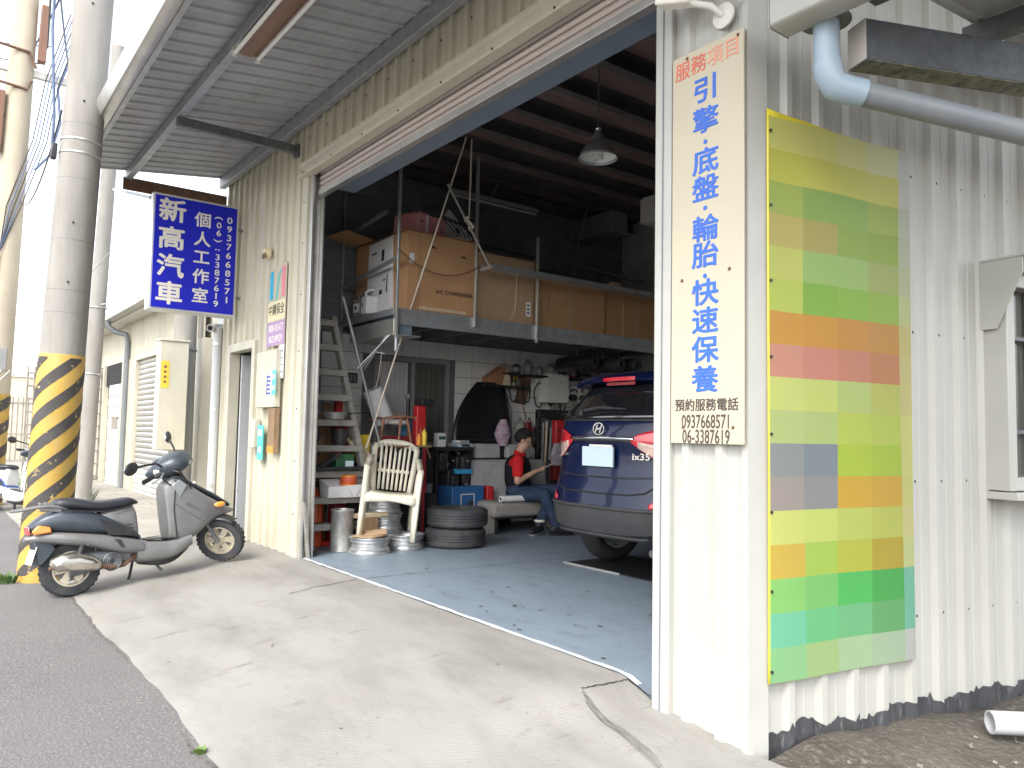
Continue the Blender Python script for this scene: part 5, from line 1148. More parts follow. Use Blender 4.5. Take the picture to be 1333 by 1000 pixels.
# clothing
t = MB(); caps(t, (.01, 0, .475), J['wai'], .140, .138); caps(t, J['wai'], J['che'], .145, .160); caps(t, (-.005, -.06, .75), (-.01, -.14, .815), .115, .07); caps(t, (-.005, .06, .75), (-.01, .14, .815), .115, .07)
caps(t, J['che'], (0, 0, .86), .135, .075); t.sphere((.045, 0, .56), .105, 14, 10, (1, 1.15, 1))
remesh(t.build('shirt', 'shirt_black', pe, smooth=True), .012, 4)
for s in 'rl':
    m = MB(); sg = -1 if s == 'r' else 1
    caps(m, (-.015, sg * .085, .868), J['sh' + s], .052, .068); a = Vector(J['sh' + s]); e = Vector(J['el' + s]); caps(m, a, a + (e - a) * .62, .074, .066); caps(m, (-.055, sg * .10, .80), a, .065, .066)
    remesh(m.build('sleeve', 'shirt_red', pe, smooth=True), .010, 4)
c = MB()
c.lathe([(.066, 0), (.078, .002), (.074, .035), (.066, .042), (.060, .035)], 24, Matrix.Translation((.008, 0, .892)) @ Matrix.Rotation(R_(18), 4, 'Y'), closed=True); c.build('collar', 'shirt_red', pe, smooth=True)
for k, (dz, w) in enumerate(((0, .016), (.020, .013))): MB().cbox((-.018, -.247 + .004 * k, .722 + dz), (w * 2.2, .003, .010), rx=.1).build('sleeve_logo', 'letter_white', pe)
j = MB()
caps(j, (-.02, -.05, .455), (-.02, .05, .455), .128, .128); 
for s in 'rl':
    caps(j, J['hp' + s], J['kn' + s], .100, .074); k_ = Vector(J['kn' + s]); a_ = Vector(J['an' + s]); caps(j, k_, k_ + (a_ - k_) * .5, .073, .064); caps(j, k_ + (a_ - k_) * .5, k_ + (a_ - k_) * .93, .064, .056)
remesh(j.build('jeans', 'denim', pe, smooth=True), .011, 3)
for s, toe in (('r', Vector((.62, -.24, .045))), ('l', Vector((.16, -.40, .05)))):
    a_ = Vector(J['an' + s]); d = (toe - a_); d.z = 0; d.normalize(); m = MB(); heel = Vector((a_.x, a_.y, .05)) - d * .045
    caps(m, heel + Vector((0, 0, .015)), heel + d * .14, .042, .043); caps(m, heel + d * .12, heel + d * .235, .044, .034); caps(m, heel + Vector((0, 0, .02)), a_ + Vector((0, 0, -.005)), .044, .046)
    remesh(m.build('shoe', 'shoe', pe, smooth=True), .009, 3)
    MB().box((-.09, -.042, 0), (.20, .042, .018), Matrix.Translation((heel.x + d.x * .05, heel.y + d.y * .05, .004)) @ Matrix.Rotation(math.atan2(d.y, d.x), 4, 'Z')).build('sole', 'grey_box' if s == 'l' else 'black_plastic', pe, bevel=.012)
MB().cbox((.24 + .005, -.243, .155), (.10, .09, .03), .4).build('sock', 'letter_white', pe, bevel=.012)
ph = thing('phone', (0, 0, 0), 'smartphone held up in the hands of the seated man', 'phone')
ph.matrix_world = pe.matrix_world
Tm = Matrix.Translation(pe.location) @ Matrix.Rotation(math.atan2(.8, .6), 4, 'Z') @ Matrix.Scale(1.05, 4) @ Matrix.Translation(PH + Vector((.02, 0, .012))) @ Euler((0, R_(-28), 0)).to_matrix().to_4x4()
ph.matrix_world = Tm
MB().box((-.072, -.036, -.004), (.072, .036, .004)).build('case', 'offwhite', ph, bevel=.004)
MB().box((-.067, -.033, .0042), (.067, .033, .0052)).build('screen', 'car_glass', ph)
# ------------------------------------------------------------------ mezzanine
mz = thing('mezzanine', (-7.0, 0.93, 2.30), 'galvanised steel mezzanine shelf hung under the dark workshop ceiling', 'mezzanine')
MB().box((-.055, 0, 0), (0, 4.66, .170)).build('front_beam', 'galv', mz, bevel=.006)
MB().box((-1.40, .0, .10), (-.056, .05, .170)).build('end_beam', 'galv', mz, bevel=.004)
for k in range(9): MB().box((-1.39, .10 + .51 * k, .04), (-.057, .14 + .51 * k, .150)).build('deck_joist', 'galv_dark', mz)
for k in range(6): MB().box((-1.39 + .222 * k, .051, .1515), (-1.39 + .222 * k + .214, 4.66, .176)).build('deck_board', 'wood_brown', mz, bevel=.002)
for y, z0, z1 in ((.0, -.15, 1.97), (.97, .06, 1.97), (1.84, -.04, 1.20), (3.92, -.22, .90)):
    MB().box((.001, y - .014, z0), (.036, y + .014, z1)).build('hanger_post', 'galv_bright', mz, bevel=.003)
MB().box((-1.39, .010, -.15), (-1.355, .038, 1.97)).build('hanger_post', 'galv', mz, bevel=.003)
MB().bar((-1.35, .03, .56), (.0, .02, .70), .03, .035).build('end_rail', 'galv', mz)
MB().bar((-1.35, .03, 1.16), (-.3, .02, 1.24), .03, .035).build('end_rail', 'galv', mz)
MB().bar((-.62, .97, 1.22), (-.62, 4.3, 1.10), .03, .035).build('back_rail', 'galv_dark', mz)
for a, b in (((-.62, 1.7, 1.97), (-.62, 1.2, 1.0)), ((-.62, 3.2, 1.97), (-.62, 2.9, 1.0))): MB().bar(a, b, .025).build('brace', 'galv_dark', mz)
# low tray hung under the deck end
MB().box((-1.02, -.02, -.115), (-.0, .30, -.10)).box((-1.02, -.022, -.10), (.0, -.012, .055)).build('hanging_tray', 'galv_bright', mz, bevel=.003)
MB().box((-.60, .06, -.099), (-.05, .22, .10)).build('tray_panel', 'steel_blue', mz)
MB().cyl((.018, .005, -.14), (.018, .005, -.28), .022, 10).build('hook', 'galv', mz, smooth=True)
MB().tube([(.018, .005, -.26), (.05, -.0, -.29), (.09, .0, -.24)], .014, 8).build('hook', 'galv', mz, smooth=True)
ch = thing('steel_channel', (-6.93, 1.95, 3.0), 'long grey steel channel lying across the mezzanine posts', 'channel')
MB().box((0, 0, 0), (.13, 2.95, .012)).box((.118, 0, .0125), (.13, 2.95, .05)).box((0, 0, .0125), (.012, 2.95, .05)).build('profile', 'galv', ch)
MB().box((-.02, -.012, -.02), (.20, .02, .018)).build('end_cap', 'galv_bright', ch)

def carton(loc, size, m, label, rz=0, rx=0, ry=0, tape=True, lip=False, group='cartons on the mezzanine'):
    o = thing('carton', loc, label, 'box', group, rz=rz, rx=rx, ry=ry); sx, sy, sz = size
    MB().box((-sx / 2, -sy / 2, 0), (sx / 2, sy / 2, sz)).build('case', m, o, bevel=.006)
    for s in (-1, 1):
        MB().box((-sx / 2, min(0, s * sy / 2) + (.003 if s > 0 else 0), 0), (sx / 2, max(0, s * sy / 2) - (.003 if s < 0 else 0), .003), Matrix.Translation((0, 0, sz + .001)) @ Matrix.Rotation(R_(2.0) * s, 4, 'X')).build('flap', m, o)
    if tape: MB().box((sx / 2 + .0005, -.03, .002), (sx / 2 + .0015, .03, sz)).build('tape', 'cardboard_pale' if m != 'cardboard_pale' else 'wood_pale', o)
    return o
Z0 = 2.478
c1 = carton((-7.46, 1.52, Z0), (.78, .86, .84), 'cardboard', 'big brown carton with A/C condenser print at the mezzanine edge', tape=False)
text('print', 'A/C CONDENSER', .058, 'print_black', c1, RIGHT(.3915, .16, .23), .0008, .0015, sx=1.05)
text('print', '~JR~', .05, 'print_black', c1, RIGHT(.3915, .23, .69), .0008, .0005, sx=1.4) if False else None
for y, z in ((-.12, .69), (.27, .64)):
    MB().box((.3905, y - .05, z), (.3915, y + .05, z + .006)).build('print_mark', 'print_black', c1); MB().box((.3905, y - .02, z + .006), (.3915, y + .025, z + .026)).build('print_mark', 'print_black', c1)
MB().box((.3905, -.41, .50), (.3915, -.35, .60)).build('label', 'paper', c1)
MB().box((.3905, -.28, .02), (.3915, .32, .05)).build('tape', 'wood_pale', c1)
MB().box((.3905, -.295, .0), (.3915, -.288, .84)).build('seam', 'wood_brown', c1)
c2 = carton((-7.48, 2.40, Z0), (.76, .84, .76), 'cardboard_pale', 'pale brown carton between the two middle mezzanine posts', tape=False)
MB().tube([(.385, .15, .66), (.387, .155, .40), (.386, .14, .15), (.39, .08, .03)], .006, 6).build('torn_edge', 'wood_pale', c2)
MB().box((.3805, .30, .10), (.382, .37, .27)).build('label', 'paper', c2)
for k in range(3): MB().box((.3825, .315, .13 + .045 * k), (.383, .35, .15 + .045 * k)).build('print_mark', 'print_black', c2)
c3 = carton((-7.50, 3.42, Z0), (.74, 1.18, .60), 'cardboard', 'long brown carton towards the back of the mezzanine')
MB().box((.3705, -.35, 0), (.372, -.345, .6)).build('seam', 'wood_brown', c3); MB().box((.3705, -.47, 0), (.372, -.462, .6)).build('seam', 'wood_brown', c3)
c4 = carton((-7.52, 4.62, Z0), (.72, 1.16, .58), 'cardboard', 'deepest brown carton on the mezzanine near the rear post')
MB().tube([(.362, -.25, .50), (.364, -.26, .20), (.362, -.25, .02)], .005, 6).build('torn_edge', 'wood_pale', c4)
bd_ = thing('cardboard_sheet', (-7.18, 3.45, Z0 + .615), 'long folded cardboard sheet lying on top of the rear cartons', 'cardboard')
MB().box((-.20, -.75, 0), (.10, .72, .02)).build('sheet', 'cardboard', bd_, bevel=.003)
MB().box((.0, .66, .02), (.10, .78, .08)).build('end_flap', 'cardboard_pale', bd_)
cwt = carton((-7.52, 1.17, Z0), (.50, .26, .82), 'carton_white', 'tall white carton with small black print at the mezzanine end', rz=R_(-14), tape=False)
cwt.location = (-7.60, 0.95 + .20, Z0); cwt.rotation_euler = (R_(-4), R_(-4), R_(4))
for x, z, w, h_ in ((.06, .58, .05, .13), (.17, .20, .02, .20), (.05, .20, .06, .05), (-.12, .69, .10, .02), (.11, .34, .03, .03)):
    MB().box((x - w / 2, -.1325, z), (x + w / 2, -.131, z + h_)).build('print_mark', 'print_black', cwt)
for z in (.44, .455): MB().box((-.24, -.1315, z), (.24, -.1308, z + .004)).build('print_mark', 'print_black', cwt)
cpk = carton((-7.42, 1.42, Z0 + .86), (.42, .40, .24), 'carton_pink', 'faded pink carton on top of the big condenser carton', rz=R_(12), ry=R_(4), tape=False)
MB().box((.211, -.10, 0), (.2125, -.07, .24)).build('label', 'carton_white', cpk)
for y, z in ((-.17, .14), (.02, .06), (.06, .06), (.12, .08)): MB().box((.211, y, z), (.2125, y + .02, z + .02)).build('print_mark', 'print_black', cpk)
cw2 = carton((-7.46, 1.78, Z0 + .865), (.06, .46, .34), 'carton_white', 'flat white carton leaning askew behind the pink carton', rz=R_(4), rx=R_(-38), tape=False)
MB().box((.031, -.02, .22), (.0325, .04, .27)).build('print_mark', 'print_black', cw2)
csm = carton((-7.25, 1.93, Z0 + .85), (.18, .26, .06), 'carton_white', 'small flat white box at the edge of the condenser carton', tape=False)
MB().box((.0905, .0, .02), (.092, .09, .045)).build('print_mark', 'print_black', csm)
cbr = carton((-8.10, 1.30, Z0), (.42, .36, .58), 'cardboard', 'small opened brown carton at the far left of the mezzanine', rz=R_(6), tape=False)
cbr.location = (-8.08, 1.28, Z0 + .28); MB().box((-.24, -.20, -.28), (.24, .20, -.002)).build('stack_under', 'wood_brown', cbr)
MB().box((-.30, -.55, .0), (.16, -.18, .008), Matrix.Translation((0, 0, .58)) @ Matrix.Rotation(R_(-8), 4, 'X')).build('open_flap', 'cardboard', cbr)
def jerry(loc, m, label, rz):
    o = thing('jerry_can', loc, label, 'canister', 'canisters on the mezzanine', rz=rz)
    MB().box((-.085, -.11, 0), (.085, .11, .20)).build('body', m, o, bevel=.02, seg=3)
    MB().tube([(0, -.085, .19), (0, -.08, .245), (0, -.03, .275), (0, .05, .27), (0, .075, .235), (0, .08, .19)], .014, 8).build('handle', m, o, smooth=True)
    MB().cyl((0, .085, .19), (0, .10, .235), .022, 12).build('cap', 'letter_white', o, smooth=True)
    MB().box((-.055, -.1125, .05), (.055, -.111, .15)).build('label', 'paper', o)
    MB().box((-.03, -.114, .08), (.0, -.113, .12)).build('print_mark', 'print_black', o)
jerry((-7.98, 1.06, Z0), 'grey_box', 'grey handled canister left of the white one on the mezzanine', R_(10)); jerry((-7.70, 1.02, Z0), 'carton_white', 'white handled canister beside the tall white carton', R_(-6))
# chain across the front, wires on top
cn = thing('chain', (-6.955, .93, 3.06), 'rusty chain sagging across the front of the condenser carton', 'chain'); mb = MB()
for k in range(44):
    t_ = k / 43; p = Vector((0, .98 * t_, -.04 * t_ - .17 * 4 * t_ * (1 - t_))); a = PI / 2 * (k % 2)
    mb.tube([p + Vector((.009 * math.sin(a) * math.cos(w), .017 * math.sin(w), .009 * math.cos(a) * math.cos(w))) for w in [2 * PI * q / 8 for q in range(8)]], .0035, 5, closed=True)
tag(mb.build('links', 'rust', cn), kind='stuff')
rn = random.Random(9)
for k in range(6):
    o = MB().tube([(-7.2, 1.25 + .06 * k, 3.56), (-7.12, 1.45 + .08 * k, 3.60 - .02 * k), (-7.08, 1.62 + .07 * k, 3.44), (-7.05, 1.70 + .05 * k, 3.335)], .007, 6).build('cable_end', 'wire_black', smooth=True)
    tag(o, ('first', 'second', 'third', 'fourth', 'fifth', 'sixth')[k] + ' black cable end from the pink carton over the condenser carton', 'cable', 'cables on the carton')
# ropes, stick, leaning pole
def single(name, mb, m, label, cat, group=None, **k): return tag(mb.build(name, m, **k), label, cat, group)
single('hoist_rope', MB().tube([(-6.60, 1.48, 4.27), (-6.80, 1.33, 3.48), (-7.02, 1.16, 2.62), (-7.30, .95, 1.52), (-7.43, .86, 1.02)], .0095, 8), 'rope', 'long pale rope slanting from the ceiling down to the plastic chair', 'rope', smooth=True)
single('tie_rope', MB().tube([(-6.60, 1.55, 4.27), (-6.60, 1.54, 3.42)], .009, 8), 'rope', 'short pale rope hanging straight down to the tied stick', 'rope', smooth=True)
stk = thing('tied_stick', (-6.60, 1.53, 3.38), 'grey stick hanging on a knotted rope before the cartons', 'stick')
MB().cyl((0, -.26, .35), (0, .27, -.40), .014, 8, .011).build('stick', 'wood_grey', stk, smooth=True)
kn = MB()
for k in range(5): kn.tube([(.02 * math.cos(w + k), -.02 + .016 * k + .016 * math.sin(w), .03 - .02 * k + .02 * math.cos(w * 1.0 + k)) for w in [2 * PI * q / 10 for q in range(10)]], .010, 6, closed=True)
kn.build('knot', 'rope', stk, smooth=True)
single('leaning_pole', MB().cyl((-7.60, .62, 2.62), (-7.60, 1.22, .70), .017, 10), 'galv', 'thin grey pipe leaning from the tray down behind the chair', 'pole', smooth=True)
fr_ = thing('wire_frame', (-7.05, .80, 2.0), 'bent wire frame hanging under the mezzanine tray', 'frame')
for q in range(3): MB().cyl((-.03 - .04 * q, .12, .20), (-.28 - .02 * q, -.12 + .05 * q, -.16), .008, 6).build('rod', 'galv', fr_, smooth=True)
MB().cyl((-.16, .0, .02), (-.10, .10, -.0), .007, 6).build('rod', 'galv', fr_, smooth=True)

# ------------------------------------------------------------------ ladder with its clutter
ld = thing('wooden_steps', (-7.42, .26, 0), 'grey wooden open steps leading up to the mezzanine at the left', 'ladder')
LX = lambda z: -.02 - .11 * z      # the ladder leans towards the wall
RY = lambda z: .72 - .20 * z
for y0_, y1_ in ((-.03, -.05), (RY(0), RY(2.40))):
    MB().add([(LX(0) - .0, y0_, 0), (LX(0) + .10, y0_, 0), (LX(0) + .10, y0_ + .055, 0), (LX(0), y0_ + .055, 0), (LX(2.4), y1_, 2.40), (LX(2.4) + .10, y1_, 2.40), (LX(2.4) + .10, y1_ + .055, 2.40), (LX(2.4), y1_ + .055, 2.40)],
             [(0, 1, 2, 3), (4, 5, 6, 7), (0, 1, 5, 4), (1, 2, 6, 5), (2, 3, 7, 6), (3, 0, 4, 7)]).build('stile', 'wood_grey', ld, bevel=.004)
for k in range(9):
    z = .26 + .262 * k
    MB().box((LX(z) - .02, -.034, z - .065), (LX(z) + .125, RY(z) + .05, z)).build('step', 'wood_grey', ld, bevel=.005)
sh = thing('plank_stack', (-7.90, .62, 0), 'upright brown planks leaning on the wall behind the wooden steps', 'planks')
for k in range(5): MB().box((-.02 + .01 * (k % 2), -.26 + .105 * k, 0), (.01 + .01 * (k % 2), -.16 + .105 * k, 1.25 + .12 * (k % 3))).build('plank', 'wood_brown', sh, bevel=.003)
bk = thing('steel_cupboard', (-8.15, .42, 0), 'dark steel cupboard in the shadows behind the wooden steps', 'cupboard')
MB().box((-.22, -.34, 0), (.20, .38, 1.55)).build('case', 'siding_dark', bk, bevel=.006)
for z in (.02, .53, 1.04): MB().box((.201, -.32, z), (.212, .36, z + .48)).build('drawer', 'grey_box', bk, bevel=.004)
ex = thing('fire_extinguisher', (-7.70, .43, .0), 'orange red fire extinguisher standing behind the wooden steps', 'extinguisher')
MB().lathe([(0, 0), (.078, 0), (.082, .02), (.082, .46), (.06, .53), (.025, .57), (.02, .60), (0, .60)], 22).build('cylinder', 'orange_red', ex, smooth=True)
MB().cyl((0, 0, .60), (0, 0, .65), .022, 12).box((-.015, -.07, .645), (.015, .05, .665)).box((-.012, -.075, .68), (.012, .04, .695)).build('valve', 'black_plastic', ex)
MB().tube([(0, .03, .63), (.05, .10, .60), (.06, .115, .40), (.055, .105, .18)], .011, 8).build('hose', 'black_plastic', ex, smooth=True)
ex2 = thing('gas_cylinder', (-7.72, .68, 0), 'dark red gas cylinder low behind the steps', 'cylinder')
MB().lathe([(0, 0), (.10, 0), (.11, .03), (.11, .40), (.07, .47), (.03, .50), (0, .5)], 20).build('cylinder', 'red_dark', ex2, smooth=True); MB().cyl((0, 0, .5), (0, 0, .56), .025, 10).build('valve', 'galv', ex2)
wbx = thing('open_carton', (-7.40, .60, .525), 'white folded card box with an orange tin on a lower step', 'box')
MB().add([(-.10, -.20, 0), (.09, -.20, 0), (.09, .22, 0), (-.10, .22, 0), (-.12, -.21, .17), (.12, -.21, .11), (.12, .24, .13), (-.12, .24, .18)], [(0, 1, 2, 3), (0, 1, 5, 4), (1, 2, 6, 5), (2, 3, 7, 6), (3, 0, 4, 7)]).build('tray', 'carton_white', wbx, solid=.006)
for a, b_ in (((.112, -.02, .115), (.098, .06, .01)), ((.114, .16, .12), (.098, .10, .01))): MB().tube([a, b_], .003, 5).build('fold_line', 'grey_box', wbx)
tn = thing('paint_tin', (-7.41, .66, .535), 'orange paint tin inside the white folded box', 'tin'); MB().lathe([(0, 0), (.085, 0), (.085, .20), (.09, .205), (.085, .21), (.08, .20), (0, .20)], 20).build('can', 'orange', tn, smooth=True, angle=40)
MB().lathe([(.0855, .12), (.0865, .125), (.0865, .185), (.0855, .19)], 20).build('label', 'orange_red', tn, smooth=True)
gt_ = thing('green_tin', (-7.45, .60, .788), 'dark green oil tin with pale label on a step', 'tin'); MB().box((-.08, -.10, 0), (.08, .10, .17)).build('can', 'green_tin', gt_, bevel=.01); MB().box((.081, .0, .02), (.083, .09, .10)).build('label', 'plate_pale', gt_)
tr = thing('black_bracket', (-7.37, .50, .79), 'black metal bracket lying across a step by the green tin', 'bracket')
MB().bar((0, -.22, .02), (.0, .05, .17), .05, .03).bar((.01, -.24, .02), (.01, .30, .03), .10, .03).build('bar', 'black_plastic', tr)
gl_ = thing('work_gloves', (-7.31, .215, .98), 'stained white and red work gloves hung on the step rail', 'gloves')
gm = MB().sphere((0, 0, 0), .045, 12, 8, (.45, 1.0, 1.5)); [caps(gm, (.0, -.025 + .017 * q, -.05), (.012, -.035 + .022 * q, -.11 - .012 * (q % 2)), .011, .009, 8) for q in range(4)]; gm.build('glove', 'carton_white', gl_, smooth=True)
MB().sphere((.012, .012, .03), .034, 12, 8, (.5, .9, 1.0)).build('glove_palm', 'red_paint', gl_, smooth=True); MB().tube([(0, .03, .08), (.0, .07, .16), (.01, .06, .23)], .012, 6).build('strap', 'black_plastic', gl_, smooth=True)
pb = thing('black_pot', (-7.47, .58, 1.048), 'small black plastic pot on an upper step', 'pot'); MB().lathe([(0, 0), (.06, 0), (.085, .15), (.092, .15), (.092, .165), (.08, .165), (.055, .01)], 18).build('pot', 'black_plastic', pb, smooth=True, angle=40)
pn = thing('steel_pan', (-7.50, .52, 1.312), 'steel pan with dark handle on an upper step', 'pan'); MB().lathe([(0, 0), (.10, 0), (.13, .07), (.14, .075), (.125, .07), (.095, .012), (0, .012)], 20).build('bowl', 'tin_old', pn, smooth=True, angle=40); MB().bar((0, .13, .065), (.02, .36, .08), .02, .012).build('handle', 'black_plastic', pn)
ri = thing('metal_bin', (-7.25, .53, 0), 'battered cylindrical tin bin on the blue floor by the steps', 'bin')
MB().lathe([(0, .0), (.108, .0), (.114, .006), (.112, .014), (.112, .39), (.118, .396), (.118, .408), (.112, .412), (.106, .40), (.106, .02), (0, .02)], 28).build('drum', 'tin_old', ri, smooth=True, angle=50)
pln = thing('loose_planks', (-7.02, .06, 0), 'two short grey boards leaning inside the left door jamb', 'planks')
for k in range(2): MB().box((-.10 + .09 * k, .0, 0), (-.03 + .09 * k, .022, .62 - .1 * k), Matrix.Rotation(R_(4 + 3 * k), 4, 'X')).build('board', 'wood_grey', pln)

# ------------------------------------------------------------------ wheels, tyres, chair
def rim_obj(loc, R, h_, label, m='rim_steel', group='bare steel wheel rims'):
    o = thing('wheel_rim', loc, label, 'wheel rim', group)
    pr = [(R * .86, 0), (R, .004), (R, .014), (R * .94, .020), (R * .92, .034), (R * .95, .040), (R * .95, .048), (R * .86, .060), (R * .86, h_ * .5 - .006), (R * .89, h_ * .5), (R * .86, h_ * .5 + .006), (R * .86, h_ - .060), (R * .95, h_ - .048), (R * .95, h_ - .040), (R * .92, h_ - .034), (R * .94, h_ - .020), (R, h_ - .014), (R, h_ - .004), (R * .95, h_), (R * .88, h_ - .01), (R * .82, h_ - .05), (R * .82, .05)]
    MB().lathe(pr, 36, closed=True).build('barrel', m, o, smooth=True, angle=40)
    MB().lathe([(.035, h_ * .62), (.07, h_ * .70), (R * .55, h_ * .55), (R * .82, h_ * .60)], 28).build('disc', 'galv_dark', o, smooth=True)
    return o
rim_obj((-6.99, .71, 0), .205, .165, 'front steel wheel rim under the chair leg, cardboard on it'); rim_obj((-7.10, 1.17, 0), .20, .15, 'steel wheel rim on the floor right of the front one')
for k in range(3): rim_obj((-7.42 + .01 * k, 1.10 - .012 * k, .172 * k), .20 - .006 * k, .17, ('bottom', 'middle', 'topmost')[k] + ' steel rim of the stack under the chair seat')
cs = thing('cardboard_scrap', (-6.99, .71, .167), 'torn cardboard scraps under the chair leg on the front rim', 'cardboard')
MB().box((-.12, -.16, 0), (.13, .10, .006), Matrix.Rotation(.5, 4, 'Z')).box((-.05, -.02, .008), (.16, .18, .013), Euler((.12, -.08, 1.1)).to_matrix().to_4x4()).build('scrap', 'cardboard_pale', cs)
wb_ = thing('wood_block', (-7.22, .80, .34), 'pale wooden batten lying across the rims behind the chair leg', 'wood'); MB().box((-.03, -.22, -.02), (.03, .22, .025)).build('batten', 'wood_pale', wb_, bevel=.005)
MB().box((-.025, -.10, -.172), (.025, .10, -.021)).build('packing', 'wood_brown', wb_)
def tyre_obj(loc, label):
    o = thing('tyre', loc, label, 'tyre', 'loose car tyres'); R = .322; w = .205; pr = [(.205, .02), (.23, .0), (.285, .006), (R - .010, .024), (R, .05)]
    for k in range(4): z = .055 + .028 * k; pr += [(R, z), (R, z + .020), (R - .009, z + .022), (R - .009, z + .026)]
    pr += [(R, w - .05), (R - .010, w - .024), (.285, w - .006), (.23, w), (.205, w - .02), (.212, w * .5)]
    MB().lathe(pr, 56, closed=True).build('carcass', 'rubber_dusty', o, smooth=True, angle=45); mb = MB()
    for k in range(64):
        for z in (.030, w - .045): mb.box((R - .012, -.009, z), (R - .001, .009, z + .016), Matrix.Rotation(2 * PI * k / 64, 4, 'Z'))
    tag(mb.build('tread_blocks', 'rubber_dusty', o), kind='stuff'); return o
tyre_obj((-6.97, 1.70, 0), 'lower of the two black tyres stacked on the blue floor'); t2 = tyre_obj((-6.955, 1.715, .207), 'upper of the two black tyres stacked on the blue floor')

cr = thing('plastic_chair', (-7.16, 1.01, .125), 'cream plastic armchair with slatted back perched on steel rims', 'chair')
r_ax = Vector((.47, .88, 0)).normalized(); f_ax = Vector((.88, -.47, 0)).normalized()
cr.matrix_world = frame_T((-7.18, .985, .125), f_ax, r_ax, (0, 0, 1)) @ Matrix.Rotation(R_(-5.5), 4, 'X') @ Matrix.Diagonal((1, 1, 1.06, 1))
# local: x forwards, y to the viewer's right, z up
def ribbon(mb, pts, w, t=.012):
    """band following points: each point (x, y, z), width vector w per point"""
    A = [Vector(p) + Vector(q) for p, q in zip(pts, w)]; B = [Vector(p) - Vector(q) for p, q in zip(pts, w)]; mb.grid([A, B]); return mb
for s in (-1, 1):
    fl_ = MB(); ribbon(fl_, [(.285, s * .265, 0), (.265, s * .262, .2), (.245, s * .258, .42), (.235, s * .262, .60), (.22, s * .268, .655)], [(.016, .020 * s, 0), (.022, .026 * s, 0), (.030, .030 * s, 0), (.026, .028 * s, 0), (.02, .024 * s, 0)])
    fl_.build('front_leg', 'chair_plastic', cr, smooth=True, solid=.028)
    ribbon(MB(), [(-.30, s * .235, 0), (-.265, s * .235, .2), (-.225, s * .235, .42)], [(.028, .010 * s, 0), (.036, .012 * s, 0), (.045, .014 * s, 0)]).build('rear_leg', 'chair_plastic', cr, smooth=True, solid=.022)
    ribbon(MB(), [(.24, s * .268, .640), (.12, s * .275, .665), (-.04, s * .272, .66), (-.14, s * .265, .70), (-.205, s * .250, .76)], [(.0, .030, 0)] * 5).build('armrest', 'chair_plastic', cr, smooth=True, solid=.022)
st_ = MB(); P = []
for i in range(9):
    x = -.20 + .46 * i / 8; P.append([(x, y, .425 - .018 * math.cos(y / .25 * 1.5) + .012 * sm((x - .1) / .15) - .035 * sm((x - .20) / .06)) for y in [-.25 + .5 * k / 10 for k in range(11)]])
st_.grid(P).build('seat', 'chair_plastic', cr, smooth=True, solid=.012)
MB().grid([[(.262, y, .40 - .0), (.268, y, .345 + .012 * math.cos(y * 12))] for y in [-.25 + .05 * k for k in range(11)]]).build('apron', 'chair_plastic', cr, smooth=True, solid=.012)
bx = lambda z: -.205 - .16 * (z - .42) / .48 - .04 * ((z - .42) / .48) ** 2       # recline of the back
hwb = lambda z: .212 + .040 * (z - .42) / .46
for s in (-1, 1):
    pts = [.42, .5, .6, .7, .78, .84, .88]; ribbon(MB(), [(bx(z) + .02, s * (hwb(z) - .02 - .035 * sm((z - .82) / .10)), z) for z in pts], [(-.006, .028 * s, 0)] * 7).build('back_frame', 'chair_plastic', cr, smooth=True, solid=.020)
tp = []
for k in range(13):
    y = -.205 + .41 * k / 12; zt = .925 - .45 * y * y - 14 * y ** 4; tp.append(((bx(zt) - .0, y, zt - .025)))
ribbon(MB(), tp, [(-.006, 0, .032)] * 13).build('top_rail', 'chair_plastic', cr, smooth=True, solid=.020)
for k in range(7):
    y = -.138 + .046 * k; zt = .90 - .45 * y * y
    ribbon(MB(), [(bx(z) + .004, y * (1 + .25 * (z - .45)), z) for z in (.43, .55, .68, .80, zt - .01)], [(0, .0135, 0)] * 5).build('back_slat', 'chair_plastic', cr, smooth=True, solid=.010)
ribbon(MB(), [(bx(.615), -.17 + .34 * k / 6, .615) for k in range(7)], [(0, 0, .016)] * 7).build('cross_rail', 'chair_plastic', cr, smooth=True, solid=.010)
sk = thing('stick_bundle', (-7.58, .86, .96), 'bundle of pale wooden sticks jutting out behind the plastic chair', 'sticks')
for k in range(6): MB().cyl((.02 * (k % 3), -.16 + .02 * k, .16 - .035 * (k % 4)), (.03 * (k % 2), .22 + .01 * k, -.14 - .02 * (k % 3)), .018, 8).build('stick', 'wood_pale', sk, smooth=True)

# ------------------------------------------------------------------ things behind the chair
hs = thing('engine_hoist', (-7.80, .70, 0), 'red steel hoist post standing behind the wooden steps', 'hoist')
MB().box((-.03, -.04, .0), (.04, .035, 1.56)).build('post', 'red_paint', hs, bevel=.006); MB().cyl((.03, .10, .3), (.03, .085, 1.32), .022, 12).build('ram', 'red_paint', hs, smooth=True); MB().bar((.03, .02, 1.28), (.06, .22, 1.22), .03, .03).build('handle', 'black_plastic', hs)
MB().box((-.10, -.2, 0), (.2, .3, .05)).build('foot', 'red_paint', hs, bevel=.004)
h2 = thing('transmission_jack', (-7.72, 1.66, 0), 'red upright jack with dark head before the tiled wall window', 'jack')
MB().add([(-.07, -.085, .5), (.07, -.085, .5), (.07, .085, .5), (-.07, .085, .5), (-.05, -.055, 1.50), (.05, -.055, 1.50), (.05, .06, 1.50), (-.05, .06, 1.50)], [(0, 1, 2, 3), (4, 5, 6, 7), (0, 1, 5, 4), (1, 2, 6, 5), (2, 3, 7, 6), (3, 0, 4, 7)]).build('body', 'red_paint', h2, bevel=.012)
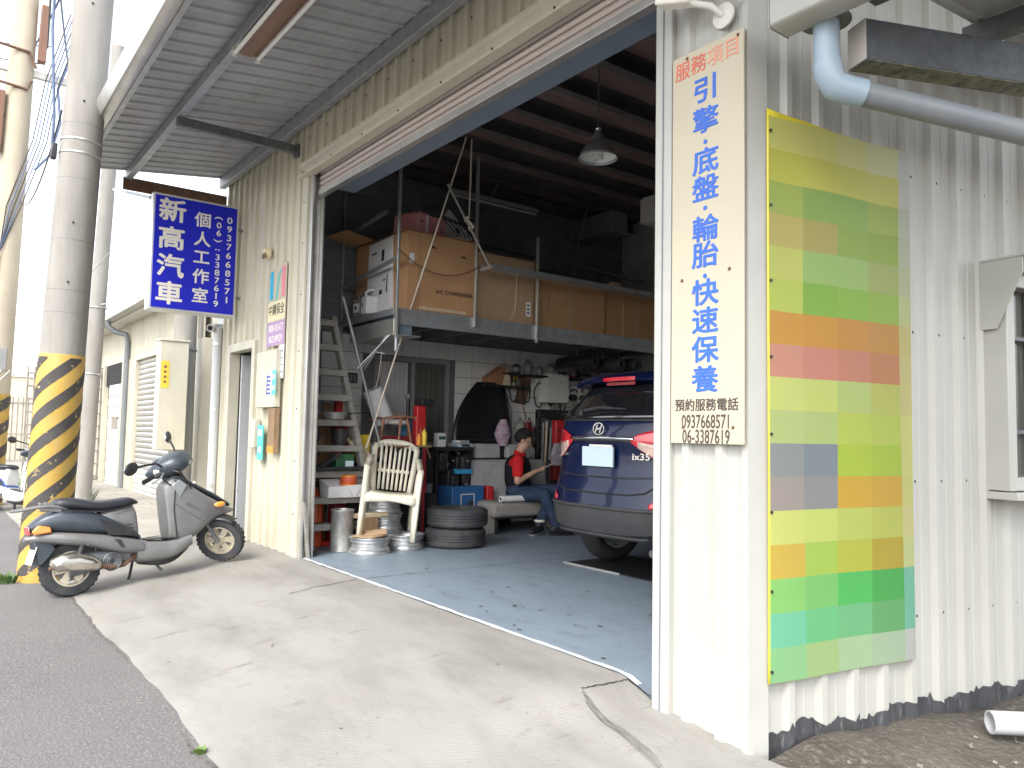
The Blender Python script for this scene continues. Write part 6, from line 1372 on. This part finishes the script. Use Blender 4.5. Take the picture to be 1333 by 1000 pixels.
MB().cyl((.0, -.15, .2), (0, -.15, 1.58), .022, 10).build('rod', 'black_plastic', h2, smooth=True); MB().sphere((0, -.15, 1.60), .04).build('knob', 'galv_dark', h2, smooth=True); MB().box((-.09, -.02, 1.50), (.09, .14, 1.57)).build('head', 'black_plastic', h2, bevel=.01)
MB().cyl((.08, .03, .85), (.08, .03, 1.25), .01, 8).build('rod', 'chrome', h2); MB().box((-.11, -.16, 0), (.16, .16, .5)).build('base', 'black_matte', h2, bevel=.006)
cbn = thing('parts_cabinet', (-7.52, 1.45, 0), 'dark red-edged metal parts cabinet behind the plastic chair', 'cabinet')
MB().box((-.22, -.22, 0), (.08, .14, 1.03)).build('case', 'black_plastic', cbn, bevel=.006); MB().box((-.23, -.23, 1.031), (.10, .20, 1.05)).build('top', 'wood_brown', cbn); MB().box((.081, .10, .02), (.092, .135, 1.02)).build('edge', 'red_dark', cbn)
for k, m in enumerate(('orange', 'yellow')):
    o = thing('spray_bottle', (-7.44, 1.50 + .07 * k, 1.052), ('short orange bottle', 'taller yellow bottle')[k] + ' on the parts cabinet behind the chair', 'bottle'); MB().lathe([(0, 0), (.026, 0), (.028, .01), (.028, .09 + .05 * k), (.012, .11 + .05 * k), (.012, .13 + .05 * k), (0, .13 + .05 * k)], 14).build('bottle', m, o, smooth=True)
rl = thing('foam_roll', (-7.92, 1.22, 1.50), 'tilted white roll with a cord lying on the cane chair', 'roll')
MB().cyl((0, -.06, .17), (0, .11, -.20), .115, 24).build('roll', 'carton_white', rl, smooth=True); MB().tube([(.05, -.05, .17), (.06, -.02, .3), (.05, .02, .62)], .008, 6).build('cord', 'rope', rl)
ck = thing('cane_chair', (-7.88, 1.40, 0), 'reddish cane chair with cloth lying upside down behind the plastic chair', 'chair')
for a, b_ in (((-.18, -.2, 1.32), (.18, -.2, 1.34)), ((-.18, .2, 1.34), (.18, .2, 1.36)), ((.18, -.2, 1.34), (.18, .2, 1.36)), ((-.18, -.2, 1.32), (-.18, .2, 1.34)), ((.18, .2, 1.36), (.26, .36, .9)), ((.18, -.2, 1.34), (.24, -.3, .9)), ((.2, .0, 1.35), (.24, -.05, .95)), ((.2, .08, 1.35), (.24, .14, .95)), ((-.18, .2, 1.3), (-.2, .3, .9))): MB().tube([a, tuple((Vector(a) + Vector(b_)) / 2 + Vector((0, 0, .02))), b_], .014, 8).build('cane', 'wicker', ck, smooth=True)
MB().sphere((.12, .02, 1.30), .10, 12, 8, (.9, 1.5, .35)).build('cloth', 'offwhite', ck, smooth=True); MB().box((-.2, -.25, 0), (.15, .25, .92)).build('crate', 'black_matte', ck, bevel=.01); MB().box((.16, -.22, .95), (.2, .3, 1.15)).build('seat_pad', 'red_dark', ck, bevel=.01)
jg = thing('water_jug', (-7.98, 1.66, .98), 'translucent blue water jug in front of the window', 'jug')
MB().lathe([(0, 0), (.10, 0), (.125, .02), (.125, .10), (.118, .12), (.125, .14), (.125, .26), (.08, .34), (.03, .37), (.03, .41), (0, .41)], 22).build('bottle', 'blue_jug', jg, smooth=True)
jst = thing('jug_stand', (-7.98, 1.72, 0), 'dark crate stack carrying the blue water jug', 'crate'); MB().box((-.2, -.2, 0), (.18, .2, .975)).build('case', 'black_matte', jst, bevel=.01); MB().box((.181, -.18, .3), (.19, .18, .6)).build('front', 'siding_dark', jst)
yb = thing('yellow_jerrycan', (-7.72, .92, .86), 'yellow plastic container half hidden behind the sticks', 'canister'); MB().box((-.08, -.07, 0), (.08, .10, .30)).build('can', 'yellow', yb, bevel=.025, seg=3); MB().box((-.15, -.15, -.86), (.12, .16, -.002)).build('support', 'black_matte', yb)
# workbench with car parts, tool box, leaning bonnet
wk = thing('work_bench', (-8.12, 2.42, 0), 'low dark workbench heaped with black car parts', 'bench')
MB().box((-.26, -.42, .98), (.22, .12, 1.02)).build('top', 'black_matte', wk, bevel=.004)
for y in (-.40, .07): MB().box((-.24, y, 0), (.20, y + .04, .979)).build('side', 'black_matte', wk)
for k in range(5):
    r = random.Random(40 + k); MB().cbox((.10 + r.uniform(-.05, .06), -.28 + .085 * k, .80 + r.uniform(-.25, .1)), (.2, .10, .22 + r.uniform(0, .15)), r.uniform(-.3, .3), 0, r.uniform(-.2, .2)).build('engine_part', 'black_plastic', wk, bevel=.012)
for k in range(5):
    r = random.Random(60 + k); MB().cbox((.20, -.22 + .07 * k, .88 + r.uniform(-.12, .08)), (.015, .02, .015), r.random()).build('bolt', 'rim_steel', wk)
MB().box((.14, -.12, .70), (.225, .12, .755)).build('blue_strip', 'blue_bright', wk, bevel=.004)
for (y, z, m, lab, sz) in ((-.30, 1.02, 'carton_white', 'white and green cleaner pack at the left end of the workbench', (.05, .12, .17)), (.02, 1.02, 'pvc_blue', 'low pale blue plastic tray on the workbench', (.1, .22, .05)), (.0, 1.072, 'paper', 'flat white parts box on top of the pale blue workbench tray', (.08, .16, .03))):
    o = thing('bench_item', (-8.0, 2.42 + y, z + .002), lab, 'box'); MB().box((-sz[0], -sz[1] / 2, 0), (sz[0], sz[1] / 2, sz[2])).build('case', m, o, bevel=.01, seg=3)
    if sz[2] > .1:
        MB().box((sz[0] + .001, -.045, .09), (sz[0] + .003, .045, .13)).build('label', 'green_tin', o)
    else: MB().box((sz[0] + .001, -.06, .008), (sz[0] + .002, .05, sz[2] - .01)).build('label', 'print_black', o)
tb = thing('tool_box', (-7.92, 2.42, 0), 'blue tool cabinet with a white square emblem beside the stacked tyres', 'tool box')
MB().box((-.18, -.26, 0), (.16, .20, .56)).build('case', 'blue_box', tb, bevel=.008)
eb = MB()
for a, b_ in (((-.14, .26), (.06, .27)), ((-.14, .46), (.06, .47))): eb.box((.161, a[0], a[1]), (.164, b_[0], b_[1]))
for y in (-.14, .05): eb.box((.161, y, .2705), (.164, y + .01, .4595))
eb.build('emblem', 'letter_white', tb); MB().add([(.1625, -.125, .275), (.1625, .045, .275), (.1625, .045, .38), (.1625, .0, .40), (.1625, -.05, .33)], [(0, 1, 2, 3, 4)]).build('emblem_print', 'print_black', tb)
rb = thing('red_case', (-7.86, 2.72, .0), 'small red tool case wedged between tool box and bench seat', 'case'); MB().box((-.10, -.05, .25), (.10, .05, .55)).build('case', 'red_paint', rb, bevel=.01); MB().box((-.1, -.05, 0), (.1, .05, .249)).build('stand', 'black_matte', rb)
bo = thing('car_bonnet', (-8.22, 2.95, 1.02), 'black car bonnet standing upright against the tiled wall', 'bonnet'); P = [[(.09 + .10 * math.sin(PI * k / 14) * .6, -.50 + .86 * k / 14, z) for k in range(15)] for z in (-1.0, -.5, -.1)]
for i in range(15):
    t_ = i / 14; z = .84 * t_; row = []
    for k in range(15):
        s_ = k / 14; left = -.56 + .44 * t_ ** 2.2 ; right = .36 - .02 * t_ - .10 * max(0, t_ - .85) * 4
        y = left + (right - left) * s_; row.append((.09 - .14 * t_ + .10 * math.sin(PI * s_) * .6, y, z))
    P.append(row)
MB().grid(P).build('panel', 'bonnet_black', bo, smooth=True, solid=.012)
MB().tube([(.13, -.50, .10), (.16, -.1, .08), (.15, .30, .12), (.08, .345, .45), (.03, .30, .72)], .012, 8).build('edge_fold', 'black_plastic', bo, smooth=True)
bg = thing('plastic_bag', (-8.03, 3.09, 1.20), 'crumpled pink and white plastic bag hanging by the bonnet', 'bag'); m_ = MB(); rn = random.Random(2)
P = [[(.06 * math.sin(a) * (1.2 - abs(v - .5)) + rn.uniform(-.012, .012), .10 * math.cos(a) * (1.3 - abs(v - .45) * 1.5) + rn.uniform(-.014, .014), -.16 + .34 * v) for a in [2 * PI * k / 14 for k in range(15)]] for v in [q / 9 for q in range(10)]]
for row in P: row[-1] = row[0]
m_.grid(P).build('bag', 'plastic_bag', bg, smooth=True)
# wall items
fg = thing('wall_grille', (-8.405, 1.10, 1.82), 'small dark vent grille on the tiled wall behind the steps', 'grille')
MB().box((0, -.10, -.06), (.012, .10, .06)).build('frame', 'black_plastic', fg)
for k in range(4): MB().box((.0125, -.085 + .045 * k, -.045), (.016, -.055 + .045 * k, .045)).build('opening', 'siding_dark', fg)
lb = thing('leather_bag', (-8.30, 3.17, 1.84), 'brown house-shaped leather tool bag on the shelf by the wall', 'bag')
MB().prism([(-.18, 0), (.17, 0), (.17, .12), (.10, .24), (.04, .25), (-.12, .14), (-.18, .10)], -.09, .09, Matrix.Rotation(PI / 2, 4, 'Z')).build('bag', 'wicker', lb, bevel=.012); MB().prism([(.02, .0), (.16, 0), (.15, .11), (.09, .21)], -.0935, -.0905, Matrix.Rotation(PI / 2, 4, 'Z')).build('flap', 'wood_pale', lb)
MB().box((-.10, -.3, -.03), (.10, .5, -.003)).build('shelf', 'black_plastic', lb)
bb = thing('hanging_board', (-8.38, 3.66, 1.62), 'brown board hanging askew on the tiled wall', 'board'); MB().prism([(-.12, .0), (.06, -.02), (.16, .34), (-.02, .36)], -.01, .01, Matrix.Rotation(PI / 2, 4, 'Z')).build('board', 'rust', bb); MB().tube([(.01, .0, .0), (.02, .06, -.2), (.01, .02, -.3)], .006, 6).build('cord', 'red_dark', bb)
vt = thing('torch_lamp', (-8.34, 3.44, 1.95), 'striped yellow and black torch on the wall shelf', 'torch')
MB().cyl((0, -.06, 0), (0, .10, .03), .05, 16).build('body', 'black_plastic', vt, smooth=True)
for k in range(2): MB().cyl((0, -.0 + .05 * k, .012 + .01 * k), (0, .02 + .05 * k, .016 + .01 * k), .053, 16).build('band', 'yellow', vt, smooth=True)
ep = thing('fuse_box', (-8.30, 4.16, 1.64), 'cream electric panel box on the tiled wall', 'panel box')
MB().box((-.10, -.20, 0), (.10, .20, .40)).build('case', 'offwhite', ep, bevel=.006); MB().box((.101, -.175, .06), (.106, .175, .38)).build('door', 'offwhite', ep, bevel=.003)
MB().box((-.10, .02, -.3), (-.02, .10, -.002)).build('conduit', 'grey_box', ep)
for k in range(2):
    o = thing('socket_box', (-8.36, 4.52 + .19 * k, 1.70), ('left', 'right')[k] + ' of two cream socket boxes with black plugs right of the panel', 'socket', 'socket boxes'); MB().box((-.04, -.085, -.11), (.04, .085, .11)).build('case', 'offwhite', o, bevel=.006); MB().lathe([(0, 0), (.05, 0), (.045, .06), (0, .07)], 16, frame_T((.04, 0, .03), (0, 1, 0), (0, 0, 1), (1, 0, 0))).build('plug', 'black_plastic', o, smooth=True); MB().tube([(.08, 0, .0), (.07, .01, -.2), (.03, .03, -.5)], .012, 6).build('cable', 'wire_black', o, smooth=True)
tk = thing('tool_rack', (-8.25, 4.18, 0), 'black steel tool rack with hanging tools behind the seated man', 'rack')
for y in (-.36, .42): MB().box((-.03, y, 0), (.03, y + .05, 1.50)).build('upright', 'black_plastic', tk, bevel=.004)
MB().box((-.03, -.36, 1.42), (.05, .47, 1.54)).build('cross_member', 'black_plastic', tk, bevel=.004)
MB().box((-.10, -.30, 0), (-.05, .42, 1.40)).build('back_panel', 'siding_dark', tk)
for k in range(3): MB().tube([(.052, -.06 + .06 * k, 1.48), (.056, -.03 + .06 * k, 1.50), (.052, .02 + .06 * k, 1.475)], .007, 6).build('hook', 'chrome', tk)
for y, z0, z1, m in ((-.26, .6, 1.36, 'galv_bright'), (-.20, .75, 1.38, 'wood_pale'), (-.12, .85, 1.30, 'galv'), (.30, .7, 1.38, 'galv_dark')):
    MB().cyl((.0, y, z0), (.02, y + .01, z1), .016, 8).build('hanging_tool', m, tk, smooth=True)
rt = thing('red_jack', (-8.14, 4.12, .62), 'red bottle jack parts and tools hanging on the tool rack', 'jack'); MB().box((-.05, -.08, .44), (.05, .10, .78)).build('head', 'red_paint', rt, bevel=.02); MB().box((-.05, -.10, -.05), (.05, .12, .38)).build('body', 'red_dark', rt, bevel=.02); MB().box((.0, -.02, .40), (.06, .08, .44)).build('collar', 'orange', rt, bevel=.01)
for y in (-.02, .05): MB().cyl((.05, y, .62), (.06, y, .62), .014, 8).build('hole', 'print_black', rt)
rc = thing('red_trolley', (-7.85, 4.62, 0), 'dark red tool trolley beside the blue car', 'trolley'); MB().box((-.22, -.35, .08), (.20, .30, .62)).build('case', 'red_dark', rc, bevel=.01); MB().box((.201, -.33, .35), (.212, .28, .37)).build('handle', 'chrome', rc)
for k in range(4): MB().cyl((.0 + .03 * k, -.2 + .1 * k, .62), (.03 + .03 * k, -.18 + .1 * k, .76), .012, 8).build('tool', 'galv_bright', rc)
cbag = thing('clear_bag', (-8.03, 4.02, .92), 'clear plastic bag hung on the tool rack', 'bag'); P = [[(.05 * math.sin(a) * (1.2 - v * .5) + rn.uniform(-.01, .01), .12 * math.cos(a) * (1.15 - abs(v - .4)) + rn.uniform(-.014, .014), -.14 + .30 * v) for a in [2 * PI * k / 12 for k in range(13)]] for v in [q / 8 for q in range(9)]]
for row in P: row[-1] = row[0]
MB().grid(P).build('bag', 'bag_clear', cbag, smooth=True)
rz_ = thing('red_flag_sign', (-7.30, 4.30, .95), 'red and white arrow-shaped sign standing beside the car lamp', 'sign')
MB().prism([(-.06, -.02), (.04, .0), (.13, .16), (.06, .34), (-.03, .24), (-.06, .1)], -.01, .01, Matrix.Rotation(PI / 2, 4, 'Z')).build('panel', 'red_paint', rz_); MB().prism([(-.055, .02), (-.01, .04), (.03, .12), (-.01, .17), (-.05, .15)], -.013, -.0105, Matrix.Rotation(PI / 2, 4, 'Z')).build('mark', 'letter_white', rz_); MB().cyl((0, .0, -.95), (0, 0, -.01), .015, 8).build('stand', 'black_plastic', rz_)
# deep background clutter along the back wall
rn = random.Random(21)
for k in range(9):
    x = -8.2 + .42 * k; h_ = rn.uniform(1.1, 1.75); o = thing('storage_shelf', (x, 5.32, 0), ('first', 'second', 'third', 'fourth', 'fifth', 'sixth', 'seventh', 'eighth', 'ninth')[k] + ' dark shelf unit from the left along the back wall', 'shelf', 'shelves along the back wall')
    for s in (-.18, .16): MB().box((x * 0 + s, -.15, 0), (s + .02, .2, h_)).build('side', 'black_matte', o)
    for j_ in range(4): MB().box((-.159, -.15, .1 + (h_ - .12) * j_ / 3), (.159, .2, .12 + (h_ - .12) * j_ / 3)).build('board', 'black_plastic', o)
    for j_ in range(3):
        m = rn.choice(['grey_box', 'siding_dark', 'cardboard', 'black_plastic', 'offwhite', 'red_dark', 'green_tin']); w = rn.uniform(.08, .15); MB().box((-w, -.12, .122 + (h_ - .12) * j_ / 3), (w, .12, .122 + (h_ - .12) * j_ / 3 + rn.uniform(.12, .26))).build('stored_box', m, o, bevel=.008)
for k, (y, z, x) in enumerate(((4.35, 2.13, -7.22), (4.66, 2.15, -7.22), (4.05, 2.16, -7.4))):
    o = thing('hose_roll', (x, y, z), ('left', 'right', 'darkest')[k] + ' of the round hose rolls tucked under the mezzanine', 'roll', 'hose rolls'); MB().lathe([(.03, -.35), (.085, -.35), (.09, -.34), (.09, .34), (.085, .35), (.03, .35)], 22, frame_T((-.3, 0, 0), (0, 1, 0), (0, 0, 1), (1, 0, 0)), closed=True).build('roll', 'black_plastic', o, smooth=True, angle=40); MB().lathe([(.03, .352), (.055, .358), (.06, .352)], 20, frame_T((-.3, 0, 0), (0, 1, 0), (0, 0, 1), (1, 0, 0))).build('core', 'black_plastic', o, smooth=True)
    MB().cyl((-.3, 0, .08), (-.3, 0, .20), .008, 6).build('hanger', 'galv_dark', o)
ac = thing('ceiling_cabinet', (-7.95, 4.48, 3.98), 'long grey cabinet hung tilted under the dark ceiling', 'cabinet', ry=R_(0)); MB().box((-.45, 0, 0), (.45, .30, .30)).build('case', 'siding_dark', ac, bevel=.008); MB().box((-.40, .05, .301), (.40, .25, .32)).build('rail', 'galv_dark', ac)
wb2 = thing('wall_speaker', (-6.82, 4.55, 3.96), 'small white box fixed high near the rear post', 'speaker'); MB().box((-.13, -.10, 0), (.11, .14, .34)).build('case', 'offwhite', wb2, bevel=.006); MB().cyl((0, .02, .341), (0, .02, .5), .012, 8).build('hanger', 'galv_dark', wb2)
bt = thing('batten_light', (-7.6, 2.6, 4.02), 'unlit grey batten light under the ceiling behind the ropes', 'lamp'); MB().box((-.03, -.65, 0), (.03, .65, .05)).build('housing', 'grey_box', bt, bevel=.004); MB().cyl((0, -.63, -.02), (0, .63, -.02), .014, 10).build('tube', 'plaster_grey', bt, smooth=True)
# hanging bay lamp
lp = thing('bay_lamp', (-4.83, 1.69, 3.60), 'bell-shaped metal lamp with a spiral bulb hanging from the ceiling', 'lamp')
MB().lathe([(.172, .0), (.166, .004), (.150, .055), (.115, .105), (.062, .150), (.052, .20), (.035, .235), (.015, .25)], 32).build('shade', 'galv', lp, smooth=True)
MB().lathe([(.170, .001), (.147, .052), (.112, .10), (.058, .145), (.0, .15)], 32).build('reflector', 'tube_white', lp, smooth=True)
MB().tube([(.042 * math.cos(a), .042 * math.sin(a), .085 - .012 * a / (2 * PI) * 1.6) for a in [2 * PI * 5 * k / 70 for k in range(71)]], .0075, 8).build('spiral_bulb', 'tube_white', lp, smooth=True)
MB().cyl((0, 0, .24), (0, 0, .84), .008, 8).build('rod', 'galv_dark', lp); MB().sphere((0, 0, .275), .03, 12, 8).build('joint', 'chrome', lp, smooth=True); MB().tube([(0, .0, .27), (-.08, .04, .25), (-.12, .05, .24)], .014, 8).build('cable', 'plaster_grey', lp, smooth=True)
# ------------------------------------------------------------------ bench seat and paper roll
bs2 = thing('car_bench', (-7.45, 2.50, 0), 'grey fabric car bench seat with headrests used as a sofa', 'seat')
MB().box((-.52, .02, .20), (.03, 1.22, .385)).build('cushion', 'seat_fabric_tan', bs2, bevel=.05, seg=4)
MB().prism([(-.42, .34), (-.53, .85), (-.60, .875), (-.68, .84), (-.58, .34)], .0, 1.26).build('backrest', 'seat_fabric', bs2, bevel=.04, seg=4)
for y in (.16, .66): MB().prism([(-.55, .885), (-.565, 1.055), (-.60, 1.07), (-.66, 1.055), (-.66, .885)], y, y + .38).build('headrest', 'seat_fabric', bs2, bevel=.03, seg=4); MB().cyl((-.61, y + .1, .84), (-.61, y + .1, .90), .008, 8).cyl((-.61, y + .28, .84), (-.61, y + .28, .90), .008, 8).build('headrest_posts', 'chrome', bs2)
MB().box((-.50, .0, .0), (-.06, .12, .25)).build('side_foot', 'seat_fabric_tan', bs2, bevel=.015); MB().box((-.50, 1.12, .0), (-.06, 1.22, .25)).build('side_foot', 'seat_fabric_tan', bs2, bevel=.015)
MB().box((-.05, .10, .18), (-.02, 1.14, .22)).box((-.05, .10, .0), (-.02, .135, .18)).build('front_rail', 'black_plastic', bs2)
MB().tube([(-.56, -.012, .75), (-.50, -.02, .60), (-.46, -.015, .42)], .028, 8).build('side_hinge', 'grey_box', bs2, smooth=True); MB().box((-.56, -.05, .25), (-.44, -.005, .46)).build('recliner_cover', 'grey_box', bs2, bevel=.015)
pr_ = thing('paper_roll', (-7.42, 2.62, .425), 'rolled white paper lying on the bench cushion', 'paper roll'); MB().lathe([(.022, 0), (.036, 0), (.036, .50), (.022, .50)], 18, frame_T((0, 0, 0), (1, 0, 0), (0, 0, 1), (.06, 1, 0)), closed=True).build('roll', 'paper', pr_, smooth=True, angle=40); MB().lathe([(.010, -.001), (.018, -.001), (.018, .02), (.01, .02)], 14, frame_T((0, 0, 0), (1, 0, 0), (0, 0, 1), (.06, 1, 0)), closed=True).build('core', 'print_black', pr_)

# belts, hoses and odds and ends hanging on the tiled wall under the mezzanine
rn = random.Random(77)
words = ('leftmost', 'second', 'third', 'fourth', 'fifth', 'sixth', 'rightmost')
for k in range(7):
    y = 3.50 + .22 * k; zc = 1.74 + rn.uniform(-.05, .06); a_, b_ = rn.uniform(.05, .09), rn.uniform(.13, .20)
    o = thing('fan_belt', (-8.37, y, zc), words[k] + ' of the black drive belts hanging on the wall under the mezzanine', 'belt', 'drive belts on the wall')
    MB().tube([(rn.uniform(0, .02), a_ * math.cos(w), b_ * math.sin(w)) for w in [2 * PI * q / 18 for q in range(18)]], .010, 6, closed=True).build('belt', 'black_plastic', o, smooth=True)
    MB().cyl((-.03, 0, b_), (.03, 0, b_ + .005), .006, 6).build('nail', 'galv', o)
for k, (y, z, m, w, h_) in enumerate(((3.30, 1.28, 'grey_box', .10, .16), (3.62, 1.25, 'offwhite', .07, .10), (3.78, 1.20, 'red_dark', .06, .16), (4.78, 1.45, 'carton_pink', .09, .16), (5.0, 1.5, 'siding_dark', .12, .22), (5.25, 1.85, 'red_dark', .12, .2))):
    o = thing('wall_pouch', (-8.36, y, z), ('grey pouch left of the brown board', 'pale switch box under the brown board', 'dark red pouch behind the seated man', 'faded pink rag above the car window', 'dark pouch right of the sockets', 'deep red box high beside the sockets')[k], 'pouch')
    MB().add([(-.045, -w, -h_), (.03, -w * .9, -h_), (.03, w * .9, -h_), (-.045, w, -h_), (-.045, -w * .8, h_), (.01, -w * .7, h_), (.01, w * .7, h_), (-.045, w * .8, h_)], [(0, 1, 2, 3), (4, 5, 6, 7), (0, 1, 5, 4), (1, 2, 6, 5), (2, 3, 7, 6), (3, 0, 4, 7)]).build('pouch', m, o, bevel=.015)
    MB().tube([(0, -w * .5, h_), (.005, 0, h_ + .07), (0, w * .5, h_)], .006, 6).build('loop', 'wire_black', o)
hc = thing('air_hose', (-8.30, 3.90, 1.15), 'coiled black air hose on the wall behind the seated man', 'hose')
for q in range(3): MB().tube([(.02 * q, (.12 + .01 * q) * math.cos(w), (.17 - .01 * q) * math.sin(w)) for w in [2 * PI * j / 22 for j in range(22)]], .012, 6, closed=True).build('loop', ('black_plastic', 'red_dark', 'black_plastic')[q], hc, smooth=True)
MB().cyl((-.1, 0, .17), (.06, 0, .175), .008, 6).build('peg', 'galv', hc)
for k in range(6):
    o = thing('parts_box', (-8.10 + .09 * (k % 2), 2.16 + .11 * k if k < 3 else 2.20 + .10 * (k - 3), 0), ('lower left', 'lower middle', 'lower right', 'upper left', 'upper middle', 'upper right')[k] + ' small parts carton stored under the workbench', 'box', 'small cartons under the workbench')
    o.location.z = .60 if k >= 3 else .0; o.location.x = -8.22
    MB().box((-.08, -.05, 0), (.08, .05, .14 + .02 * k if k < 3 else .12)).build('case', ('cardboard', 'grey_box', 'green_tin', 'carton_white', 'cardboard_pale', 'red_dark')[k], o, bevel=.004)
    MB().box((-.081, -.03, .03), (.082, .03, .08)).build('label', 'paper', o)
    if k >= 3: MB().box((-.09, -.052, -.02), (.09, .052, -.001)).build('shelf', 'black_matte', o)

# shelf of cans and bottles high on the tiled wall, under the mezzanine
wsf = thing('wall_shelf', (-8.40, 3.95, 1.98), 'dark narrow wall shelf above the fuse box, crowded with cans', 'shelf')
MB().box((0, -.75, 0), (.20, 1.45, .025)).build('board', 'black_matte', wsf)
for y in (-.6, .3, 1.2): MB().box((0, y, -.16), (.02, y + .03, -.001)).build('bracket', 'black_plastic', wsf)
rn = random.Random(31)
desc = ('leftmost', 'second', 'third', 'fourth', 'fifth', 'sixth', 'seventh', 'eighth', 'ninth', 'rightmost')
for k in range(10):
    r = rn.uniform(.045, .07); h_ = rn.uniform(.12, .24); m = rn.choice(('black_plastic', 'siding_dark', 'red_dark', 'grey_box', 'green_tin', 'rust', 'offwhite'))
    o = thing('oil_can', (-8.30, 3.28 + .205 * k, 2.008), desc[k] + ' can from the left on the dark wall shelf', 'can', 'cans on the wall shelf')
    MB().lathe([(0, 0), (r, 0), (r, h_ * .8), (r * .5, h_ * .92), (r * .4, h_), (0, h_)], 16).build('can', m, o, smooth=True, angle=40)
    MB().lathe([(r + .001, h_ * .2), (r + .002, h_ * .22), (r + .002, h_ * .6), (r + .001, h_ * .62)], 16).build('label', rn.choice(('cardboard_pale', 'black_plastic', 'grey_box')), o, smooth=True)
